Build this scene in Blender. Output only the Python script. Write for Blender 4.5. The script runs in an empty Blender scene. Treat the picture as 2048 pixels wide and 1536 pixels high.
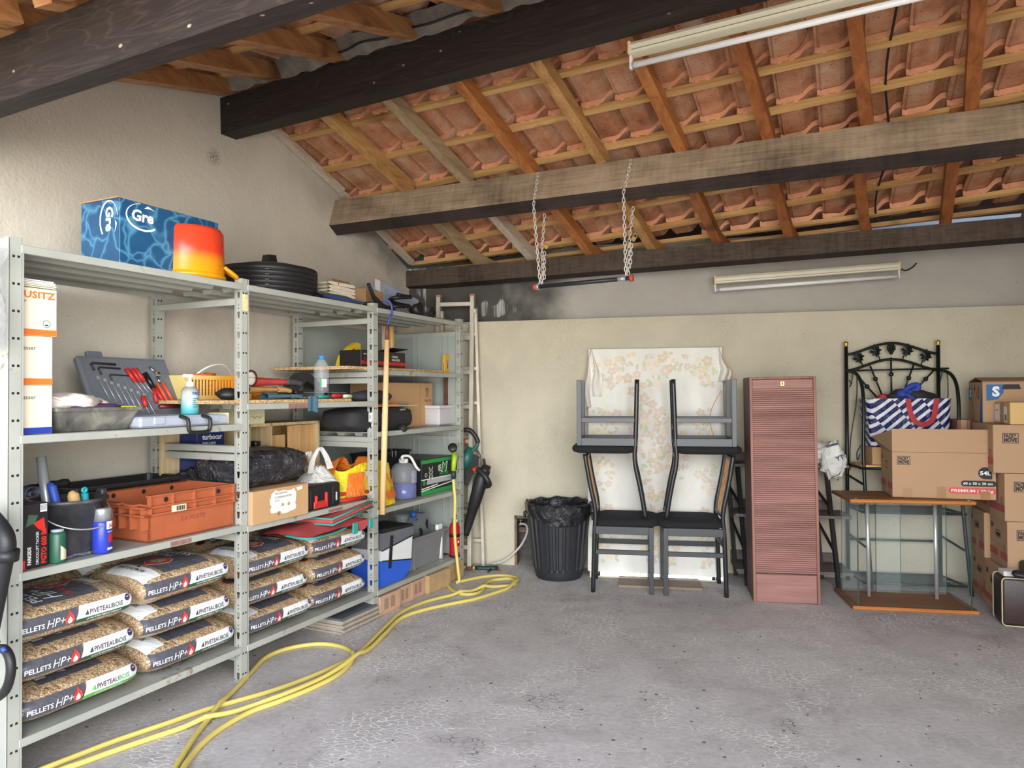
import bpy, bmesh, random
from math import *
from mathutils import Vector as V, Matrix as M, noise as NZ
random.seed(11)
SC = bpy.context.scene
COL = SC.collection

# ---------------------------------------------------------------- camera
F = 1420.0                      # focal length in pixels of a 2048 x 1536 frame
EYE = V((0, 0, 1.281))          # eye height above the garage floor
ROLL = 0.004
PITCH = atan(18.2 / 1420)
r0 = V((1, 0, 0)); u0 = V((0, -sin(PITCH), cos(PITCH))); FW = V((0, cos(PITCH), sin(PITCH)))
CR = cos(ROLL) * r0 - sin(ROLL) * u0
CU = sin(ROLL) * r0 + cos(ROLL) * u0
cd = bpy.data.cameras.new('camera'); cam = bpy.data.objects.new('camera', cd); COL.objects.link(cam)
cam.matrix_world = M(((CR.x, CU.x, -FW.x, EYE.x), (CR.y, CU.y, -FW.y, EYE.y), (CR.z, CU.z, -FW.z, EYE.z), (0, 0, 0, 1)))
cd.sensor_width = 36; cd.lens = F / 2048 * 36; cd.clip_start = .05
SC.camera = cam

# ---------------------------------------------------------------- daylight and exposure
SC.view_settings.view_transform = 'Standard'; SC.view_settings.look = 'None'
SC.view_settings.gamma = 1; SC.view_settings.use_curve_mapping = False
SC.view_settings.exposure = EXPOSURE = 1.1
SC.cycles.use_denoising = True
SC.cycles.max_bounces = 10; SC.cycles.diffuse_bounces = 5; SC.cycles.transparent_max_bounces = 24
SC.cycles.sample_clamp_indirect = 6
W = bpy.data.worlds.new('sky'); SC.world = W; W.use_nodes = True
wn = W.node_tree; bg = wn.nodes['Background']
sky = wn.nodes.new('ShaderNodeTexSky'); sky.sky_type = 'NISHITA'; sky.sun_disc = False
sky.sun_elevation = radians(56); sky.sun_rotation = radians(20); sky.altitude = 200; sky.dust_density = 2.0
wn.links.new(sky.outputs[0], bg.inputs[0]); bg.inputs[1].default_value = 0.34
sd = bpy.data.lights.new('sun', 'SUN'); sd.energy = 4.2; sd.angle = radians(.6); sd.color = (1, .95, .86)
sun = bpy.data.objects.new('sun', sd); COL.objects.link(sun); sun.rotation_euler = (radians(-34), 0, radians(-20))
ad = bpy.data.lights.new('added_daylight_area', 'AREA'); ad.shape = 'RECTANGLE'; ad.size = 9.0; ad.size_y = 4.5; ad.energy = 620; ad.color = (1, .98, .95)  # area lamp added behind the camera to strengthen daylight from the open front
al = bpy.data.objects.new('added_daylight_area', ad); COL.objects.link(al)
al.location = (1.6, -4.2, 2.35); al.rotation_euler = (radians(80), 0, radians(-4))

# ---------------------------------------------------------------- measuring helpers: lines of sight meet real planes
def ray(x, y): return CR * ((x - 1024) / F) + CU * ((768 - y) / F) + FW
def flo(x, y, z=0.0):
    d = ray(x, y); return EYE + d * ((z - EYE.z) / d.z)
def dep(x, y, Y):
    d = ray(x, y); return EYE + d * (Y / d.y)
def pln(x, y, n, q):
    d = ray(x, y); n = V(n); return EYE + d * ((V(q) - EYE).dot(n) / d.dot(n))

# ---------------------------------------------------------------- colour
def lin(v): v /= 255; return v / 12.92 if v <= .04045 else ((v + .055) / 1.055) ** 2.4
def c3(t):
    if isinstance(t, str): t = tuple(int(t[i:i + 2], 16) for i in (0, 2, 4))
    return tuple(lin(x) for x in t)
def c4(t): return c3(t) + (1,)

# ---------------------------------------------------------------- mesh builder
class MB:
    def __init__(s): s.v = []; s.f = []; s.m = []; s.sm = []
    def add(s, vs, fs, mi=0, sm=False, x=None):
        b = len(s.v)
        s.v += [tuple(x @ V(p)) for p in vs] if x is not None else [tuple(p) for p in vs]
        for f in fs: s.f.append(tuple(b + i for i in f)); s.m.append(mi); s.sm.append(sm)
        return s
    def box(s, x0, x1, y0, y1, z0, z1, r=0.0, mi=0, x=None):
        r = min(r, (x1 - x0) * .45, (y1 - y0) * .45, (z1 - z0) * .45)
        if r <= 0:
            vs = [(a, b, c) for a in (x0, x1) for b in (y0, y1) for c in (z0, z1)]
            return s.add(vs, [(0, 1, 3, 2), (4, 6, 7, 5), (0, 4, 5, 1), (2, 3, 7, 6), (0, 2, 6, 4), (1, 5, 7, 3)], mi, False, x)
        bm = bmesh.new()
        bmesh.ops.create_cube(bm, size=1)
        for q in bm.verts: q.co = V(((x0 + x1) / 2 + q.co.x * (x1 - x0), (y0 + y1) / 2 + q.co.y * (y1 - y0), (z0 + z1) / 2 + q.co.z * (z1 - z0)))
        bmesh.ops.bevel(bm, geom=bm.edges[:], offset=r, segments=2 if r > .012 else 1, affect='EDGES', profile=.5)
        bm.verts.index_update()
        s.add([q.co[:] for q in bm.verts], [[q.index for q in f.verts] for f in bm.faces], mi, r > .012, x); bm.free(); return s
    def tube(s, P, r, n=8, cap=True, mi=0, x=None, closed=False, sm=True, sq=False):
        P = [V(p) for p in P]; k = len(P); R = r if isinstance(r, (list, tuple)) else [r] * k
        T = []
        for i in range(k):
            a = P[(i - 1) % k] if closed or i else P[0]; b = P[(i + 1) % k] if closed or i < k - 1 else P[-1]
            t = (b - a); T.append(t.normalized() if t.length > 1e-9 else V((0, 0, 1)))
        up = V((0, 0, 1)) if abs(T[0].z) < .9 else V((1, 0, 0))
        N = (up - T[0] * up.dot(T[0])).normalized(); vs = []
        for i in range(k):
            N = (N - T[i] * N.dot(T[i])).normalized(); B = T[i].cross(N)
            for j in range(n):
                a = 2 * pi * (j + (.5 if sq else 0)) / n; vs.append(P[i] + (N * cos(a) + B * sin(a)) * R[i])
        fs = []
        for i in range(k if closed else k - 1):
            for j in range(n):
                i2 = (i + 1) % k; fs.append((i * n + j, i * n + (j + 1) % n, i2 * n + (j + 1) % n, i2 * n + j))
        if cap and not closed: fs += [tuple(range(n - 1, -1, -1)), tuple((k - 1) * n + j for j in range(n))]
        return s.add(vs, fs, mi, sm and not sq, x)
    def bar(s, a, b, w, h, up=(0, 0, 1), mi=0):       # rectangular bar from a to b, w across, h along up
        a = V(a); b = V(b); t = (b - a).normalized(); up = V(up); up = (up - t * up.dot(t)).normalized(); sd = t.cross(up)
        vs = [p + sd * (i * w / 2) + up * (j * h / 2) for p in (a, b) for i in (-1, 1) for j in (-1, 1)]
        return s.add(vs, [(0, 1, 3, 2), (4, 6, 7, 5), (0, 4, 5, 1), (2, 3, 7, 6), (0, 2, 6, 4), (1, 5, 7, 3)], mi)
    def lathe(s, pr, n=24, x=None, mi=0, sm=True, cap=True):
        vs = []; fs = []
        for r, z in pr:
            for j in range(n): a = 2 * pi * j / n; vs.append((r * cos(a), r * sin(a), z))
        for i in range(len(pr) - 1):
            for j in range(n): fs.append((i * n + j, i * n + (j + 1) % n, (i + 1) * n + (j + 1) % n, (i + 1) * n + j))
        if cap:
            if pr[0][0] > 1e-6: fs.append(tuple(range(n - 1, -1, -1)))
            if pr[-1][0] > 1e-6: fs.append(tuple((len(pr) - 1) * n + j for j in range(n)))
        return s.add(vs, fs, mi, sm, x)
    def prism(s, poly, h0, h1, x=None, mi=0, sm=False):     # polygon in XY extruded along Z
        n = len(poly); vs = [(p[0], p[1], h0) for p in poly] + [(p[0], p[1], h1) for p in poly]
        fs = [tuple(range(n - 1, -1, -1)), tuple(range(n, 2 * n))] + [(i, (i + 1) % n, n + (i + 1) % n, n + i) for i in range(n)]
        return s.add(vs, fs, mi, sm, x)
    def grid(s, fn, nu, nv, mi=0, sm=True, cu=False, cv=False, x=None, th=0):
        vs = [fn(i / (nu if cu else nu - 1), j / (nv if cv else nv - 1)) for i in range(nu) for j in range(nv)]; fs = []
        for i in range(nu if cu else nu - 1):
            for j in range(nv if cv else nv - 1):
                a = (i + 1) % nu; b = (j + 1) % nv; fs.append((i * nv + j, a * nv + j, a * nv + b, i * nv + b))
        return s.add(vs, fs, mi, sm, x)
    def flat(s, vs2, fs, O, U, W_, off=0.0, mi=0, fn=None): # 2-D shape onto a plane (or through fn)
        if fn: return s.add([fn(p[0], p[1]) for p in vs2], fs, mi)
        O = V(O); U = V(U); W_ = V(W_); n = U.cross(W_).normalized() * off
        return s.add([O + U * p[0] + W_ * p[1] + n for p in vs2], fs, mi)
    def mesh(s, name, mats):
        me = bpy.data.meshes.new(name); me.from_pydata(s.v, [], s.f)
        for m in (mats if isinstance(mats, (list, tuple)) else [mats]): me.materials.append(m)
        me.polygons.foreach_set('material_index', s.m); me.polygons.foreach_set('use_smooth', s.sm); me.update(); return me
def link(name, data, parent=None, mw=None):
    o = bpy.data.objects.new(name, data); COL.objects.link(o)
    if parent is not None: o.parent = parent
    if mw is not None: o.matrix_local = mw
    return o
def ob(name, mb, mats, parent=None, mw=None, label=None, kind=None, weld=False):
    o = link(name, mb.mesh(name, mats), parent, mw)
    if label: o['label'] = label
    if kind: o['kind'] = kind
    return o
def thing(name, label, cat, loc=(0, 0, 0), yaw=0.0, group=None, mw=None):
    o = bpy.data.objects.new(name, None); COL.objects.link(o); o.empty_display_size = .1
    o.matrix_world = mw if mw is not None else M.Translation(V(loc)) @ M.Rotation(yaw, 4, 'Z')
    return tag(o, label, cat, group)
def tag(o, label, cat, group=None):
    o['label'] = label; o['category'] = cat
    if group: o['group'] = group
    return o
KIDS = {}
def copytree(root, label=None, mw=None, group=None):
    bychild = {}
    for o in COL.objects:
        if o.parent is not None: bychild.setdefault(o.parent, []).append(o)
    def rec(o, p):
        q = o.copy(); COL.objects.link(q)
        if p is not None: q.parent = p
        for ch in bychild.get(o, []): rec(ch, q)
        return q
    r = rec(root, None)
    if mw is not None: r.matrix_world = mw
    if label: r['label'] = label
    if group: r['group'] = group
    return r
def P_box(t, name, m, x0, x1, y0, y1, z0, z1, r=.003, label=None): return ob(name, MB().box(x0, x1, y0, y1, z0, z1, r), m, t, label=label)
def P_tube(t, name, m, pts, r, n=8, label=None, closed=False): return ob(name, MB().tube(pts, r, n, closed=closed), m, t, label=label)
def P_lathe(t, name, m, pr, n=24, at=(0, 0, 0), rot=None, label=None):
    x = M.Translation(V(at));  x = x @ rot if rot is not None else x
    return ob(name, MB().lathe(pr, n, x), m, t, label=label)
def spline(P, k=6, closed=False):
    P = [V(p) for p in P]; n = len(P); out = []
    for i in range(n if closed else n - 1):
        g = lambda j: P[j % n] if closed else P[max(0, min(n - 1, j))]
        a, b, c, d = g(i - 1), g(i), g(i + 1), g(i + 2)
        for j in range(k):
            t = j / k; out.append(.5 * ((2 * b) + (c - a) * t + (2 * a - 5 * b + 4 * c - d) * t * t + (3 * b - a - 3 * c + d) * t ** 3))
    if not closed: out.append(P[-1])
    return out
def arc2(cx, cy, r, a0, a1, n=12): return [(cx + r * cos(radians(a0 + (a1 - a0) * i / n)), cy + r * sin(radians(a0 + (a1 - a0) * i / n))) for i in range(n + 1)]
def rrect(x0, x1, y0, y1, r, n=4): return arc2(x1 - r, y1 - r, r, 0, 90, n) + arc2(x0 + r, y1 - r, r, 90, 180, n) + arc2(x0 + r, y0 + r, r, 180, 270, n) + arc2(x1 - r, y0 + r, r, 270, 360, n)
# ---------------------------------------------------------------- lettering as flat geometry
_TX = {}
def txt(s, h=1.0, bold=0.0, shear=0.0, sx=1.0):           # -> (verts, faces, width), cap height = h, starts at 0
    k = (s, bold, shear)
    if k not in _TX:
        cu = bpy.data.curves.new('t', 'FONT'); cu.body = s; cu.offset = bold; cu.shear = shear; cu.resolution_u = 2; cu.fill_mode = 'BOTH'
        o = bpy.data.objects.new('t', cu); COL.objects.link(o)
        dg = bpy.context.evaluated_depsgraph_get()
        me = bpy.data.meshes.new_from_object(o.evaluated_get(dg))
        vs = [(p.co.x, p.co.y) for p in me.vertices]; fs = [tuple(p.vertices) for p in me.polygons]
        bpy.data.objects.remove(o); bpy.data.curves.remove(cu); bpy.data.meshes.remove(me)
        _TX[k] = (vs, fs)
    vs, fs = _TX[k]; q = h / .69; x0 = min((p[0] for p in vs), default=0)
    vs = [((p[0] - x0) * q * sx, p[1] * q) for p in vs]
    return vs, fs, max((p[0] for p in vs), default=0)
def put_txt(mb, s, h, O, U, W_, off=.0008, mi=0, bold=0.0, shear=0.0, width=None, align='l', fn=None, at=(0, 0), sx=1.0):
    vs, fs, w = txt(s, h, bold, shear, sx)
    if width and w > 0: vs = [(p[0] * width / w, p[1]) for p in vs]; w = width
    dx = {'l': 0, 'c': -w / 2, 'r': -w}[align]
    vs = [(p[0] + dx + at[0], p[1] + at[1]) for p in vs]
    mb.flat(vs, fs, O, U, W_, off, mi, fn); return w
def put_poly(mb, poly, O, U, W_, off=.0006, mi=0, fn=None): mb.flat(poly, [tuple(range(len(poly)))], O, U, W_, off, mi, fn)
def ring_poly(mb, outer, inner, O, U, W_, off=.0006, mi=0):
    n = len(outer); mb.flat(outer + inner, [(i, (i + 1) % n, n + (i + 1) % n, n + i) for i in range(n)], O, U, W_, off, mi)
# ---------------------------------------------------------------- materials
_MT = {}
def nodes(m): return m.node_tree.nodes, m.node_tree.links
def base_mat(name, rough=.6, metal=0.0, spec=None):
    m = bpy.data.materials.new(name); m.use_nodes = True; n, l = nodes(m); b = n['Principled BSDF']
    b.inputs['Roughness'].default_value = rough; b.inputs['Metallic'].default_value = metal
    if spec is not None: b.inputs['Specular IOR Level'].default_value = spec
    return m, n, l, b
def coord(n, l, scale=(1, 1, 1), kind='Object', rot=(0, 0, 0)):
    t = n.new('ShaderNodeTexCoord'); mp = n.new('ShaderNodeMapping'); mp.inputs['Scale'].default_value = scale; mp.inputs['Rotation'].default_value = rot
    l.new(t.outputs[kind], mp.inputs[0]); return mp.outputs[0]
def noise(n, l, v, scale, detail=4, rough=.55, dist=0.0):
    t = n.new('ShaderNodeTexNoise'); t.inputs['Scale'].default_value = scale; t.inputs['Detail'].default_value = detail
    t.inputs['Roughness'].default_value = rough; t.inputs['Distortion'].default_value = dist; l.new(v, t.inputs['Vector']); return t.outputs['Fac']
def ramp(n, l, f, stops):
    r = n.new('ShaderNodeValToRGB'); e = r.color_ramp.elements
    while len(e) < len(stops): e.new(.5)
    for i, (p, c) in enumerate(stops): e[i].position = p; e[i].color = c if len(c) == 4 else tuple(c) + (1,)
    l.new(f, r.inputs[0]); return r.outputs[0]
def mix(n, l, f, a, b, mode='MIX'):
    x = n.new('ShaderNodeMix'); x.data_type = 'RGBA'; x.blend_type = mode
    for i, s in ((0, f), (6, a), (7, b)):
        if hasattr(s, 'links'): l.new(s, x.inputs[i])
        else: x.inputs[i].default_value = s if i == 0 or len(s) == 4 else tuple(s) + (1,)
    return x.outputs[2]
def mth(n, l, op, a, b=0.0):
    x = n.new('ShaderNodeMath'); x.operation = op
    for i, s in ((0, a), (1, b)):
        if hasattr(s, 'links'): l.new(s, x.inputs[i])
        else: x.inputs[i].default_value = s
    return x.outputs[0]
def bump(n, l, b, h, st=.3, d=.01):
    x = n.new('ShaderNodeBump'); x.inputs['Strength'].default_value = st; x.inputs['Distance'].default_value = d
    l.new(h, x.inputs['Height']); l.new(x.outputs[0], b.inputs['Normal'])
def mt(col, rough=.55, metal=0.0, var=.06, vs=9, bp=0.0, bs=60, spec=None, name=None):
    k = (str(col), rough, metal, var, vs, bp, bs, spec)
    if k in _MT: return _MT[k]
    m, n, l, b = base_mat(name or 'plain', rough, metal, spec); c = c3(col)
    if var:
        f = noise(n, l, coord(n, l), vs)
        l.new(ramp(n, l, f, [(.3, tuple(x * (1 - var) for x in c)), (.7, tuple(min(1, x * (1 + var)) for x in c))]), b.inputs['Base Color'])
    else: b.inputs['Base Color'].default_value = c + (1,)
    if bp: bump(n, l, b, noise(n, l, coord(n, l), bs), bp, .004)
    _MT[k] = m; return m
def wood(name, a, b_, axis=0, scale=1.0, rough=.6, ring=18, bp=.25, var=.5, knots=False, random_tint=0.0):
    m, n, l, b = base_mat(name, rough)
    s = [ring, ring, ring]; s[axis] = ring * .07; v = coord(n, l, tuple(x * scale for x in s))
    f = noise(n, l, v, 1.0, 6, .6, .6)
    s2 = [90, 90, 90]; s2[axis] = 2.5; g = noise(n, l, coord(n, l, tuple(x * scale for x in s2)), 1.0, 3)
    f2 = mth(n, l, 'ADD', mth(n, l, 'MULTIPLY', f, .7), mth(n, l, 'MULTIPLY', g, .3))
    col = ramp(n, l, f2, [(.35, c3(a)), (.65, c3(b_))])
    if knots:
        k = noise(n, l, coord(n, l), 3.0, 2); col = mix(n, l, ramp(n, l, k, [(.62, (0, 0, 0)), (.74, (1, 1, 1))]), col, tuple(x * .55 for x in c3(a)))
    if random_tint:
        o = n.new('ShaderNodeObjectInfo'); col = mix(n, l, 1.0, col, ramp(n, l, o.outputs['Random'], [(0, (1 - random_tint,) * 3), (1, (1, 1, 1))]), 'MULTIPLY')
    l.new(col, b.inputs['Base Color']); bump(n, l, b, g, bp, .003); return m
def glass(name, col=(1, 1, 1), rough=.02, alpha=.15, ior=1.45):
    # thin clear sheet: mostly see-through with a tinted body and a sharp reflection
    m, n, l, b = base_mat(name, rough); b.inputs['Base Color'].default_value = tuple(col) + (1,); b.inputs['Alpha'].default_value = alpha
    b.inputs['IOR'].default_value = ior; return m
def film(name, col, alpha, rough=.25, bp=.5, bs=14):
    m, n, l, b = base_mat(name, rough); f = noise(n, l, coord(n, l), bs, 5, .6, 1.2)
    b.inputs['Base Color'].default_value = c4(col); l.new(ramp(n, l, f, [(.3, (alpha * .7,) * 3), (.7, (min(1, alpha * 1.3),) * 3)]), b.inputs['Alpha'])
    bump(n, l, b, f, bp, .02); return m
def crinkle(col, rough=.3, bs=16, bp=.9, var=.15, d=.03):
    m, n, l, b = base_mat('crinkled_plastic', rough); c = c3(col); v = coord(n, l)
    f = noise(n, l, v, bs, 5, .62, 1.6)
    l.new(ramp(n, l, f, [(.3, tuple(x * (1 - var) for x in c)), (.7, tuple(min(1, x * (1 + var)) for x in c))]), b.inputs['Base Color'])
    bump(n, l, b, f, bp, d); return m

def mk_plaster(name, col, scuff=0.0):
    m, n, l, b = base_mat(name, .9, 0, .2); v = coord(n, l)
    f = noise(n, l, v, 1.1, 6, .62, .4); g = noise(n, l, v, 7, 5, .6); c = c3(col)
    colr = mix(n, l, .35, ramp(n, l, f, [(.3, tuple(x * .74 for x in c)), (.55, c), (.75, tuple(min(1, x * 1.1) for x in c))]), ramp(n, l, g, [(.3, tuple(x * .9 for x in c)), (.7, c)]))
    vo = n.new('ShaderNodeTexVoronoi'); vo.inputs['Scale'].default_value = 26; l.new(v, vo.inputs['Vector'])
    sp = mth(n, l, 'MULTIPLY', ramp(n, l, vo.outputs['Distance'], [(.05, (1, 1, 1)), (.1, (0, 0, 0))]), ramp(n, l, noise(n, l, v, 1.7, 2), [(.56, (0, 0, 0)), (.66, (1, 1, 1))]))
    colr = mix(n, l, sp, colr, c3((70, 62, 55)))
    # scuff marks: thin scratches inside cloudy patches
    w = n.new('ShaderNodeTexWave'); w.inputs['Scale'].default_value = 34; w.inputs['Distortion'].default_value = 26; w.inputs['Detail'].default_value = 4; w.inputs['Detail Scale'].default_value = 1.2; l.new(v, w.inputs['Vector'])
    sc_ = mth(n, l, 'MULTIPLY', ramp(n, l, w.outputs['Fac'], [(.03, (1, 1, 1)), (.1, (0, 0, 0))]), ramp(n, l, noise(n, l, v, 1.3, 3), [(.46, (0, 0, 0)), (.6, (1, 1, 1))]))
    colr = mix(n, l, mth(n, l, 'MULTIPLY', sc_, scuff), colr, c3((112, 98, 82)))
    l.new(colr, b.inputs['Base Color'])
    h = mth(n, l, 'ADD', noise(n, l, v, 60, 4), mth(n, l, 'MULTIPLY', noise(n, l, v, 9, 3), 2.5)); bump(n, l, b, h, .32, .008)
    return m, n, l, b, colr, v
# ---------------------------------------------------------------- frames: rack / left wall, back wall
P2g = flo(482.6, 1365); P3g = flo(747.6, 1239)
RU = (P3g - P2g); BAY = RU.length; RU = RU / BAY; RN = V((RU.y, -RU.x, 0)); P1g = P2g - RU * BAY
YR = atan2(RU.y, RU.x); DEP = .57
RFR = M(((RU.x, -RN.x, 0, P1g.x), (RU.y, -RN.y, 0, P1g.y), (0, 0, 1, 0), (0, 0, 0, 1)))     # rack frame: x along the rack, y to the wall
RFI = RFR.inverted()
def rk(x, y, d=0.0):
    q = RFI @ pln(x, y, RN, P1g - RN * d); return q.x, q.z
def rz(x, y, z):
    q = RFI @ flo(x, y, z); return q.x, q.y
WL0 = flo(1000, 1129); WXv = (flo(1470, 1146.5) - WL0).normalized(); WYv = V((-WXv.y, WXv.x, 0)); YW = atan2(WXv.y, WXv.x)
WFR = M(((WXv.x, WYv.x, 0, WL0.x), (WXv.y, WYv.y, 0, WL0.y), (0, 0, 1, 0), (0, 0, 0, 1))); WFI = WFR.inverted()
def wl(x, y, d=0.0):                                # point on the plane d in front of the back wall
    q = WFI @ pln(x, y, WYv, WL0 - WYv * d); return q.x, q.z
def wf(x, y, z=0.0):
    q = WFI @ flo(x, y, z); return q.x, q.y
GOFF = .68

# ---------------------------------------------------------------- roof lines
Gq = P1g - RN * GOFF
def endon(left, az, x, y):
    a = radians(az); return pln(x, y, (sin(a), cos(a), 0), left)
r_tn = pln(440, 196.5, RN, Gq); r_bn = pln(441.7, 268, RN, Gq); r_bf = pln(472, 279.6, RN, Gq)
q_tn = pln(670, 401.6, RN, Gq); q_bn = pln(658, 451, RN, Gq); q_bf = pln(673.5, 471, RN, Gq)
s_tn = pln(812, 542, RN, Gq); s_bn = pln(812, 572, RN, Gq)
r_d = (endon(r_tn, 26, 1060, 10) - r_tn).normalized(); q_d = (endon(q_tn, 23, 2048, 206) - q_tn).normalized(); s_d = (endon(s_tn, 19, 2048, 433) - s_tn).normalized()
o_tn = dep(0, 77, 2.22); o_d = V((cos(radians(27.5)), -sin(radians(27.5)), 0)); o_bn = dep(0, 205, 2.22)
_k = ((Gq - o_tn).dot(RN)) / o_d.dot(RN); o_tn = o_tn + o_d * _k; o_bn = o_bn + o_d * _k
def Srf(s, t):
    if t < 0: return (r_tn + r_d * s) + (o_tn + o_d * s - r_tn - r_d * s) * (-t)
    if t <= 1: return (r_tn + r_d * s) * (1 - t) + (q_tn + q_d * s) * t
    b = s_tn + s_d * s; a = q_tn + q_d * s
    if t <= 2: return a * (2 - t) + b * (t - 1)
    return b + (b - a) * (t - 2) * .75 + V((0, 0, .17)) * (t - 2)
def Sn(s, t):
    e = .01; t2 = t + e if not (-.02 < t < .0) else t - e
    n = (Srf(s + e, t) - Srf(s - e, t)).cross(Srf(s, t2) - Srf(s, t)); n.normalize(); return n if n.z > 0 else -n
def Sh(s, t, h): return Srf(s, t) + Sn(s, t) * h
ROOF = M.Translation(r_tn) @ M.Rotation(radians(-25), 4, 'Z'); ROOFI = ROOF.inverted()
def loc(mb, inv=ROOFI): mb.v = [tuple(inv @ V(p)) for p in mb.v]; return mb

# ---------------------------------------------------------------- walls, floor, ground
plA = mk_plaster('plaster_left', (208, 200, 184))
m_plL = plA[0]; n, l, b, colr, v = plA[1:]
# damp grey band that follows the sloping top of the gable, towards the back corner
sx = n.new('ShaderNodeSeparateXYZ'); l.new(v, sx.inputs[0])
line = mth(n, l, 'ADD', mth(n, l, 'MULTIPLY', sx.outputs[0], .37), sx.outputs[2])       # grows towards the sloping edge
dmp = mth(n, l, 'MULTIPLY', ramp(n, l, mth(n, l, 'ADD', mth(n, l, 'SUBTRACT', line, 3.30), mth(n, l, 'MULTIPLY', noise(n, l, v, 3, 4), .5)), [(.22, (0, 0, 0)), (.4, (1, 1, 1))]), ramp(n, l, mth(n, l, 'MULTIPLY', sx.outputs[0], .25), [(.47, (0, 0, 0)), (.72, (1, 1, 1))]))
sq_ = RFI @ pln(428, 313, RN, Gq); vd = n.new('ShaderNodeVectorMath'); vd.operation = 'DISTANCE'; l.new(v, vd.inputs[0]); vd.inputs[1].default_value = (sq_.x, 0, sq_.z)
spt = mth(n, l, 'MULTIPLY', ramp(n, l, vd.outputs['Value'], [(.0, (.9, .9, .9)), (.06, (0, 0, 0))]), ramp(n, l, noise(n, l, v, 110, 3), [(.45, (0, 0, 0)), (.55, (1, 1, 1))]))
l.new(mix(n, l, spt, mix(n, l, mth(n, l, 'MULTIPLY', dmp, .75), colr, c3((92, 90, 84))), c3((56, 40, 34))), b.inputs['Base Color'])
plB = mk_plaster('plaster_back', (202, 193, 170), .5); m_plB = plB[0]
plC = mk_plaster('plaster_back_upper', (184, 179, 168)); m_plC = plC[0]; n, l, b, colr, v = plC[1:]
sx = n.new('ShaderNodeSeparateXYZ'); l.new(v, sx.inputs[0])
dk = ramp(n, l, mth(n, l, 'ADD', mth(n, l, 'MULTIPLY', sx.outputs[0], .5), mth(n, l, 'MULTIPLY', noise(n, l, v, 2.2, 4), .9)), [(.42, (1, 1, 1)), (.78, (0, 0, 0))])
vs_ = coord(n, l, (34, 34, 2.0)); eff = ramp(n, l, mth(n, l, 'MULTIPLY', noise(n, l, vs_, 1, 5), ramp(n, l, noise(n, l, v, 3, 2), [(.45, (0, 0, 0)), (.6, (1, 1, 1))])), [(.46, (0, 0, 0)), (.62, (1, 1, 1))])
cc = mix(n, l, dk, colr, mix(n, l, eff, c3((84, 82, 77)), c3((186, 184, 176))))
l.new(cc, b.inputs['Base Color'])

zl0 = wl(957.7, 643.7); zl1 = wl(2048, 610.4)
def ledge_z(x): return zl0[1] + (zl1[1] - zl0[1]) * (x - zl0[0]) / (zl1[0] - zl0[0])
XL, XR = -1.3, 4.9
nx0, nz1 = wl(1029, 1031); nx1 = wl(1078, 1031)[0]
mb = MB()
def wallseg(x0, x1, z0, z1a, z1b, y0=0.0, y1=.5, mi=0):
    mb.add([(x0, y0, z0), (x1, y0, z0), (x1, y1, z0), (x0, y1, z0), (x0, y0, z1a), (x1, y0, z1b), (x1, y1, z1b), (x0, y1, z1a)], [(0, 3, 2, 1), (4, 5, 6, 7), (0, 1, 5, 4), (1, 2, 6, 5), (2, 3, 7, 6), (3, 0, 4, 7)], mi)
wallseg(XL, nx0, -.1, ledge_z(XL), ledge_z(nx0)); wallseg(nx0, nx1, nz1, ledge_z(nx0), ledge_z(nx1)); wallseg(nx1, XR, -.1, ledge_z(nx1), ledge_z(XR)); wallseg(nx0, nx1, -.1, nz1, nz1, .17, .5, 2)
wallseg(XL, XR, 1.6, 2.25, 2.37, .13, .5, 1); wallseg(XL, XR, 1.6, 2.75, 2.95, .36, .5, 1)  # taller rear segment added to stop light leaking in above the lowest beam
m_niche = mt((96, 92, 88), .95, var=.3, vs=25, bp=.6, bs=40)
wall_back = ob('wall_back', mb, [m_plB, m_plC, m_niche], None, WFR, kind='structure')
fr = MB()
m_oldwood = wood('weathered_brown_wood', (86, 66, 48), (140, 112, 84), 0)
fr.box(nx0, nx0 + .018, -.006, .1, 0, nz1); fr.box(nx0, nx1, -.006, .1, nz1 - .02, nz1); fr.box(nx0, nx1, .1, .13, nz1 * .62, nz1 * .72)
ob('niche_frame', fr, m_oldwood, wall_back)

def wall_pt(p): q = RFI @ V(p); return q.x, q.z
mb = MB(); out = [(-2.6, -.1)]
aO, zO = wall_pt(o_tn); aR, zR = wall_pt(r_tn); aQ, zQ = wall_pt(q_tn); aS, zS = wall_pt(s_tn)
sl = (zR - zO) / (aR - aO)
top = [(-2.6, zO + sl * (-2.6 - aO) + .1), (aR + .05, zR + .13), (1.873, 2.872), (aQ + .1, zQ + .05), (aS + .02, zS + .02), (3.6, zS - .06)]
poly = [(-2.6, -.1)] + top + [(3.6, -.1)]
mb.prism(poly, -.25, 0, M(((1, 0, 0, 0), (0, 0, -1, 0), (0, 1, 0, 0), (0, 0, 0, 1))))
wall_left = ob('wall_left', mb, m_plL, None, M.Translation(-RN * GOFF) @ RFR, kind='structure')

rw0 = V((2.885, 1.716, 0)); rw1 = V((4.35, 4.88, 0)); rd = (rw1 - rw0).normalized(); rn = V((rd.y, -rd.x, 0))
RWF = M(((rd.x, rn.x, 0, rw0.x), (rd.y, rn.y, 0, rw0.y), (0, 0, 1, 0), (0, 0, 0, 1)))
mb = MB(); mb.prism([(-2.3, -.1), (-2.3, 2.3), (0, 3.05), (2.4, 2.4), (3.7, 2.25), (3.7, -.1)], -.25, 0, M(((1, 0, 0, 0), (0, 0, -1, 0), (0, 1, 0, 0), (0, 0, 0, 1))))
wall_right = ob('wall_right', mb, m_plL, None, RWF, kind='structure')

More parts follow.
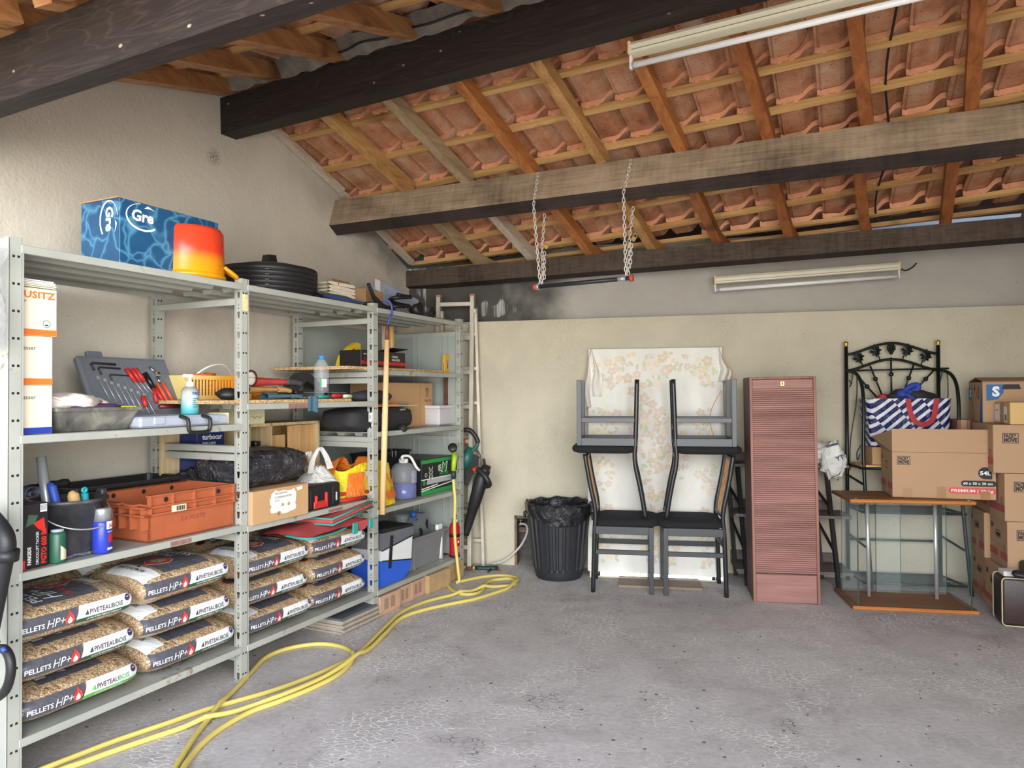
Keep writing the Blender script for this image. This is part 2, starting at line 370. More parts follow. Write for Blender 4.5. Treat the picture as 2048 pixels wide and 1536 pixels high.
m_fl, n, l, b = base_mat('worn_concrete', .82, 0, .3); v = coord(n, l)
big = noise(n, l, v, .9, 6, .62, .8); med = noise(n, l, v, 4.5, 6, .65, .5); fine = noise(n, l, v, 42, 4)
col = mix(n, l, .5, ramp(n, l, big, [(.3, c3((140, 131, 126))), (.48, c3((184, 176, 170))), (.7, c3((206, 201, 196)))]), ramp(n, l, med, [(.3, c3((146, 138, 132))), (.52, c3((188, 180, 174))), (.75, c3((208, 203, 198)))]))
col = mix(n, l, .25, col, ramp(n, l, fine, [(.3, c3((146, 140, 136))), (.7, c3((222, 217, 212)))]))
wv = n.new('ShaderNodeVectorMath'); wv.operation = 'ADD'; nz = n.new('ShaderNodeTexNoise'); nz.inputs['Scale'].default_value = 8; nz.inputs['Detail'].default_value = 4; l.new(v, nz.inputs['Vector'])
sv = n.new('ShaderNodeVectorMath'); sv.operation = 'SCALE'; sv.inputs['Scale'].default_value = .10; l.new(nz.outputs['Color'], sv.inputs[0]); l.new(v, wv.inputs[0]); l.new(sv.outputs[0], wv.inputs[1])
ms = n.new('ShaderNodeMapping'); ms.inputs['Scale'].default_value = (23, 47, 1); ms.inputs['Rotation'].default_value = (0, 0, .12); l.new(wv.outputs[0], ms.inputs[0])
vo = n.new('ShaderNodeTexVoronoi'); vo.feature = 'DISTANCE_TO_EDGE'; vo.voronoi_dimensions = '2D'; vo.inputs['Scale'].default_value = 1; l.new(ms.outputs[0], vo.inputs['Vector'])
crk = ramp(n, l, vo.outputs['Distance'], [(.0, (1, 1, 1)), (.04, (1, 1, 1)), (.09, (0, 0, 0))])
msk = ramp(n, l, mth(n, l, 'ADD', mth(n, l, 'MULTIPLY', noise(n, l, v, 1.5, 4, .6, .8), .75), mth(n, l, 'MULTIPLY', noise(n, l, v, 8, 3), .25)), [(.45, (0, 0, 0)), (.58, (1, 1, 1))])
lt = mth(n, l, 'MULTIPLY', crk, msk)
dm = ramp(n, l, noise(n, l, v, 2.6, 3), [(.56, (0, 0, 0)), (.66, (1, 1, 1))])
ccol = mix(n, l, dm, c3((228, 223, 214)), c3((96, 88, 82)))
col = mix(n, l, mth(n, l, 'MULTIPLY', lt, .9), col, ccol)
vo2 = n.new('ShaderNodeTexVoronoi'); vo2.inputs['Scale'].default_value = 9; l.new(v, vo2.inputs['Vector'])
col = mix(n, l, ramp(n, l, vo2.outputs['Distance'], [(.05, (.8, .8, .8)), (.085, (0, 0, 0))]), col, c3((74, 66, 60)))
l.new(col, b.inputs['Base Color']); bump(n, l, b, mth(n, l, 'ADD', mth(n, l, 'MULTIPLY', fine, .5), mth(n, l, 'MULTIPLY', lt, -.8)), .35, .004)
fl = MB().box(-3.4, 5.6, -1.2, 6.6, -.12, 0); floor = ob('floor', fl, m_fl, kind='structure')
m_gr = mt((190, 180, 165), .9, var=.12, vs=3, bp=.3)
ob('ground', MB().box(-14, 16, -22, -1.2, -.14, -.02), m_gr, kind='structure')

# ---------------------------------------------------------------- roof timbers
m_beam, n, l, b = base_mat('dark_stained_beam', .62, 0, .35)
v = coord(n, l, (.9, 9, 9)); w1 = n.new('ShaderNodeTexNoise'); w1.inputs['Scale'].default_value = 1; w1.inputs['Detail'].default_value = 2; w1.inputs['Distortion'].default_value = .8; l.new(v, w1.inputs['Vector'])
rg = mth(n, l, 'FRACT', mth(n, l, 'MULTIPLY', w1.outputs['Fac'], 17.0)); g = noise(n, l, coord(n, l, (3, 110, 110)), 1, 4)
col = mix(n, l, ramp(n, l, rg, [(.0, (0, 0, 0)), (.12, (.75, .75, .75)), (.3, (0, 0, 0))]), c3((36, 29, 26)), c3((64, 53, 46)))
col = mix(n, l, .3, col, ramp(n, l, g, [(.3, c3((26, 22, 20))), (.7, c3((68, 57, 50)))]))
vv = n.new('ShaderNodeTexVoronoi'); vv.inputs['Scale'].default_value = 13; l.new(coord(n, l, (.6, 1, 1)), vv.inputs['Vector'])
col = mix(n, l, ramp(n, l, vv.outputs['Distance'], [(.045, (.8, .8, .8)), (.08, (0, 0, 0))]), col, c3((170, 158, 142)))
l.new(col, b.inputs['Base Color']); bump(n, l, b, mth(n, l, 'ADD', g, mth(n, l, 'MULTIPLY', rg, .3)), .3, .004)
def dustbeam(name, a, b_, cross):
    m, n, l, b = base_mat(name, .85, 0, .2); g = noise(n, l, coord(n, l, (4, 90, 90)), 1, 4); h = noise(n, l, coord(n, l, (38, 5, 5)), 1, 4); f = noise(n, l, coord(n, l), 3, 5)
    x = mth(n, l, 'ADD', mth(n, l, 'MULTIPLY', g, .3), mth(n, l, 'ADD', mth(n, l, 'MULTIPLY', h, cross), mth(n, l, 'MULTIPLY', f, .7 - cross)))
    l.new(ramp(n, l, x, [(.34, c3(a)), (.58, c3(b_))]), b.inputs['Base Color']); bump(n, l, b, mth(n, l, 'ADD', g, h), .35, .004); return m
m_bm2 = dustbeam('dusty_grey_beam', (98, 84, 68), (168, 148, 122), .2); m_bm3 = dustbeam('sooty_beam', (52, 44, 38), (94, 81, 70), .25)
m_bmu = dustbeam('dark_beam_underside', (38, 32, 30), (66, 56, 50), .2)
ceil_ = MB()
NS = 12
def sheet(t0, t1, h0, h1, s0=-.25, s1=5.25):
    def surf(h):
        return lambda i, j: Sh(s0 + (s1 - s0) * i, t0 + (t1 - t0) * j, h)
    ceil_.grid(surf(h0), NS, 4, 0, False); ceil_.grid(surf(h1), NS, 4, 0, False)
sheet(-1.27, -.001, .23, .28); sheet(.001, 1, .23, .28); sheet(1, 2, .23, .28); sheet(2, 2.9, .23, .28)  # unseen sheet above the tiles, added to keep sky light out
ceil_.grid(lambda i, j: Sh(-.25 + 5.5 * i, -.001 if j == 0 else .001, .23 if j < 2 else .34) if j != .5 else Srf(-.25 + 5.5 * i, 0) + V((0, 0, .31)), NS, 3, 0, False)
m_under = mt((92, 70, 58), .95, var=.2)
ceiling = ob('ceiling', loc(ceil_), m_under, None, ROOF, kind='structure')
def beam(sec, d, s0, s1, mats, mis, mb=None):
    mb = MB(); A = [p + d * s0 for p in sec]; B = [p + d * s1 for p in sec]; k = len(sec)
    for i in range(k): mb.add([A[i], A[(i + 1) % k], B[(i + 1) % k], B[i]], [(0, 1, 2, 3)], mis[i])
    mb.add(A, [tuple(range(k - 1, -1, -1))], mis[0]); mb.add(B, [tuple(range(k))], mis[0])
    # axis of the grain runs along local x
    return ob('beam', loc(mb), mats, ceiling)
w_ = r_bf - r_bn
beam([r_tn, r_bn, r_bf, r_tn + w_], r_d, -.12, 5.2, [m_beam], [0, 0, 0, 0])
beam([o_tn, o_bn, o_bn + w_ * .68, o_tn + w_ * .68], o_d, -.12, 5.2, [m_beam], [0, 0, 0, 0])
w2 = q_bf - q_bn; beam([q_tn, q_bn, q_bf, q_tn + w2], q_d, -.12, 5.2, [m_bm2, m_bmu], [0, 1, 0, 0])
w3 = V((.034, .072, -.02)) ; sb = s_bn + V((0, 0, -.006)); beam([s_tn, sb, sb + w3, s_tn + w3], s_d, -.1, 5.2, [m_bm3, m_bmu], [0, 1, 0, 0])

m_rf = {'gold': wood('golden_pine', (150, 104, 56), (206, 160, 100), 1, bp=.3), 'grey': wood('greyed_pine', (138, 116, 86), (184, 160, 124), 1, bp=.3),
        'orange': wood('orange_pine', (146, 84, 40), (196, 128, 68), 1, bp=.3, knots=True), 'red': wood('reddish_stained_pine', (122, 68, 30), (176, 106, 54), 1, bp=.3, knots=True),
        'brown': wood('golden_brown_pine', (136, 88, 50), (188, 136, 86), 1, bp=.3, knots=True),
        'white': wood('peeling_whitewashed_pine', (164, 134, 104), (216, 208, 194), 1, ring=8, bp=.4)}
m_bt = wood('pale_batten_pine', (168, 124, 72), (216, 174, 112), 0, bp=.3, knots=True)
def sweep(pts, ups, w, h, mb):                       # rectangular section along surface points
    k = len(pts); vs = []
    for i in range(k):
        t = (pts[min(i + 1, k - 1)] - pts[max(i - 1, 0)]).normalized(); u = ups[i]; sd = t.cross(u).normalized()
        vs += [pts[i] - sd * w / 2, pts[i] + sd * w / 2, pts[i] + sd * w / 2 + u * h, pts[i] - sd * w / 2 + u * h]
    fs = [(0, 3, 2, 1), tuple((k - 1) * 4 + j for j in range(4))]
    for i in range(k - 1):
        for j in range(4): fs.append((i * 4 + j, i * 4 + (j + 1) % 4, i * 4 + 4 + (j + 1) % 4, i * 4 + 4 + j))
    return mb.add(vs, fs)
def rafter(s0, t0, s1, t1, kind, w=.058, h=.076, base=0.0):
    N_ = 5; P = [(s0 + (s1 - s0) * i / N_, t0 + (t1 - t0) * i / N_) for i in range(N_ + 1)]
    ob('rafter', loc(sweep([Sh(s, t, base) for s, t in P], [Sn(s, t) for s, t in P], w, h, MB())), m_rf[kind], ceiling)
for s, k in ((.50, 'gold'), (.925, 'grey'), (1.36, 'orange'), (1.80, 'gold'), (2.25, 'orange'), (2.70, 'red'), (3.165, 'red'), (3.61, 'red'), (4.05, 'red'), (4.5, 'red'), (4.95, 'red')):
    rafter(s - .04, .04, s + .06, 1.04, k)
for s, k in ((.565, 'grey'), (.985, 'white'), (1.42, 'orange'), (1.86, 'gold'), (2.30, 'red'), (2.75, 'red'), (3.2, 'red'), (3.65, 'red'), (4.1, 'red'), (4.55, 'red'), (5.0, 'red')):
    rafter(s - .03, 1.06, s + .09, 2.62, k)
rafter(.035, .04, .035, 1.0, 'white', .05, .03, .062); rafter(.03, 1.02, .045, 2.0, 'white', .05, .03, .05)
for s0_, s1_, k in ((.085, .46, 'brown'), (.44, .78, 'brown'), (.845, 1.09, 'brown'), (1.285, 1.43, 'brown'), (1.735, 1.80, 'brown'), (2.18, 2.2, 'brown'), (2.63, 2.62, 'red'), (3.07, 3.0, 'red')):
    rafter(s0_, -.018, s1_ + (s1_ - s0_) * .05, -1.05, k, .066, .078)
    rafter(s1_ + .10, -1.02, s1_ + .16, -1.25, k, .066, .078)
ROWS = [lambda s: .15 + .004 * s, lambda s: .4766 - .016 * s, lambda s: .7954 - .0461 * s, lambda s: 1.1295 - .0783 * s, lambda s: 1.47 - .104 * s, lambda s: 1.834 - .1262 * s, lambda s: 2.168 - .1491 * s, lambda s: 2.49 - .155 * s, lambda s: 2.80 - .16 * s, lambda s: 3.1 - .16 * s]
def batten(fn, lim=2.75):
    ss = [-.02 + 5.2 * i / 10 for i in range(11)]; P = [(s, fn(s)) for s in ss if fn(s) < lim]
    if len(P) < 3: return
    ob('batten', loc(sweep([Sh(s, t, .076) for s, t in P], [Sn(s, t) for s, t in P], .034, .027, MB())), m_bt, ceiling)
for f in ROWS[:9]: batten(f)
DR = [lambda s: min(-.014, -(.045 - .085 * s))] + [lambda s, q=q: min(-.016, -(q - .08 * s)) for q in (.30, .555, .81, 1.065, 1.31)]
for f in DR[:5]: batten(f)
# ---------------------------------------------------------------- clay tiles, each its own piece
m_tile, n, l, b = base_mat('terracotta', .88, 0, .2); v = coord(n, l); o_ = n.new('ShaderNodeObjectInfo')
col = ramp(n, l, noise(n, l, v, 7, 5, .6), [(.3, c3((160, 108, 78))), (.5, c3((192, 142, 108))), (.72, c3((200, 172, 146)))])
col = mix(n, l, .9, col, ramp(n, l, o_.outputs['Random'], [(0, (.74, .64, .58)), (.3, (.98, .88, .8)), (.6, (.86, .84, .82)), (1, (1.0, 1.0, 1.0))]), 'MULTIPLY')
col = mix(n, l, ramp(n, l, noise(n, l, v, 90, 2), [(.62, (0, 0, 0)), (.7, (.7, .7, .7))]), col, c3((96, 62, 48)))
l.new(col, b.inputs['Base Color']); bump(n, l, b, noise(n, l, v, 130, 3), .25, .002)
m_tiled = mt((222, 160, 122), .85, var=.12, vs=20, bp=.2)
PROF = [(-.01, .004), (.05, .003), (.08, -.006), (.12, .0), (.54, .0), (.64, .008), (.80, .042), (.92, .054), (1.03, .05)]
TW = .1935
def tile(k, f0, f1, y0=-.07, y1=1.08, flip=False):
    s0 = .10 + TW * k; mb = MB(); K = len(PROF); top = []; j1 = random.uniform(-.01, .01); hz = random.uniform(-.002, .002)
    for yy in (y0, y1):
        for lay in (0, 1):
            for (x, z) in PROF:
                s = s0 + x * TW; a = f0(s); t = a + (f1(s) - a) * (yy + j1)
                top.append(Sh(s, t, .104 + z + hz + (yy if not flip else yy) * .036 + lay * (.033 if yy < .5 else .014)))
    fs = []
    for i in range(K - 1):
        fs += [(i, i + 1, 2 * K + i + 1, 2 * K + i), (K + i, 3 * K + i, 3 * K + i + 1, K + i + 1), (i, K + i, K + i + 1, i + 1), (2 * K + i, 2 * K + i + 1, 3 * K + i + 1, 3 * K + i)]
    fs += [(0, 2 * K, 3 * K, K), (K - 1, 2 * K - 1, 4 * K - 1, 3 * K - 1)]
    mb.add(top, fs)
    for q in range(K - 1): mb.m[q * 4 + 2] = mb.m[q * 4 + 3] = 1
    if not flip:
        for xn in (.2, .48):                          # hanging nibs at the head of the tile
            c = [Sh(s0 + (xn + dx) * TW, f0(s0 + xn * TW) - (.075 - dy) * (f1(s0) - f0(s0)), .104 + dz) for dx in (-.05, .05) for dy in (0, .07) for dz in (-.006, .010)]
            mb.add(c, [(0, 1, 3, 2), (4, 6, 7, 5), (0, 4, 5, 1), (2, 3, 7, 6), (0, 2, 6, 4)], 1)
    ob('roof_tile', loc(mb), [m_tile, m_tiled], ceiling)
ntile = 0
for r in range(-1, 8):
    f0 = ROWS[r] if r >= 0 else (lambda s: -.17 + .02 * s + .001); f1 = ROWS[r + 1]
    if r < 0: f0 = lambda s: .012
    for k in range(-1, 26):
        s = .1 + TW * (k + .5); tm = f0(s)
        if tm > 2.15: continue
        p = (Sh(s, min(tm + .15, 2.3), .1) - EYE); z = p.dot(FW); X = 1024 + F * p.dot(CR) / z; Y = 768 - F * p.dot(CU) / z
        if X > 2330 or Y < -260: continue
        if r < 0: tile(k, f0, f1, 0.0, 1.1)
        else: tile(k, f0, f1)
        ntile += 1
for r in range(len(DR) - 1):
    f0, f1 = DR[r], DR[r + 1]
    for k in range(-1, 20):
        s = .1 + TW * (k + .5); p = (Sh(s, f0(s), .1) - EYE); z = p.dot(FW)
        if z < .3: continue
        X = 1024 + F * p.dot(CR) / z; Y = 768 - F * p.dot(CU) / z
        if Y < -330 or X > 2050: continue
        tile(k, f0, f1, flip=True); ntile += 1
print('tiles', ntile)
# mortar bedding under the ridge
m_mort = mt((112, 105, 95), .95, var=.35, vs=12, bp=.8, bs=25)
def mort(i, j):
    s = -.05 + 5.2 * i; q = [(-.036, .10), (-.03, .06), (-.02, .025), (-.01, .0)][round(j * 3)]
    p = Sh(s, q[0], q[1]); return p + V((NZ.noise(p * 9), NZ.noise(p * 9 + V((5, 1, 2))), NZ.noise(p * 11 + V((1, 8, 3))))) * .03
ob('ridge_mortar', loc(MB().grid(mort, 160, 4)), m_mort, ceiling, kind='structure')
m_blk = mt((28, 27, 27), .55, var=.1)
pts = [Sh(3.32 + .02 * sin(i), .05 + i * .16, .085) for i in range(14)]
o = ob('roof_cable', MB().tube(spline(pts, 4), .006, 6), m_blk); tag(o, 'black electric cable running down between the roof tiles and battens', 'cable')
pts = [Sh(.78 + .13 * i, -.042 + .006 * sin(i * 2.2), .035 + .006 * cos(i * 3)) for i in range(8)]
o = ob('ridge_cable', MB().tube(spline(pts, 4), .006, 6), m_blk); tag(o, 'thin dark cable sagging along the mortar at the ridge', 'cable')
# ---------------------------------------------------------------- metal storage rack: three bays
def RT(name, label, cat, a, d, z, rot=0.0, group=None):
    return thing(name, label, cat, mw=RFR @ M.Translation((a, d, z)) @ M.Rotation(rot, 4, 'Z'), group=group)
m_rack, n, l, b = base_mat('grey_green_enamel', .5, 0, .4); v = coord(n, l)
col = ramp(n, l, noise(n, l, v, 3, 5), [(.3, c3((150, 151, 141))), (.7, c3((172, 173, 163)))])
col = mix(n, l, ramp(n, l, mth(n, l, 'MULTIPLY', noise(n, l, v, 28, 4), noise(n, l, v, 2.5, 2)), [(.36, (0, 0, 0)), (.44, (.8, .8, .8))]), col, c3((122, 92, 66)))
l.new(col, b.inputs['Base Color'])
m_panel = mt((150, 156, 148), .55, var=.08, vs=2.5)
m_tray = mt((150, 150, 142), .6, var=.12, vs=5)
m_dark = mt((24, 24, 25), .7, var=0)
rack = thing('metal_storage_rack', 'long grey-green metal rack of three bays along the left wall, loaded with clutter', 'storage rack', mw=RFR)
PW, PH, PT = .037, 1.8, .0895
def plate(kind):                                        # 2-D strips (u, z) around punched holes
    q = []
    def strip(z0, z1, us0, us1): q.append(((us0[0], z0), (us0[1], z0), (us1[1], z1), (us1[0], z1)))
    z = 0.0
    while z < PH - .005:
        e = min(z + PT, PH)
        if e - z < PT - .001: strip(z, e, (0, PW), (0, PW)); break
        if kind == 'key':
            a, c, w = z + .01, z + .04, PW
            strip(z, a, (0, w), (0, w)); strip(a, c, (0, w * .36), (0, w * .26)); strip(a, c, (w * .64, w), (w * .74, w))
            for h0 in (z + .052, z + .068):
                strip(c if h0 < z + .06 else z + .058, h0, (0, w), (0, w)); strip(h0, h0 + .006, (0, w * .42), (0, w * .42)); strip(h0, h0 + .006, (w * .58, w), (w * .58, w))
            strip(z + .074, e, (0, w), (0, w))
        else:
            h0, w = z + .03, PW
            strip(z, h0, (0, w), (0, w))
            for i, (p, r) in enumerate(((0, .18), (.40, .60), (.82, 1))): strip(h0, h0 + .008, (w * p, w * r), (w * p, w * r))
            strip(h0 + .008, e, (0, w), (0, w))
        z = e
    return q
def post_mesh(rear):
    mb = MB()
    for kind in ('key', 'dot'):
        for qd in plate(kind):
            # key face looks towards the camera side (-x), dotted face looks into the room (-y)
            P = [(0, u, z) if kind == 'key' else (u, 0, z) for u, z in qd]
            mb.add(P, [(0, 1, 2, 3)])
    mb.box(0, .002, PW - .002, PW + .006, 0, PH); mb.box(PW - .002, PW + .006, 0, .002, 0, PH)
    mb.box(.004, PW - .003, .003, .004, .01, PH - .01, 0, 1)  # dark strip added behind the dotted face, standing in for shade in the holes
    mb.box(-.004, PW + .004, -.004, PW + .004, -.001, .006)
    return mb.mesh('post', [m_rack, m_dark])
pm = post_mesh(False)
XP = [0, BAY, 2 * BAY, rk(921, 900)[0]]
for i in range(4):
    for dd in (0, .556): link('post', pm, rack, M.Translation((XP[i], dd, 0)))
def shelf(k, z, lip=.027, ribs=3):
    x0, x1 = XP[k] + .002, XP[k + 1] + .002; x0 += .034 if k >= 0 else 0; mb = MB()
    mb.box(x0 - .03, x1 - .004, .004, .57, z - .004, z); mb.box(x0 - .002, x1 - .001, -.003, .006, z - lip, z + .001, .002); mb.box(x0 - .03, x1 - .004, .564, .57, z - lip, z)
    mb.box(x0 - .002, x1 - .001, .004, .016, z - lip, z - lip + .003)
    for i in range(ribs):
        y = .12 + .13 * i + .02
        mb.prism([(y - .035, z - .004), (y - .022, z - .024), (y + .022, z - .024), (y + .035, z - .004)], x0 + .01, x1 - .06, M(((0, 0, 1, 0), (1, 0, 0, 0), (0, 1, 0, 0), (0, 0, 0, 1))))
    return ob('shelf', mb, m_rack, rack)
SH = {0: [1.775, 1.147, .697, .155], 1: [1.775, 1.237, .686, .152], 2: [1.775, 1.416, 1.059, .612, .150]}
for k, zs in SH.items():
    for z in zs: shelf(k, z)
sb_ = {0: [1.72, 1.05, .66, .12], 1: [1.715, 1.05, 1.013, .655, .12], 2: [1.715, 1.408, 1.372, 1.035, 1.005, .842, .60, .12], 3: [1.715, 1.40, 1.03, .985, .58, .12]}
for i, zs in sb_.items():
    for z in zs: ob('side_beam', MB().box(XP[i] + .003, XP[i] + .006, .002, .59, z - .032, z, 0).box(XP[i] + .003, XP[i] + .028, .002, .59, z - .004, z), m_rack, rack)
ob('end_panel', MB().box(-.006, -.003, .0, .60, .02, 1.795, .001).box(-.009, -.005, .19, .2, .02, 1.79).box(-.009, -.005, .40, .41, .02, 1.79), m_rack, rack)
mb = MB().box(XP[3] + .008, XP[3] + .011, .02, .60, .16, 1.70)
for y in (.09, .135, .34, .385, .55): mb.box(XP[3] + .001, XP[3] + .008, y, y + .012, .16, 1.70, .002)
ob('far_end_panel', mb, m_panel, rack)
mb = MB().box(XP[2] + .01, XP[3], .603, .607, .16, 1.72)
for z in (.87, 1.31): mb.box(XP[2] + .01, XP[3], .597, .604, z, z + .006)
ob('back_panel', mb, m_panel, rack)
m_tape = mt((142, 104, 92), .7, var=.25, vs=60); m_sticker = mt((222, 205, 150), .7, var=.2, vs=60)
P_box(rack, 'tape_strip', m_tape, BAY + .29, BAY + .46, -.0045, -.002, 1.211, 1.235, 0, 'torn brown tape stuck on the shelf edge')
P_box(rack, 'tape_strip', m_tape, .60, .70, -.0045, -.002, .674, .692, 0, 'faded reddish label on the shelf edge')
P_box(rack, 'tape_strip', m_tape, BAY + .58, BAY + .69, -.0045, -.002, .664, .68, 0, 'faded reddish label on the shelf edge')
P_box(rack, 'sticker', m_sticker, XP[1] + .004, XP[1] + .034, -.0025, -.0005, 1.655, 1.73, 0, 'peeling yellow sticker on the second post')
# loose chipboard shelves lying on the beams
m_chip, n, l, b = base_mat('chipboard', .85); v = coord(n, l); vo = n.new('ShaderNodeTexVoronoi'); vo.inputs['Scale'].default_value = 160; l.new(v, vo.inputs['Vector'])
l.new(ramp(n, l, vo.outputs['Color'], [(.1, c3((146, 110, 70))), (.5, c3((192, 156, 108))), (.9, c3((214, 186, 140)))]), b.inputs['Base Color'])
t = tag(ob('chipboard_shelf', MB().box(0, .93, 0, .56, 0, .016, .001), m_chip, None, RFR @ M.Translation((XP[1] - .15, .006, 1.2385))), 'chipboard board lying on the middle bay shelf beneath the red gloves', 'board')
t = tag(ob('chipboard_shelf', MB().box(0, XP[3] - XP[2] + .0, 0, .545, 0, .018, .001), m_chip, None, RFR @ M.Translation((XP[2] - .17, .045, 1.4175))), 'chipboard board lying in the far bay beneath the handsaw grip and snack box', 'board')

# ---------------------------------------------------------------- pellet sacks
SW, SD, SHt = .44, .36, .138
def gx(x): return max(0.0, 1 - abs(2 * x / SW) ** 7) ** (1 / 2.6)
def gfront(x, zz, off=.0025):                          # zz: height above the sack's middle
    g = gx(x); q = max(-.999, min(.999, zz / (SHt / 2 * g + 1e-6))); return (x, -SD / 2 * (.86 + .14 * g) * (1 - abs(q) ** 2.7) ** (1 / 2.7) - off, SHt / 2 + zz)
def gtop(x, y, off=.0025):
    g = gx(x); p = max(-.999, min(.999, y / (SD / 2 * (.86 + .14 * g)))); return (x, y, SHt / 2 + SHt / 2 * g * (1 - abs(p) ** 2.7) ** (1 / 2.7) + off)
def sack_body():
    nu, nv = 26, 40
    def fn(i, j):
        x = SW / 2 * sin((i - .5) * pi) ; g = gx(x); a = 2 * pi * j; c, s = cos(a), sin(a); e = 2 / 2.7
        y = SD / 2 * (.86 + .14 * g) * (abs(c) ** e) * (1 if c > 0 else -1); z = SHt / 2 * g * (abs(s) ** e) * (1 if s > 0 else -1)
        w = NZ.noise(V((x * 13, y * 13, z * 16))) * .0018
        return (x, y * (1 + w), SHt / 2 + z + w)
    return MB().grid(fn, nu, nv, cv=True)
m_pel, n, l, b = base_mat('wood_pellets_in_clear_film', .5); v = coord(n, l)
nz = n.new('ShaderNodeTexNoise'); nz.inputs['Scale'].default_value = 24; l.new(v, nz.inputs['Vector']); wv = n.new('ShaderNodeVectorMath'); wv.operation = 'MULTIPLY_ADD'; wv.inputs[1].default_value = (.05, .05, .05); l.new(nz.outputs['Color'], wv.inputs[0]); l.new(v, wv.inputs[2])
ms = n.new('ShaderNodeMapping'); ms.inputs['Scale'].default_value = (140, 260, 260); ms.inputs['Rotation'].default_value = (.3, .5, .9); l.new(wv.outputs[0], ms.inputs[0])
vo = n.new('ShaderNodeTexVoronoi'); vo.inputs['Scale'].default_value = 1; l.new(ms.outputs[0], vo.inputs['Vector'])
cc = ramp(n, l, vo.outputs['Color'], [(.15, c3((164, 134, 98))), (.5, c3((204, 172, 130))), (.9, c3((234, 210, 172)))])
cc = mix(n, l, 1.0, cc, ramp(n, l, vo.outputs['Distance'], [(.3, (1, 1, 1)), (.75, (.45, .42, .4))]), 'MULTIPLY')
l.new(cc, b.inputs['Base Color']); bump(n, l, b, mth(n, l, 'SUBTRACT', mth(n, l, 'MULTIPLY', noise(n, l, v, 11, 4, .6, 1.5), 2.2), vo.outputs['Distance']), .45, .006)
b.inputs['Coat Weight'].default_value = .5; b.inputs['Coat Roughness'].default_value = .2
def prt(col, rough=.42):
    m, n, l, b = base_mat('printed_film', rough); c = c3(col); v = coord(n, l); f = noise(n, l, v, 12, 4, .6, 1.4)
    l.new(ramp(n, l, f, [(.3, tuple(x * .88 for x in c)), (.7, tuple(min(1, x * 1.1) for x in c))]), b.inputs['Base Color']); bump(n, l, b, f, .5, .015); b.inputs['Coat Weight'].default_value = .25; return m
PG, PWH, PGR, PLG, PRD, PPU, PBK = prt((84, 84, 92)), prt((226, 226, 226)), prt((42, 82, 58)), prt((92, 178, 72)), prt((206, 66, 56)), prt((66, 48, 92)), prt((40, 40, 42))
PINK = prt((72, 40, 58))
SM = [m_pel, PG, PWH, PGR, PLG, PRD, PPU, PBK, PINK]
def flame(s=1.0): return [(0, -.5 * s), (.22 * s, -.42 * s), (.34 * s, -.18 * s), (.3 * s, .1 * s), (.12 * s, .32 * s), (.04 * s, .56 * s), (-.06 * s, .3 * s), (-.26 * s, .12 * s), (-.34 * s, -.16 * s), (-.22 * s, -.42 * s)]
def quad_grid(mb, f, x0, x1, y0, y1, nx, ny, mi, sk=0.0): mb.grid(lambda i, j: f(x0 + (x1 - x0) * i + sk * j, y0 + (y1 - y0) * j), nx, ny, mi)
def front_print(green=3, ink2=3):
    mb = MB(); f1 = lambda x, z: gfront(x, z, .003); f2 = lambda x, z: gfront(x, z, .0042); f3 = lambda x, z: gfront(x, z, .0054)
    quad_grid(mb, f1, -.205, .0, -.026, .03, 12, 6, 1); quad_grid(mb, f2, -.012, .196, -.0265, .031, 14, 6, 2, .018); quad_grid(mb, f3, -.014, .197, -.0275, -.014, 14, 3, green, .004)
    put_txt(mb, 'PELLETS', .016, 0, 0, 0, mi=2, bold=.02, width=.083, fn=f3, at=(-.198, -.012)); put_txt(mb, 'HP+', .028, 0, 0, 0, mi=2, shear=.25, width=.062, fn=f3, at=(-.108, -.016))
    put_poly(mb, [(-.031 + p[0], .001 + p[1]) for p in flame(.05)], 0, 0, 0, mi=5, fn=f3); put_poly(mb, [(-.031 + p[0], -.006 + p[1]) for p in flame(.026)], 0, 0, 0, mi=2, fn=lambda x, z: gfront(x, z, .0062))
    put_poly(mb, [(.022, -.006), (.037, -.006), (.032, .013)], 0, 0, 0, mi=green, fn=f3)
    w = put_txt(mb, 'PIVETEAU', .017, 0, 0, 0, mi=8, bold=.015, width=.082, fn=f3, at=(.04, -.006)); put_txt(mb, 'BOIS', .017, 0, 0, 0, mi=ink2, bold=.015, width=.042, fn=f3, at=(.124, -.006))
    put_txt(mb, 'LA HAUTE PERFORMANCE THERMIQUE', .006, 0, 0, 0, mi=2, bold=.01, width=.13, fn=lambda x, z: gfront(x, z, .0064), at=(.03, -.0235))
    put_poly(mb, arc2(.186, .016, .0115, 0, 360, 18)[:-1], 0, 0, 0, mi=6, fn=f3)
    quad_grid(mb, f1, -.14, .13, -.064, -.046, 12, 4, 1); quad_grid(mb, f1, -.19, -.14, -.064, -.046, 4, 4, 2)
    put_txt(mb, 'HP', .009, 0, 0, 0, mi=2, fn=lambda x, z: gfront(x, z, .0045), at=(.05, -.06)); put_txt(mb, '3', .008, 0, 0, 0, mi=2, fn=lambda x, z: gfront(x, z, .0045), at=(.1, -.06))
    return mb
